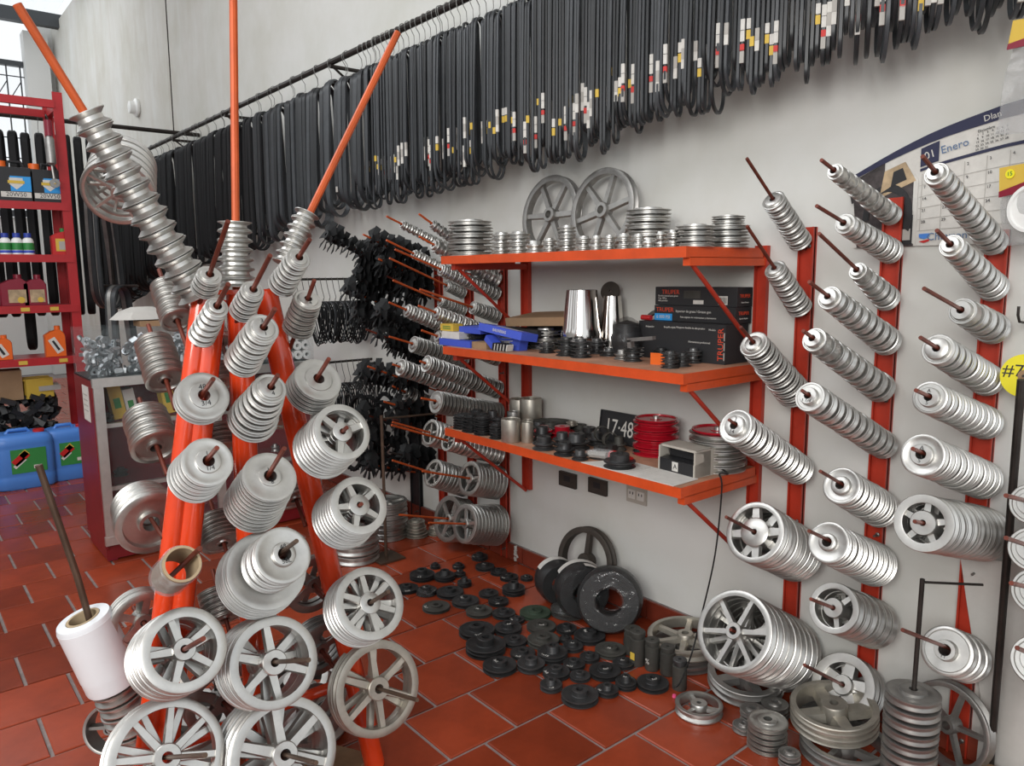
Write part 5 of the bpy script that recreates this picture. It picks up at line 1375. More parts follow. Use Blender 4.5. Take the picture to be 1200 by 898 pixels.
# papers and bag
pp = tag(ob('paper_sheet', MB().add([(-2.16, -0.505, zl + 0.001), (-1.69, -0.505, zl + 0.001), (-1.69, -0.36, zl + 0.001), (-2.08, -0.34, zl + 0.001), (-2.16, -0.505, zl + 0.0035), (-1.69, -0.505, zl + 0.0035), (-1.69, -0.36, zl + 0.0035), (-2.08, -0.34, zl + 0.0035)], [(3, 2, 1, 0), (4, 5, 6, 7), (0, 1, 5, 4), (1, 2, 6, 5), (2, 3, 7, 6), (3, 0, 4, 7)]).mesh('paper_sheet', 'white', 0)), 'white printed sheets lying on the front corner of lower shelf', 'paper')
for i in range(6):
    part('printed_line', MB().box((-1.95, -0.36 - 0.018 * i, zl + 0.0039), (0.2, 0.002, 0.0006), Matrix.Rotation(0.03, 3, 'Z')), 'greypaper', pp, 0)
part('fold_line', MB().box((-1.93, -0.43, zl + 0.004), (0.003, 0.14, 0.0006), Matrix.Rotation(-0.2, 3, 'Z')), 'greypaper', pp, 0)
b = MB().tube([(-2.2, -0.43, zl + 0.022), (-2.16, -0.415, zl + 0.026), (-2.1, -0.405, zl + 0.028), (-2.04, -0.4, zl + 0.026), (-2.0, -0.4, zl + 0.022)], 0.02, 10, rs=[0.014, 0.021, 0.023, 0.022, 0.016])
t = tag(ob('film_bag', b.mesh('film_bag', 'bag')), 'crumpled clear bag with a red printed end on the papers', 'bag')
part('red_print', MB().tube([(-2.09, -0.403, zl + 0.0285), (-2.04, -0.4, zl + 0.027), (-1.985, -0.398, zl + 0.0225)], 0.02, 10, rs=[0.0215, 0.0225, 0.017]), 'red', t)
part('grey_filling', MB().tube([(-2.19, -0.428, zl + 0.021), (-2.11, -0.406, zl + 0.025)], 0.015, 8), 'greypaper', t)

# wall sockets
for nm, p, m, lab in (('boxa', 'boxa', 'iron_brown', 'brown wall box under the lower shelf, farther one'), ('boxb', 'boxb', 'iron_brown', 'brown wall box under the lower shelf, nearer one')):
    p = Vector(MISC[p])
    t = thing('wall_box', lab, 'socket', (p.x, 0, p.z))
    part('cover', MB().box((0, -0.009, 0), (0.12, 0.016, 0.075)), m, t, 0)
    part('dark_hole', MB().box((0, -0.0175, 0.008), (0.045, 0.002, 0.03)), 'ink', t, 0)
p = Vector(MISC['outlet'])
t = thing('wall_outlet', 'cream double power outlet on the wall below the lower shelf', 'outlet', (p.x, 0, p.z))
part('cover', MB().box((0, -0.005, 0), (0.12, 0.009, 0.08)), 'beige', t, 0)
for s in (-1, 1):
    part('socket', MB().box((s * 0.027, -0.0105, 0), (0.042, 0.003, 0.042)), 'white', t, 0)
    for q in (-0.009, 0.009):
        part('slot', MB().box((s * 0.027 + q, -0.0125, 0.006), (0.004, 0.002, 0.012)), 'ink', t, 0)

# ------------------------------------------------------------------ floor
order = sorted(range(len(FLOORIRON)), key=lambda i: FLOORIRON[i][0] * -0.77 + FLOORIRON[i][1] * 0.64)
for k, i in enumerate(order):
    x, y, r, h, n, m = FLOORIRON[i]
    lab = f'{SIZEW(r) if n < 3 else "thick"} {"black" if m == "iron" else MW[m]} iron pulley, {nth(k + 1)} from the front of the floor heap'
    rr = round(r, 3)
    g = 2 if n == 3 else 1
    o = ob('iron_pulley', vee_mesh(rr, round(h * 1.25, 4), m, 0.44 if r > 0.035 else 0.58, 0.46 if n > 1 else 0.36, 0.2, grooves=g, deep=0.27), loc=(x, y, 0.0005))
    o.rotation_euler = (0, 0, random.uniform(-0.6, 1.2))
    tag(o, lab, 'pulley')
    if i % 3 == 0 and r > 0.03:
        text(random.choice(('1x15', '2x9', 'A5', '3x8', '2x7')), r * 0.3, 'white', o, Matrix.Translation((0.0, -r * 0.76, h * 1.25 * 0.945 * (1 - (0.46 if n > 1 else 0.36)) + 0.0008)) @ Matrix.Rotation(0.2, 4, 'Z'), ext=0.0003)
    elif i % 3 == 1 and r > 0.03:
        hb = 0.44 if r > 0.035 else 0.58
        text(random.choice(('3x2', '5x7', '2B', '4x6')), r * 0.24, 'white', o, Matrix.Translation((0.0, -r * hb * 0.62, h * 1.25 + 0.0008)), ext=0.0003)
    if i in (13,):
        part('plastic_wrap', MB().lathe([(r * 0.3, h * 1.02), (r * 0.7, h * 1.04), (r * 1.03, h * 0.75), (r * 1.12, 0.002), (r * 1.06, 0.002), (r * 0.98, h * 0.7), (r * 0.66, h * 1.005)], 18), 'film', o, 20)
    if i == 29:
        part('plastic_wrap', MB().lathe([(0.0, h * 1.3), (r * 0.75, h * 1.25), (r * 1.05, h * 0.75), (r * 1.06, 0.002)], 18, closed=False), 'film', o, 20)
# dull bolts of grout dust
for i, (x, y, r, h) in enumerate(CANS):
    t = thing('steel_canister', f'dark steel canister, {nth(i + 1)} in the row beside the black pulleys', 'canister', (x, y, 0.0005))
    part('body', MB().lathe([(0.0, 0), (r * 0.95, 0), (r, 0.004), (r, h * 0.78), (r * 0.86, h * 0.8), (0.0, h * 0.8)], 24, closed=False), 'iron_grey', t)
    part('cap', MB().lathe([(r * 0.25, h * 0.8), (r * 0.8, h * 0.8), (r * 0.8, h * 0.86), (r * 0.98, h * 0.87), (r * 0.98, h * 0.98), (r * 0.9, h), (r * 0.25, h)], 24), 'iron_grey' if i != 3 else 'iron', t)
    if i == 0:
        part('paper_label', MB().box((0, -r - 0.0006, h * 0.3), (0.022, 0.002, 0.03), None), 'yellow', t, 0)
    if i == 1:
        text('%', 0.03, 'white', t, Matrix.Translation((0, -r - 0.0008, h * 0.32)) @ FR)
tag(ob('pink_cap', MB().lathe([(0, 0), (0.008, 0), (0.007, 0.01), (0, 0.011)], 10, closed=False).mesh('pink_cap', 'pink'), loc=(-1.70, -0.46, 0.001)), 'tiny pink cap on the tiles beside the last canister', 'cap')
# flat wheels
x, y, r = FLATW['a']
wheel(Matrix.Translation((x, y, 0.001)), r * 0.95, 0.05, 'alu_grey', 6, 'lower grey spoked wheel lying flat near the wall behind the canisters', th=0.14, hub=0.2, grooves=2)
wheel(Matrix.Translation((x + 0.005, y + 0.01, 0.06)) @ Matrix.Rotation(0.06, 4, 'X'), r * 0.97, 0.045, 'alu_old', 6, 'upper dusty spoked wheel lying flat near the wall behind the canisters', th=0.13, hub=0.22, width=0.17)
x, y, r = FLATW['b']
wheel(axis_mtx((x - 0.02, y + 0.06, 0.03), (0.12, -0.16, 1), 0.4), r * 1.05, 0.06, 'alu_grey', 4, 'grey two-groove wheel lying tilted under the big spoked stack', th=0.18, hub=0.3, grooves=2, width=0.3)
x, y, r = FLATW['c']
wheel(Matrix.Translation((x, y, 0.001)) @ Matrix.Rotation(0.5, 4, 'Z'), r, 0.035, 'alu', 3, 'small bright aluminium wheel lying alone on the red tiles', th=0.18, hub=0.36, width=0.22)
x, y, r = FLATW['d']
wheel(axis_mtx((x, y + 0.02, 0.07), (0.0, -0.1, 1), 0.9), r, 0.07, 'alu_old', 4, 'wide dusty aluminium wheel on top of the near floor pile', th=0.14, hub=0.32, grooves=3, width=0.34)
wheel(Matrix.Translation((x + 0.06, y - 0.02, 0.001)), r * 1.0, 0.055, 'alu_grey', 4, 'grey wheel under the wide dusty wheel of the near floor pile', th=0.16, hub=0.3, grooves=2)
FSL = ('grey aluminium pulley of stepped column beside the near floor pile', 'aluminium pulley of low column behind the stepped column', 'single aluminium pulley lying in front of the low column', 'dusty pulley of small pair under the big spoked stack', 'dusty pulley of pair beside the lowest red rod', 'little aluminium pulley of the pair nearest the frame bottom')
for (x, y, r, n, h), lab in zip(FSTACK, FSL):
    pile(x, y, 0.001, r, h, n, 'alu_grey' if n != 5 else 'alu_dull', lab, 'floor_pulley', hub=0.5, hubh=0.25)
# back stacks of rims at the corner of the left racks
BKL = ('wide aluminium rim in the tall flat pile by the fans', 'wide aluminium rim in the flat pile behind the stand', 'small aluminium pulley in the little pile under the fans', 'small aluminium pulley next to the little pile under fans')
for (p, r, n, h), lab in zip(BACKST, BKL):
    if r > 0.1:
        for i in range(n):
            wheel(Matrix.Translation((p[0] + random.uniform(-0.006, 0.006), p[1], 0.001 + h * i / n)), round(r, 3), h / n * 0.9, 'alu_dull', 4, f'{nth(i + 1)} from below, {lab}', parts=i == n - 1, th=0.16)
    else:
        pile(p[0], p[1] + 0.0, 0.001, r, h, n, 'alu_old', lab, 'floor_pulley', step=True)

# iron wheel leaning on the wall with the wrapped rolls
c, r = IRONW
d = Vector((0.1, -1, 0.18))
wheel(axis_mtx(Vector((c[0], -0.075, r + 0.035)), d, PI / 2), r, 0.045, 'iron_brown', 3, 'dark iron three-spoked wheel leaning on the wall behind wrapped rolls', th=0.17, hub=0.24, width=0.18)
AX = ((0.9, -0.42, 0.05), (0.82, -0.55, 0.1), (0.6, -0.75, 0.22))
RLL = ('smallest plastic-wrapped rubber roll, grey with a white paper band', 'middle plastic-wrapped black rubber roll with white paper bands', 'largest plastic-wrapped black rubber roll standing nearest the cord')
for i, ((c, r), ax, lab) in enumerate(zip(ROLLS, AX, RLL)):
    w = (0.13, 0.13, 0.12)[i]
    r = (0.105, 0.125, 0.145)[i]
    pos = ((-2.62, -0.21), (-2.43, -0.23), (-2.24, -0.24))[i]
    t = thing('wrapped_roll', lab, 'roll', mtx=axis_mtx((pos[0], pos[1], r + 0.004), ax))
    pr = [(r * 0.45, -w / 2), (r * 0.9, -w / 2), (r, -w * 0.3), (r, w * 0.3), (r * 0.9, w / 2), (r * 0.45, w / 2)]
    part('rubber_coil', MB().lathe(pr, 40), 'tyre', t)
    b = MB().lathe([(r * 0.4, -w * 0.56), (r * 0.92, -w * 0.54), (r * 1.02, -w * 0.3), (r * 1.02, w * 0.3), (r * 0.92, w * 0.54), (r * 0.4, w * 0.56)], 40, closed=False)
    part('clear_wrap', b, 'film', t, 30)
    for sgn in ((-0.15,) if i == 0 else (-0.3, 0.25) if i == 1 else ()):
        seg = []
        arc = MB()
        k = 14
        a0 = 0.3 if sgn < 0 else 0.2
        rows = []
        for j in range(k + 1):
            a = a0 + (2.2 if sgn < 0 else 1.3) * j / k
            rows += [((r * 1.03) * math.cos(a), (r * 1.03) * math.sin(a), sgn * w - 0.022), ((r * 1.03) * math.cos(a), (r * 1.03) * math.sin(a), sgn * w + 0.022), ((r * 1.035) * math.cos(a), (r * 1.035) * math.sin(a), sgn * w - 0.022), ((r * 1.035) * math.cos(a), (r * 1.035) * math.sin(a), sgn * w + 0.022)]
        fs = []
        for j in range(k):
            q = 4 * j
            fs += [(q + 2, q + 3, q + 7, q + 6), (q + 1, q, q + 4, q + 5), (q, q + 2, q + 6, q + 4), (q + 3, q + 1, q + 5, q + 7)]
        part('paper_band', arc.add(rows, fs), 'white', t)

# vertical spindle with a column of pulleys and the leaning wheel behind it
px, py, _ = VSTACK['p']
sp_ = thing('floor_spindle', 'thin black upright spindle through a column of grey pulleys', 'spindle', (px, py, 0.0))
part('base_plate', MB().box((0, 0, 0.004), (0.16, 0.16, 0.008)), 'roddark', sp_, 0)
part('spindle', MB().tube([(0, 0, 0.008), (0.004, 0.0, VSTACK['rod'])], 0.0075, 8), 'roddark', sp_)
part('side_arm', MB().tube([(0.004, 0.0, VSTACK['rod'] - 0.01), (0.12, 0.14, VSTACK['rod'] - 0.02)], 0.004, 6), 'roddark', sp_)
n = 9
for i in range(n):
    t_ = (VSTACK['top'] - 0.01) / n
    o = ob('column_pulley', vee_mesh(round(VSTACK['r'] * random.uniform(0.97, 1.0), 3), round(t_ * 0.97, 4), 'alu_grey', 0.5, 0.26, 0.16, deep=0.05), loc=(px, py, 0.009 + i * t_))
    tag(o, f'{"topmost" if i == n - 1 else nth(i + 1) + " lowest" if i else "lowest"} grey pulley in the column on the black upright spindle', 'pulley')
c, r = LEANW
wheel(axis_mtx((c[0] + 0.03, -0.09, r + 0.004), (-0.25, -1, 0.12), 0.1), r, 0.04, 'alu_grey', 5, 'large grey spoked wheel leaning on the wall behind the pulley column', th=0.13, hub=0.2, width=0.11)
pile(px + 0.14, py + 0.17, 0.001, 0.04, 0.03, 1, 'alu_dull', 'small round pulley under the large leaning grey wheel', 'floor_pulley')

# ------------------------------------------------------------------ calendar on the wall
CB = 1.68
CX0, CX1 = -1.345, -0.62


def ztop(x):
    pts = [(-1.345, 1.915)] + CALTOP + [(-0.6, 2.12)]
    for (a, za), (c, zc) in zip(pts, pts[1:]):
        if a <= x <= c:
            return za + (zc - za) * (x - a) / max(1e-6, c - a)
    return pts[-1][1]


def calp(u, v, off=0.0):
    x = CX0 + (CX1 - CX0) * u
    zt = ztop(x)
    return Vector((x, -0.010 - off - 0.012 * (1 - u) * v, CB + (zt - CB) * v))


def patch(poly, off, m, name, parent, nx=8):
    """flat printed area between u0..u1, v0..v1 of the sheet (poly: list of (u, v) corners of a quad)"""
    (u0, v0), (u1, v1), (u2, v2), (u3, v3) = poly
    vs, fs = [], []
    for i in range(nx + 1):
        f = i / nx
        for (a, b_), o in ((((u0 + (u1 - u0) * f), (v0 + (v1 - v0) * f)), off), (((u3 + (u2 - u3) * f), (v3 + (v2 - v3) * f)), off)):
            vs.append(calp(a, b_, o))
            vs.append(calp(a, b_, o - 0.0006))
    for i in range(nx):
        k = 4 * i
        fs += [(k, k + 4, k + 6, k + 2), (k + 1, k + 3, k + 7, k + 5), (k, k + 1, k + 5, k + 4), (k + 2, k + 6, k + 7, k + 3)]
    fs += [(0, 2, 3, 1), (4 * nx, 4 * nx + 1, 4 * nx + 3, 4 * nx + 2)]
    return part(name, MB().add(vs, fs), m, parent, 0)


def rect(u0, v0, u1, v1):
    return [(u0, v0), (u1, v0), (u1, v1), (u0, v1)]


cal = thing('wall_calendar', 'large paper wall calendar open at Enero with a curled top edge', 'calendar')
patch(rect(0.03, 0.0, 1.0, 1.0), 0.0, 'white', 'sheet', cal, 14)
patch([(0.0, 0.94), (1.0, 0.88), (1.0, 1.0), (0.0, 1.0)], 0.003, 'navy', 'top_band', cal, 14)
patch([(0.05, 0.0), (0.31, 0.0), (0.31, 0.62), (0.03, 0.62)], 0.0015, 'photo', 'photo_collage', cal)
patch([(0.02, 0.62), (0.17, 0.62), (0.17, 0.93), (0.0, 0.93)], 0.0015, 'photo', 'dark_photo', cal)
patch([(0.15, 0.56), (0.31, 0.62), (0.26, 0.84), (0.17, 0.84)], 0.0025, 'photowarm', 'motorcycle_photo', cal)
patch([(0.32, 0.0), (0.32, 0.62), (0.30, 0.7), (0.30, 0.04)], 0.002, 'white', 'sheet_edge', cal)
patch(rect(0.325, 0.73, 0.4, 0.9), 0.003, 'navy', 'month_box', cal)
patch(rect(0.325, 0.69, 1.0, 0.715), 0.0025, 'navy', 'weekday_band', cal, 12)
for i in range(8):
    u = 0.335 + 0.085 * i
    patch(rect(u - 0.001, 0.14, u + 0.001, 0.665), 0.0022, 'greypaper', 'grid_line', cal, 1)
for j in range(5):
    v = 0.14 + 0.105 * j
    patch(rect(0.325, v - 0.0018, 1.0, v + 0.0018), 0.0022, 'greypaper', 'grid_line', cal, 10)


def caltext(body, u, v, size, m, tilt=None, off=0.004):
    p = calp(u, v, off)
    q = calp(min(u + 0.02, 1), v, off)
    a = math.atan2(q.z - p.z, q.x - p.x) if tilt is None else tilt
    return text(body, size, m, cal, Matrix.Translation(p) @ Matrix.Rotation(-a, 4, 'Y') @ FR)


caltext('01', 0.363, 0.81, 0.034, 'white')
caltext('Enero', 0.462, 0.81, 0.034, 'bluetext')
caltext('Diciembre', 0.58, 0.865, 0.011, 'ink')
for j in range(5):
    for i in range(7):
        caltext(str(j * 7 + i + 1) if j * 7 + i < 31 else ' ', 0.55 + 0.018 * i, 0.84 - 0.028 * j, 0.009, 'ink')
caltext('Dlan', 0.6, 0.945, 0.026, 'white')
day = 1
for j in range(5):
    for i in range(7):
        if j == 0 and i < 1:
            continue
        if day <= 31 and 0.345 + 0.085 * i < 1:
            caltext(str(day), 0.349 + 0.085 * i, 0.638 - 0.105 * j, 0.013, 'ink')
        day += 1
caltext('Chevron', 0.452, 0.075, 0.034, 'bluetext')
patch([(0.335, 0.075), (0.357, 0.085), (0.38, 0.075), (0.357, 0.06)], 0.004, 'bluejug', 'blue_chevron', cal, 2)
patch(rect(0.335, 0.08, 0.38, 0.11), 0.0035, 'bluejug', 'blue_chevron', cal, 2)
patch([(0.335, 0.04), (0.357, 0.025), (0.38, 0.04), (0.38, 0.058)], 0.0045, 'red', 'red_chevron', cal, 2)
patch(rect(0.25, 0.02, 0.305, 0.3), 0.004, 'ink', 'black_container_print', cal, 2)
patch(rect(0.26, 0.06, 0.297, 0.17), 0.0048, 'greypaper', 'container_label', cal, 2)
# motorcycle and tyre prints as dark shapes on the photo
patch([(0.2, 0.64), (0.27, 0.66), (0.25, 0.79), (0.21, 0.79)], 0.0035, 'ink', 'motorcycle_print', cal, 2)
arc = []
tb_ = MB()
vs, fs = [], []
for i in range(19):
    a = -0.5 + (PI + 0.6) * i / 18
    for r_ in (0.062, 0.082):
        for oo in (0.0055, 0.0035):
            p = calp(0.19, 0.33, oo)
            vs.append((p.x + r_ * math.cos(a), p.y, p.z + r_ * 1.3 * math.sin(a)))
    if i:
        k = 4 * i
        fs += [(k - 4, k, k + 2, k - 2), (k - 4, k - 3, k + 1, k), (k - 2, k + 2, k + 3, k - 1)]
part('tyre_print', tb_.add(vs, fs), 'ink', cal, 0)

# clear bags on the wall hooks
def pouch(name, c, w, h, lean, label, headh, lab=True, fold=0.02):
    c = Vector(c)
    t = thing(name, label, 'bag', mtx=Matrix.Translation(c) @ Matrix.Rotation(lean, 4, 'Y') @ Matrix.Rotation(-0.25, 4, 'Z'))
    nx, nz = 8, 12
    vs, fs = [], []
    for s in (-1, 1):
        for j in range(nz + 1):
            v = j / nz
            for i in range(nx + 1):
                u = i / nx
                bul = fold * math.sin(PI * u) * math.sin(PI * min(1, v * 1.05)) + 0.0015
                rip = 0.004 * math.sin(u * 17 + v * 23) * math.sin(PI * u)
                vs.append(((u - 0.5) * w * (1 - 0.05 * math.sin(v * 9)), s * (bul + rip * (s > 0)), -h * v))
    m_ = (nx + 1) * (nz + 1)
    for s in (0, 1):
        for j in range(nz):
            for i in range(nx):
                a = s * m_ + j * (nx + 1) + i
                q = (a, a + 1, a + nx + 2, a + nx + 1)
                fs.append(q if s else q[::-1])
    part('clear_pouch', MB().add(vs, fs), 'bag', t, 60)
    part('yellow_header', MB().box((0, -0.006 - fold * 0.35, -headh / 2), (w * 0.98, 0.004, headh)), 'yellow', t, 0)
    part('red_stripe', MB().add([(-w * 0.49, -0.010 - fold * 0.35, -headh * 0.95), (w * 0.1, -0.010 - fold * 0.35, -headh * 0.62), (w * 0.49, -0.010 - fold * 0.35, -headh * 0.7), (w * 0.49, -0.010 - fold * 0.35, -headh), (-w * 0.49, -0.010 - fold * 0.35, -headh * 1.18),
                             (-w * 0.49, -0.006 - fold * 0.35, -headh * 0.95), (w * 0.1, -0.006 - fold * 0.35, -headh * 0.62), (w * 0.49, -0.006 - fold * 0.35, -headh * 0.7), (w * 0.49, -0.006 - fold * 0.35, -headh), (-w * 0.49, -0.006 - fold * 0.35, -headh * 1.18)],
                            [(4, 3, 2, 1, 0), (5, 6, 7, 8, 9), (0, 1, 6, 5), (1, 2, 7, 6), (2, 3, 8, 7), (3, 4, 9, 8), (4, 0, 5, 9)]), 'wine', t, 0)
    return t


b0 = Vector(MISC['bagB'])
pg = pouch('plastic_bag', (b0.x + 0.03, -0.17, b0.z + 0.055), 0.17, 0.22, -0.06, 'clear bag with yellow header hanging over the calendar grid', 0.07)
part('white_lid', MB().lathe([(0, 0), (0.062, 0), (0.066, 0.004), (0.066, 0.012), (0.058, 0.012), (0.055, 0.006), (0, 0.006)], 32, axis_mtx((0.01, -0.012, -0.125), (0, -1, 0)), closed=False), 'plastic', pg)
part('green_dot', MB().lathe([(0, 0), (0.013, 0), (0.013, 0.002), (0, 0.002)], 16, axis_mtx((-0.052, -0.016, -0.022), (0, -1, 0)), closed=False), 'yellowtag', pg)
text('15', 0.016, 'green', pg, Matrix.Translation((-0.052, -0.0188, -0.022)) @ FR)
b1 = Vector(MISC['bagA'])
pouch('plastic_bag', (b1.x + 0.045, -0.32, b1.z + 0.14), 0.16, 0.28, 0.12, 'crumpled clear bag with orange-yellow header at the upper right corner', 0.06, fold=0.035)
hk = tag(ob('wall_hook', MB().tube([(-0.77, -0.002, 1.44), (-0.77, -0.1, 1.45), (-0.772, -0.11, 1.47), (-0.772, -0.11, 1.495)], 0.004, 6).mesh('wall_hook', 'roddark')), 'small bent black wire hook on the wall above the yellow disc', 'hook')
tp = Vector(TAGP)
tg = thing('price_disc', 'round yellow card with handwriting hung on a thin wall rod', 'sign', mtx=axis_mtx(tp + Vector((0.02, 0, 0)), (0.12, -1, 0.1)))
part('card', MB().lathe([(0.009, 0), (0.063, 0), (0.063, 0.002), (0.009, 0.002)], 36), 'yellowtag', tg)
part('brown_washer', MB().lathe([(0.006, 0.002), (0.018, 0.002), (0.018, 0.006), (0.006, 0.006)], 20), 'card', tg)
text('#7', 0.05, 'ink', tg, Matrix.Translation((-0.03, 0.012, 0.0028)))
text('- -', 0.03, 'ink', tg, Matrix.Translation((0.005, -0.035, 0.0028)))
part('wall_rod', MB().tube([(0, 0, -tp.y * -1 - 0.0), (0, 0, 0.03)], 0.004, 6), 'roddark', tg)

# leaning pipe, grey sheet and little wooden block by the wall
l0, l1 = Vector(MISC['lean0']), Vector(MISC['lean1'])
d = (l1 - l0)
foot_ = l0 - d * ((l0.z - 0.012) / d.z)
tag(ob('leaning_pipe', MB().tube([foot_, l1 + d * 0.03], 0.011, 10).mesh('leaning_pipe', 'roddark')), 'thin black steel pipe leaning by the grey sheet at frame edge', 'pipe')
vs, fs = [], []
for j in range(13):
    v = j / 12
    for i in range(9):
        u = i / 8
        xl = -0.905 + 0.10 * min(1, v * 1.4)
        x = xl + (-0.52 - xl) * u
        y = -0.02 - 0.035 * (1 - abs(2 * u - 0.7)) * v - 0.05 * u * v - 0.012 * math.sin(v * 8 + u * 5)
        vs.append((x, min(y, -0.032), 0.70 - 0.69 * v))
for k in range(len(vs)):
    vs.append((vs[k][0], vs[k][1] + 0.003, vs[k][2]))
n_ = 9 * 13
for j in range(12):
    for i in range(8):
        a = j * 9 + i
        fs += [(a, a + 9, a + 10, a + 1), (n_ + a, n_ + a + 1, n_ + a + 10, n_ + a + 9)]
tag(ob('grey_sheet', MB().add(vs, fs).mesh('grey_sheet', 'skin', 60)), 'pale grey bent sheet standing against the wall behind the black pipe', 'sheet')
tag(ob('wooden_block', MB().box((-0.69, -0.17, 0.035), (0.14, 0.12, 0.07)).mesh('wooden_block', 'wood', 0)), 'brown wooden block on the floor in the lower right corner', 'block')
for i, z in enumerate((1.21, 1.12, 1.02)):
    tag(ob('wall_label', MB().box((-0.66 + 0.01 * i, -0.004, z), (0.09, 0.006, 0.05 if i < 2 else 0.035)).mesh('wall_label', 'white', 0)), f'{nth(i + 1)} small white paper from the top under the yellow disc', 'paper')

# ------------------------------------------------------------------ thin rod stand among the fans
a, c, e, f = (Vector(p) for p in VROD)
tv = thing('rod_stand', 'thin rusty upright rod standing behind the right stand leg', 'rod', (a.x, a.y, 0))
mi = tv.matrix_basis.inverted()
part('upright', MB().tube([(a.x, a.y, a.z), (a.x + 0.0, a.y, 0.01)], 0.009, 8), 'rodbrown', tv, mtx=mi)
part('base_plate', MB().box((a.x, a.y, 0.006), (0.16, 0.16, 0.01)), 'rodbrown', tv, 0, mtx=mi)
part('cross_rod', MB().tube([(a.x, a.y, a.z - 0.02), (a.x - 0.1, -0.02, a.z - 0.06)], 0.006, 6), 'rodbrown', tv, mtx=mi)

# rails with wire hooks and thin rings, beyond the fans
def ring_rail(x, z, y1, label, nrings, r, tagname, lo, hi, dark):
    t = thing('hook_rail', label, 'rail', (x, 0, z))
    part('pipe', MB().tube([(0, -0.002, 0), (0, y1, 0)], 0.008, 6), 'roddark', t)
    for i in range(14):
        y = y1 + 0.03 + (abs(y1) - 0.06) * i / 13
        part('wire_hook', MB().tube([(0, y, 0.011), (0.012, y, 0), (0.0, y + 0.015, -0.06), (0.0, y + 0.03, -0.12), (0.0, y + 0.022, -0.15), (0.01, y + 0.02, -0.13)], 0.0022, 4), 'wire', t)
    for i in range(nrings):
        y = lo + (hi - lo) * i / max(1, nrings - 1)
        rr = r * random.uniform(0.92, 1.06)
        pts = [(rr * 0.62 * math.cos(2 * PI * k / 20) + 0.01 * math.sin(i), y + 0.010 * math.sin(k * 0.628), z - 0.15 - rr + rr * math.sin(2 * PI * k / 20)) for k in range(20)]
        o = tag(ob('thin_belt', MB().tube([(x + p[0], p[1], p[2]) for p in pts], 0.0042, 5, loop=True).mesh('thin_belt', 'rubberdark' if i % 4 else 'rubber')), f'thin black belt ring, {nth(i + 1)} from the wall on the {tagname}', 'belt', f'thin rings on the {tagname}')


ring_rail(-4.75, 1.58, -0.62, 'upper wire hook rail standing out from the wall beyond the fans', 40, 0.14, 'upper hook rail', -0.05, -0.42, True)
ring_rail(-4.75, 1.02, -0.62, 'lower wire hook rail standing out from the wall beyond the fans', 24, 0.19, 'lower hook rail', -0.05, -0.40, True)
# toothed belts hanging lower among the fans
for i in range(7):
    pts = []
    vs, fs = [], []
    x0_, y0_ = -4.42 + 0.03 * (i % 3), -0.06 - 0.05 * i
    R_ = 0.16 + 0.01 * (i % 3)
    n_ = 60
    for k in range(n_):
        a_ = 2 * PI * k / n_
        r1 = R_ + (0.012 if k % 2 else 0.0)
        for rr in (R_ - 0.01, r1):
            for s in (-0.012, 0.012):
                vs.append((x0_ + rr * math.cos(a_), y0_ + s, 0.55 + 0.06 * (i % 2) + rr * 1.25 * math.sin(a_)))
    for k in range(n_):
        p, q = 4 * k, 4 * ((k + 1) % n_)
        fs += [(p, q, q + 1, p + 1), (p + 2, p + 3, q + 3, q + 2), (p, p + 2, q + 2, q), (p + 1, q + 1, q + 3, p + 3)]
    tag(ob('toothed_belt', MB().add(vs, fs).mesh('toothed_belt', 'rubberdark', 0)), f'black toothed belt loop, {nth(i + 1)} from the wall below the fan rods', 'belt', 'toothed belts below the fans')

# ------------------------------------------------------------------ display cabinet behind the stand
FXc, BXc, Y0c, Y1c, ZTc = -4.66, -5.12, -1.79, -0.47, 1.05
cab = thing('display_cabinet', 'glazed display cabinet with worn aluminium frame and red sides', 'cabinet', (-4.9, -1.1, 0))
mi = cab.matrix_basis.inverted()
ym = (Y0c + Y1c) / 2
wy = Y1c - Y0c
part('side_panel', MB().box(((FXc + BXc) / 2, Y0c + 0.008, 0.56), (BXc - FXc, 0.016, 0.96)), 'cabred', cab, 0, mtx=mi)
part('side_panel', MB().box(((FXc + BXc) / 2, Y1c - 0.008, 0.56), (BXc - FXc, 0.016, 0.96)), 'cabred', cab, 0, mtx=mi)
part('back_panel', MB().box((BXc + 0.008, ym, 0.56), (0.016, wy - 0.034, 0.96)), 'cabred', cab, 0, mtx=mi)
part('base_box', MB().box(((FXc + BXc) / 2 - 0.01, ym, 0.055), (0.44, wy - 0.02, 0.09)), 'cabred', cab, 0, mtx=mi)
for y in (Y0c + 0.03, ym, Y1c - 0.03):
    part('frame_upright', MB().box((FXc + 0.012, y, 0.57), (0.028, 0.05, 0.92)), 'frame', cab, 0, mtx=mi)
for z in (1.03, 0.13):
    part('frame_rail', MB().box((FXc + 0.0135, ym, z), (0.031, wy, 0.05)), 'frame', cab, 0, mtx=mi)
for z in (0.78, 0.42):
    part('shelf_board', MB().box(((FXc + BXc) / 2, ym, z), (0.4, wy - 0.05, 0.008)), 'glass', cab, 0, mtx=mi)
    part('shelf_rail', MB().box((FXc - 0.03, ym, z), (0.03, wy - 0.05, 0.024)), 'frame', cab, 0, mtx=mi)
part('glass_pane', MB().box((FXc - 0.006, ym, 0.58), (0.004, wy - 0.04, 0.86)), 'glass', cab, 0, mtx=mi)
part('top_panel', MB().box(((FXc + BXc) / 2, ym, ZTc - 0.003), (0.44, wy, 0.008)), 'blackplastic', cab, 0, mtx=mi)
part('paper_notice', MB().box((FXc - 0.16, Y0c - 0.0015, 0.90), (0.16, 0.002, 0.2)), 'white', cab, 0, mtx=mi)
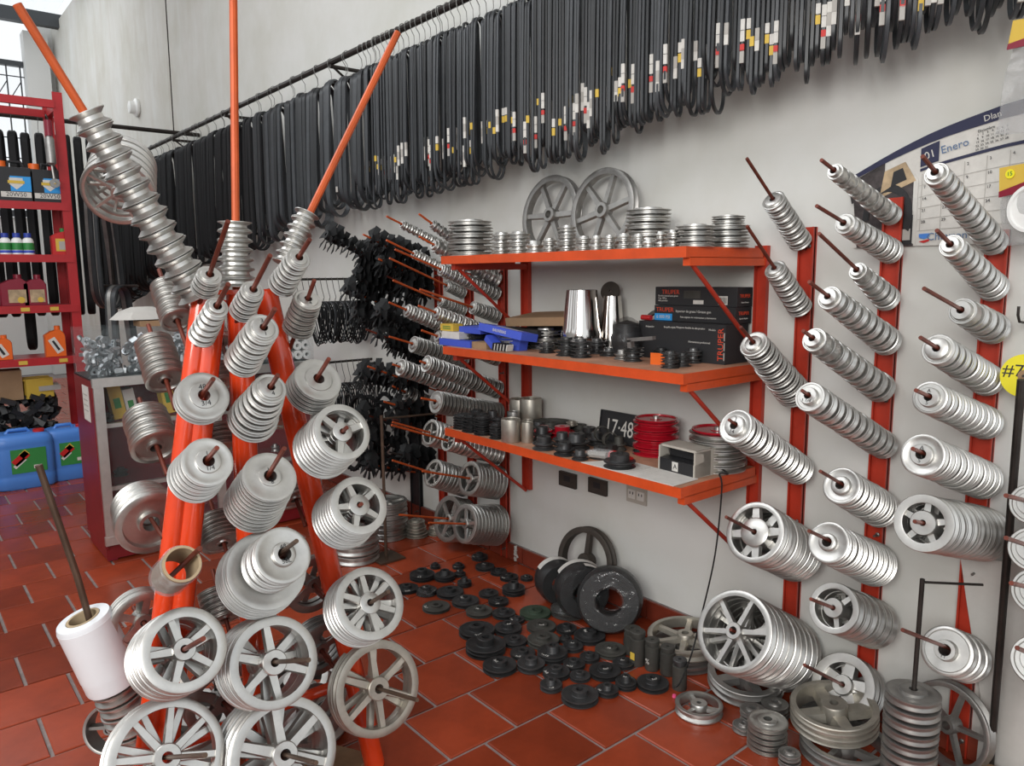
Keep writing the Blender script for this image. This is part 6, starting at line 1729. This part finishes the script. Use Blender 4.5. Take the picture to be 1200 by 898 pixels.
for z in (0.95, 0.92, 0.89, 0.86):
    part('printed_line', MB().box((FXc - 0.16, Y0c - 0.003, z), (0.11, 0.001, 0.008)), 'greypaper', cab, 0, mtx=mi)
for x in (FXc - 0.05, BXc + 0.05):
    for y in (Y0c + 0.04, Y1c - 0.04):
        part('caster', MB().box((x, y, 0.006), (0.05, 0.05, 0.01)), 'wine', cab, 0, mtx=mi)
# what stands in the cabinet
inc = (('yellow', 'ochre carton standing upright on the cabinet top shelf', -1.62, 0.784, 0.07, 0.2), ('white', 'white carton leaning in the cabinet beside the ochre one', -1.55, 0.784, 0.06, 0.17), ('yellow', 'pale yellow roll standing in the middle of the cabinet', -1.34, 0.784, 0.07, 0.21), ('beige', 'beige box at the far end of the cabinet shelf', -0.8, 0.784, 0.2, 0.12))
for m, lab, y, z, w, h in inc:
    t = thing('carton', lab, 'box', mtx=Matrix.Translation((-4.86, y, z)) @ Matrix.Rotation(0.15, 4, 'X'))
    part('body', MB().box((0, 0, h / 2 + 0.008), (0.1, w, h)), m, t, 0)
    part('label', MB().box((0.051, 0, h / 2), (0.002, w * 0.5, h * 0.3)), 'green', t, 0)
for i in range(16):
    y = -1.7 + 0.08 * i
    z = (0.785, 0.425, 0.101)[i % 3]
    r_ = random.uniform(0.025, 0.05)
    tag(ob('metal_part', vee_mesh(round(r_, 2), 0.05, random.choice(('iron', 'alu_grey', 'iron_grey')), 0.55, 0.3), mtx=Matrix.Translation((-4.8 - 0.14 * (i % 2), y, z)) ), f'{nth(i + 1)} small metal part inside the glass cabinet from the red side', 'part', 'metal parts inside the cabinet')
# glass bins on top
bins = thing('glass_bins', 'row of glass bins full of zinc hardware on the cabinet', 'bins', (-4.86, ym, ZTc + 0.002))
mi = bins.matrix_basis.inverted()
z0, z1 = ZTc + 0.003, ZTc + 0.27
for x in (FXc - 0.02, BXc + 0.02):
    part('glass_pane', MB().box((x, ym, (z0 + z1) / 2), (0.005, wy, z1 - z0)), 'glass', bins, 0, mtx=mi)
nb = 6
for i in range(nb + 1):
    part('glass_divider', MB().box(((FXc + BXc) / 2, Y0c + 0.004 + (wy - 0.008) * i / nb, (z0 + z1) / 2), (BXc - FXc + 0.046, 0.005, z1 - z0)), 'glass', bins, 0, mtx=mi)
for i in range(nb):
    mb = MB()
    yc0 = Y0c + wy * i / nb
    if i < 5:
        for k in range(150):
            p = Vector((random.uniform(BXc + 0.06, FXc - 0.04), yc0 + random.uniform(0.03, wy / nb - 0.03), z0 + 0.012 + 0.19 * random.random() ** 1.2))
            rot = Matrix.Rotation(random.uniform(0, 6), 3, 'X') @ Matrix.Rotation(random.uniform(0, 6), 3, 'Y')
            s = random.uniform(0.012, 0.028)
            if k % 2:
                mb.box(p, (s, s * 1.5, s * 0.5), rot)
            else:
                mb.lathe([(s * 0.4, 0), (s, 0), (s, s * 0.6), (s * 0.4, s * 0.6)], 8, Matrix.Translation(p) @ rot.to_4x4())
        o = ob(('zinc_fittings', 'zinc_fittings', 'zinc_clips', 'zinc_rings', 'zinc_bolts')[i], mb.mesh('zinc_fittings', 'parts', 30))
        o['kind'] = 'stuff'
        o['label'] = f'loose zinc hardware heaped in the {nth(i + 1)} glass bin from the red side'
for i, p in enumerate(GREYROLLS):
    p = Vector(p)
    k = i % 4
    row = i // 4
    tag(ob('white_roller', MB().lathe([(0.012, 0), (0.03, 0), (0.03, 0.16), (0.012, 0.16)], 20, axis_mtx((BXc + 0.19, -0.66 + 0.062 * (k if k < 3 else 2.95) - 0.004 * row + 0.0, z0 + 0.033 + 0.062 * row), (1, 0, 0))).mesh('white_roller', 'plastic')), f'white plastic roller, {("bottom", "middle", "top")[row]} row, {nth(k + 1)} across in the last glass bin', 'roller')
tag(ob('plastic_bag', MB().lathe([(0.0, 0.03), (0.10, 0.02), (0.15, 0.03), (0.18, 0.005), (0.13, 0.05), (0.06, 0.075), (0, 0.07)], 11, Matrix.Translation((-4.86, -1.45, z1 + 0.036)) @ Matrix.Diagonal((0.75, 1, 1, 1)), closed=False).mesh('plastic_bag', 'skin', 20)), 'crumpled pale plastic bag on top of the glass bins', 'bag')
tag(ob('small_carton', MB().box((-4.80, -1.42, z1 + 0.018), (0.16, 0.16, 0.032)).mesh('small_carton', 'card', 0)), 'small brown carton under the plastic bag on the bins', 'box')
tag(ob('beige_cloth', MB().lathe([(0, 0.2), (0.08, 0.19), (0.16, 0.08), (0.2, 0.0), (0.0, 0.0)], 14, Matrix.Translation((-5.0, -1.05, z1 + 0.003)), closed=False).mesh('beige_cloth', 'beige', 25)), 'beige covered bundle on the glass bins behind the stand', 'bundle')

# ------------------------------------------------------------------ red shelf rack with oils
RXF, RXB, RY1, RY0 = -7.1, -7.6, -1.37, -3.3
rack = thing('steel_rack', 'crimson steel rack with four shelves of oil cans', 'rack', (-7.35, -2.3, 0))
mi = rack.matrix_basis.inverted()
for x in (RXF - 0.02, RXB + 0.02):
    for y in (RY1 - 0.025, RY0 + 0.025):
        part('upright', MB().box((x, y, 1.53), (0.01, 0.07, 3.05)).box((x + (-0.02 if x > -7.3 else 0.02), y + (0.03 if y > -2 else -0.03), 1.53), (0.04, 0.008, 3.05)), 'rackred', rack, 0, mtx=mi)
RZS = (2.2, 1.79, 1.39, 0.97)
for z in RZS:
    part('shelf_board', MB().box(((RXF + RXB) / 2, (RY0 + RY1) / 2, z - 0.012), (RXF - RXB - 0.06, RY1 - RY0 - 0.02, 0.02)).box((RXF - 0.012, (RY0 + RY1) / 2, z - 0.03), (0.014, RY1 - RY0 - 0.01, 0.06)), 'rackred', rack, 0, mtx=mi)
for x in (RXF - 0.02, RXB + 0.02):
    part('top_bar', MB().box((x, (RY0 + RY1) / 2, 2.96), (0.03, RY1 - RY0 - 0.1, 0.06)), 'rackred', rack, 0, mtx=mi)
part('end_bar', MB().box(((RXF + RXB) / 2, RY1 - 0.02, 2.96), (RXF - RXB - 0.06, 0.04, 0.06)), 'rackred', rack, 0, mtx=mi)
for z, y in ((1.79, -2.0), (1.39, -1.75), (0.97, -1.8), (1.39, -1.55), (0.97, -1.52)):
    part('price_label', MB().box((RXF - 0.003, y, z - 0.03), (0.003, 0.06, 0.03)), 'yellow', rack, 0, mtx=mi)


def bottle(name, label, c, w, h, dp, body, cap, kind):
    x, y, z = c
    t = thing(name, label, 'bottle' if kind != 'jug' else 'jug', (x, y, z))
    bm_ = MB()
    if kind == 'round':
        bm_.lathe([(0, 0), (w * 0.5, 0), (w * 0.5, h * 0.6), (w * 0.42, h * 0.72), (w * 0.25, h * 0.8), (0, h * 0.8)], 18, closed=False)
        part('body', bm_, body, t)
        part('cap', MB().lathe([(0, h * 0.8), (w * 0.33, h * 0.8), (w * 0.33, h), (0, h)], 14, closed=False), cap, t)
        part('green_label', MB().lathe([(w * 0.505, h * 0.22), (w * 0.515, h * 0.22), (w * 0.515, h * 0.55), (w * 0.505, h * 0.55)], 18), 'green', t)
        part('blue_label', MB().lathe([(w * 0.506, h * 0.08), (w * 0.518, h * 0.08), (w * 0.518, h * 0.2), (w * 0.506, h * 0.2)], 18), 'blue', t)
        return t
    # flat-sided oil can seen from the front (front faces +X)
    hw, hd = w / 2, dp / 2
    prof = [(-hw, 0), (hw, 0), (hw, h * 0.66), (hw * 0.85, h * 0.76), (hw * 0.5, h * 0.86), (-hw * 0.35, h * 0.8), (-hw, h * 0.68)] if kind != 'jug' else [(-hw, 0), (hw, 0), (hw, h * 0.74), (hw * 0.86, h * 0.82), (-hw * 0.86, h * 0.82), (-hw, h * 0.74)]
    n = len(prof)
    vs = []
    for xx, sc in ((-hd, 0.93), (-hd * 0.8, 1), (hd * 0.8, 1), (hd, 0.93)):
        for py, pz in prof:
            vs.append((xx, py * sc, h * 0.4 + (pz - h * 0.4) * (0.975 if sc < 1 else 1)))
    zmin = min(v[2] for v in vs)
    fs = [tuple(range(n - 1, -1, -1)), tuple(3 * n + k for k in range(n))]
    for s in range(3):
        for k in range(n):
            fs.append((s * n + k, s * n + (k + 1) % n, (s + 1) * n + (k + 1) % n, (s + 1) * n + k))
    part('body', MB().add(vs, fs), body, t, 35)
    cy = hw * 0.35 if kind != 'jug' else -hw * 0.62
    ch = 0.8 if kind == 'jug' else 0.84
    part('cap', MB().lathe([(0, h * ch), (w * 0.15, h * ch), (w * 0.15, h * 0.97), (0, h * 0.97)], 16, Matrix.Translation((0, cy, 0)), closed=False), cap, t)
    if kind == 'jug':
        part('handle', MB().tube([(0, -hw * 0.28, h * 0.8), (0, -hw * 0.2, h * 0.97), (0, hw * 0.45, h * 0.97), (0, hw * 0.62, h * 0.8)], w * 0.05, 8), body, t)
    return t


FXT = Matrix.Rotation(PI / 2, 4, 'Z') @ Matrix.Rotation(PI / 2, 4, 'X')
cnt = {}
NM = {'jug': ('oil_jug', 'black oil jug with orange cap and blue shield label', 'blackplastic', 'orangeplastic', 'jug'), 'bot': ('additive_bottle', 'white bottle with blue cap and green label', 'plastic', 'bluecap', 'round'), 'redjug': ('oil_can', 'red oil can with green cap', 'red', 'green', 'can'), 'wine': ('oil_can', 'wine red oil can with pale label', 'wine', 'wine', 'can'), 'oil': ('oil_can', 'bright orange oil can with white diagonal label', 'orangeplastic', 'orangeplastic', 'can')}
PLACE = {'jug': ('second from rack end', 'nearest rack end', 'third from rack end'), 'bot': ('farthest of three from the rack end', 'middle one of three', 'nearest of three to the rack end'), 'redjug': ('at the end of the second shelf',), 'wine': ('farther from the rack end', 'nearer the rack end'), 'oil': ('at the frame edge on the low shelf', 'near the end of the low shelf')}
ZOF = {'jug': 2.2, 'bot': 1.79, 'redjug': 1.79, 'wine': 1.39, 'oil': 0.97}
for k, x, y, z, w, h in REDITEMS:
    i = cnt.get(k, 0)
    cnt[k] = i + 1
    nm, lab, body, cap, kind = NM[k]
    dp = w * 0.7 if kind != 'round' else w
    t = bottle(nm, f'{lab}, {PLACE[k][i]}', (RXF - 0.03 - dp / 2 - 0.01, y, ZOF[k] - 0.001), w, h, dp, body, cap, kind)
    f = dp / 2
    if k == 'jug':
        part('blue_label', MB().box((f + 0.001, w * 0.14, h * 0.42), (0.002, w * 0.55, h * 0.36)), 'skyblue', t, 0)
        part('white_band', MB().box((f + 0.0012, 0.0, h * 0.16), (0.002, w * 0.8, h * 0.13)), 'white', t, 0)
        part('shield', MB().add([(f + 0.003, -w * 0.16, h * 0.56), (f + 0.003, w * 0.2, h * 0.56), (f + 0.003, w * 0.2, h * 0.4), (f + 0.003, w * 0.02, h * 0.28), (f + 0.003, -w * 0.16, h * 0.4)], [(0, 1, 2, 3, 4)]), 'white', t, 0)
        part('yellow_band', MB().box((f + 0.004, w * 0.02, h * 0.46), (0.001, w * 0.44, h * 0.07)), 'yellow', t, 0)
        text('20W50', w * 0.18, 'ink', t, Matrix.Translation((f + 0.0026, 0, h * 0.16)) @ FXT)
    elif k == 'wine':
        part('pale_label', MB().box((f + 0.001, w * 0.08, h * 0.3), (0.002, w * 0.62, h * 0.4)), 'photowarm', t, 0)
        part('gold_round', MB().lathe([(0, 0), (w * 0.13, 0), (w * 0.13, 0.002), (0, 0.002)], 14, axis_mtx((f + 0.002, w * 0.2, h * 0.18), (1, 0, 0)), closed=False), 'yellow', t)
    elif k == 'oil':
        part('white_label', MB().box((f + 0.001, 0.0, h * 0.36), (0.002, w * 0.38, h * 0.5), Matrix.Rotation(0.5, 3, 'X')), 'white', t, 0)
        part('dark_label_mark', MB().box((f + 0.003, 0.0, h * 0.36), (0.001, w * 0.12, h * 0.34), Matrix.Rotation(0.5, 3, 'X')), 'ink', t, 0)
    elif k == 'redjug':
        part('yellow_label', MB().box((f + 0.001, 0.0, h * 0.36), (0.002, w * 0.6, h * 0.45)), 'yellow', t, 0)
        part('grey_label', MB().box((f + 0.003, 0.01, h * 0.34), (0.001, w * 0.4, h * 0.3)), 'greypaper', t, 0)
# hanging grease gun
g0, g1 = Vector(GUN[0]), Vector(GUN[1])
gg = thing('grease_gun', 'steel grease gun hanging from the rack top bar by its hose', 'tool', (RXF + 0.06, g0.y, g0.z))
L_ = g0.z - g1.z
part('barrel', MB().lathe([(0, -L_ * 0.25), (0.022, -L_ * 0.25), (0.034, -L_ * 0.3), (0.036, -L_ * 0.68), (0.02, -L_ * 0.72), (0, -L_ * 0.72)], 16, closed=False), 'alu_grey', gg)
part('red_grip', MB().lathe([(0, 0.0), (0.026, 0.0), (0.028, -L_ * 0.25), (0, -L_ * 0.25)], 14, closed=False), 'wine', gg)
part('rod', MB().tube([(0, 0, -L_ * 0.7), (0, 0.01, -L_ * 0.98)], 0.01, 8), 'alu_grey', gg)
part('end_ring', MB().lathe([(0.01, -0.012), (0.035, -0.012), (0.035, 0.012), (0.01, 0.012)], 16, axis_mtx((0, 0.01, -L_), (1, 0, 0))), 'alu_grey', gg)
part('hanging_hook', MB().tube([(0, 0, 0), (-0.02, 0.0, 0.03), (-0.06, 0, 0.05), (-0.08, 0, 0.02)], 0.006, 6), 'roddark', gg)

# blue jerrycans
BJ = ('second blue plastic jerrycan along the rack with green label', 'blue plastic jerrycan nearest the cabinet with green label', 'blue plastic jerrycan cut by the frame edge')
for (x, y, z, w, h), lab in zip(BLUEJUGS, BJ):
    t = thing('blue_jerrycan', lab, 'jerrycan', (x, y, 0.0005))
    dp = w * 0.75
    vs, fs = [], []
    seg = 28
    rings = [(0, 0.94), (0.03, 1), (0.22, 1), (0.25, 0.985), (0.27, 1), (0.72, 1), (0.78, 0.985), (0.8, 1), (0.9, 0.97), (0.96, 0.88), (0.985, 0.7)]
    for zz, sc in rings:
        for k in range(seg):
            a_ = 2 * PI * k / seg
            ca, sa = math.cos(a_), math.sin(a_)
            e_ = 0.38
            vs.append((math.copysign(abs(ca) ** e_, ca) * dp / 2 * sc, math.copysign(abs(sa) ** e_, sa) * w / 2 * sc, zz * h * 0.97))
    for j in range(len(rings) - 1):
        for k in range(seg):
            l = (k + 1) % seg
            fs.append((j * seg + k, j * seg + l, (j + 1) * seg + l, (j + 1) * seg + k))
    fs.append(tuple(range(seg - 1, -1, -1)))
    fs.append(tuple((len(rings) - 1) * seg + k for k in range(seg)))
    part('body', MB().add(vs, fs), 'bluejug', t, 50)
    part('cap', MB().lathe([(0, h * 0.955), (w * 0.1, h * 0.955), (w * 0.1, h), (0, h)], 16, Matrix.Translation((dp * 0.2, w * 0.28, 0)), closed=False), 'red', t)
    part('handle', MB().tube([(0, -w * 0.25, h * 0.94), (0, -w * 0.2, h * 1.0), (0, w * 0.1, h * 1.0), (0, w * 0.14, h * 0.94)], 0.014, 8), 'bluejug', t)
    part('green_label', MB().box((dp / 2 + 0.002, 0.02, h * 0.5), (0.003, w * 0.58, h * 0.42)), 'green', t, 0)
    part('red_flash', MB().box((dp / 2 + 0.0045, -w * 0.08, h * 0.55), (0.002, w * 0.3, h * 0.12), Matrix.Rotation(0.7, 3, 'X')), 'red', t, 0)
    part('yellow_flash', MB().box((dp / 2 + 0.0045, -w * 0.02, h * 0.62), (0.002, w * 0.14, h * 0.1), Matrix.Rotation(0.7, 3, 'X')), 'yellow', t, 0)
    part('white_flash', MB().box((dp / 2 + 0.0045, -w * 0.1, h * 0.47), (0.002, w * 0.24, h * 0.06), Matrix.Rotation(0.7, 3, 'X')), 'white', t, 0)
    part('white_print', MB().box((dp / 2 + 0.0045, w * 0.18, h * 0.38), (0.002, w * 0.12, h * 0.06)), 'white', t, 0)
# scrap heap and sacks under the rack
mb = MB()
for k in range(800):
    p = Vector((random.uniform(RXB + 0.15, RXF - 0.14), random.uniform(-3.0, -1.56), 0.02 + 0.62 * random.random() ** 0.6))
    rot = Matrix.Rotation(random.uniform(0, 6), 3, 'X') @ Matrix.Rotation(random.uniform(0, 6), 3, 'Z')
    s = random.uniform(0.04, 0.11)
    mb.box(p, (s, s * 0.7, s * 0.4), rot)
o = ob('scrap_rubber', mb.mesh('scrap_rubber', 'tyre', 0))
o['kind'] = 'stuff'
o['label'] = 'dark heap of scrap rubber pieces under the red rack'
for i, (y, z, s, m, lab) in enumerate(((-1.95, 0.63, 0.3, 'card', 'brown cardboard box on the heap under the rack'), (-1.62, 0.64, 0.16, 'greypaper', 'pale cloth on the dark heap under the rack'), (-1.7, 0.63, 0.2, 'yellow', 'ochre carton beside the brown box on the heap'))):
    t = thing('scrap_carton', lab, 'box', (RXF - 0.26, y, z))
    part('body', MB().box((0, 0, s * 0.4), (0.2, s, s * 0.8 if m != 'greypaper' else 0.04), Matrix.Rotation(0.1 * i, 3, 'Z')), m, t, 0)
    part('flap', MB().box((0.06, 0, s * 0.8 if m != 'greypaper' else s * 0.4 + 0.021), (0.08, s * 0.98, 0.006), Matrix.Rotation(0.25, 3, 'Y')), m, t, 0)

# shiny loops hung beside the rack
for i in range(9):
    y = -1.16 + 0.03 * (i % 5)
    me, sz = belt_variant(0.36 + 0.02 * (i % 3), 1.1, 'alu_grey' if i % 3 == 0 else 'rubber', 0.04, 0.012)
    up = i < 5
    o = ob('wide_belt', me, loc=(-7.62 + 0.09 * i, -1.1 + 0.01 * (i % 2), 2.435 if up else 1.535))
    o.rotation_euler = (0.05, 0, 0.9)
    tag(o, f'{"upper" if up else "lower"} wide shiny belt loop beside the red rack, {nth(i + 1 if up else i - 4)} from the back', 'belt')
lp = thing('loop_hanger', 'dark steel arm carrying the wide belt loops beside the rack', 'hanger', (-7.3, -1.1, 2.45))
part('upright', MB().tube([(-0.35, 0.12, 0.1), (-0.35, 0.12, -2.44)], 0.014, 8), 'roddark', lp)
part('arm', MB().tube([(-0.4, 0.0, -0.014), (0.3, 0.06, -0.014)], 0.01, 8), 'roddark', lp)
part('arm', MB().tube([(-0.4, 0.0, -0.914), (0.7, 0.06, -0.914)], 0.01, 8), 'roddark', lp)
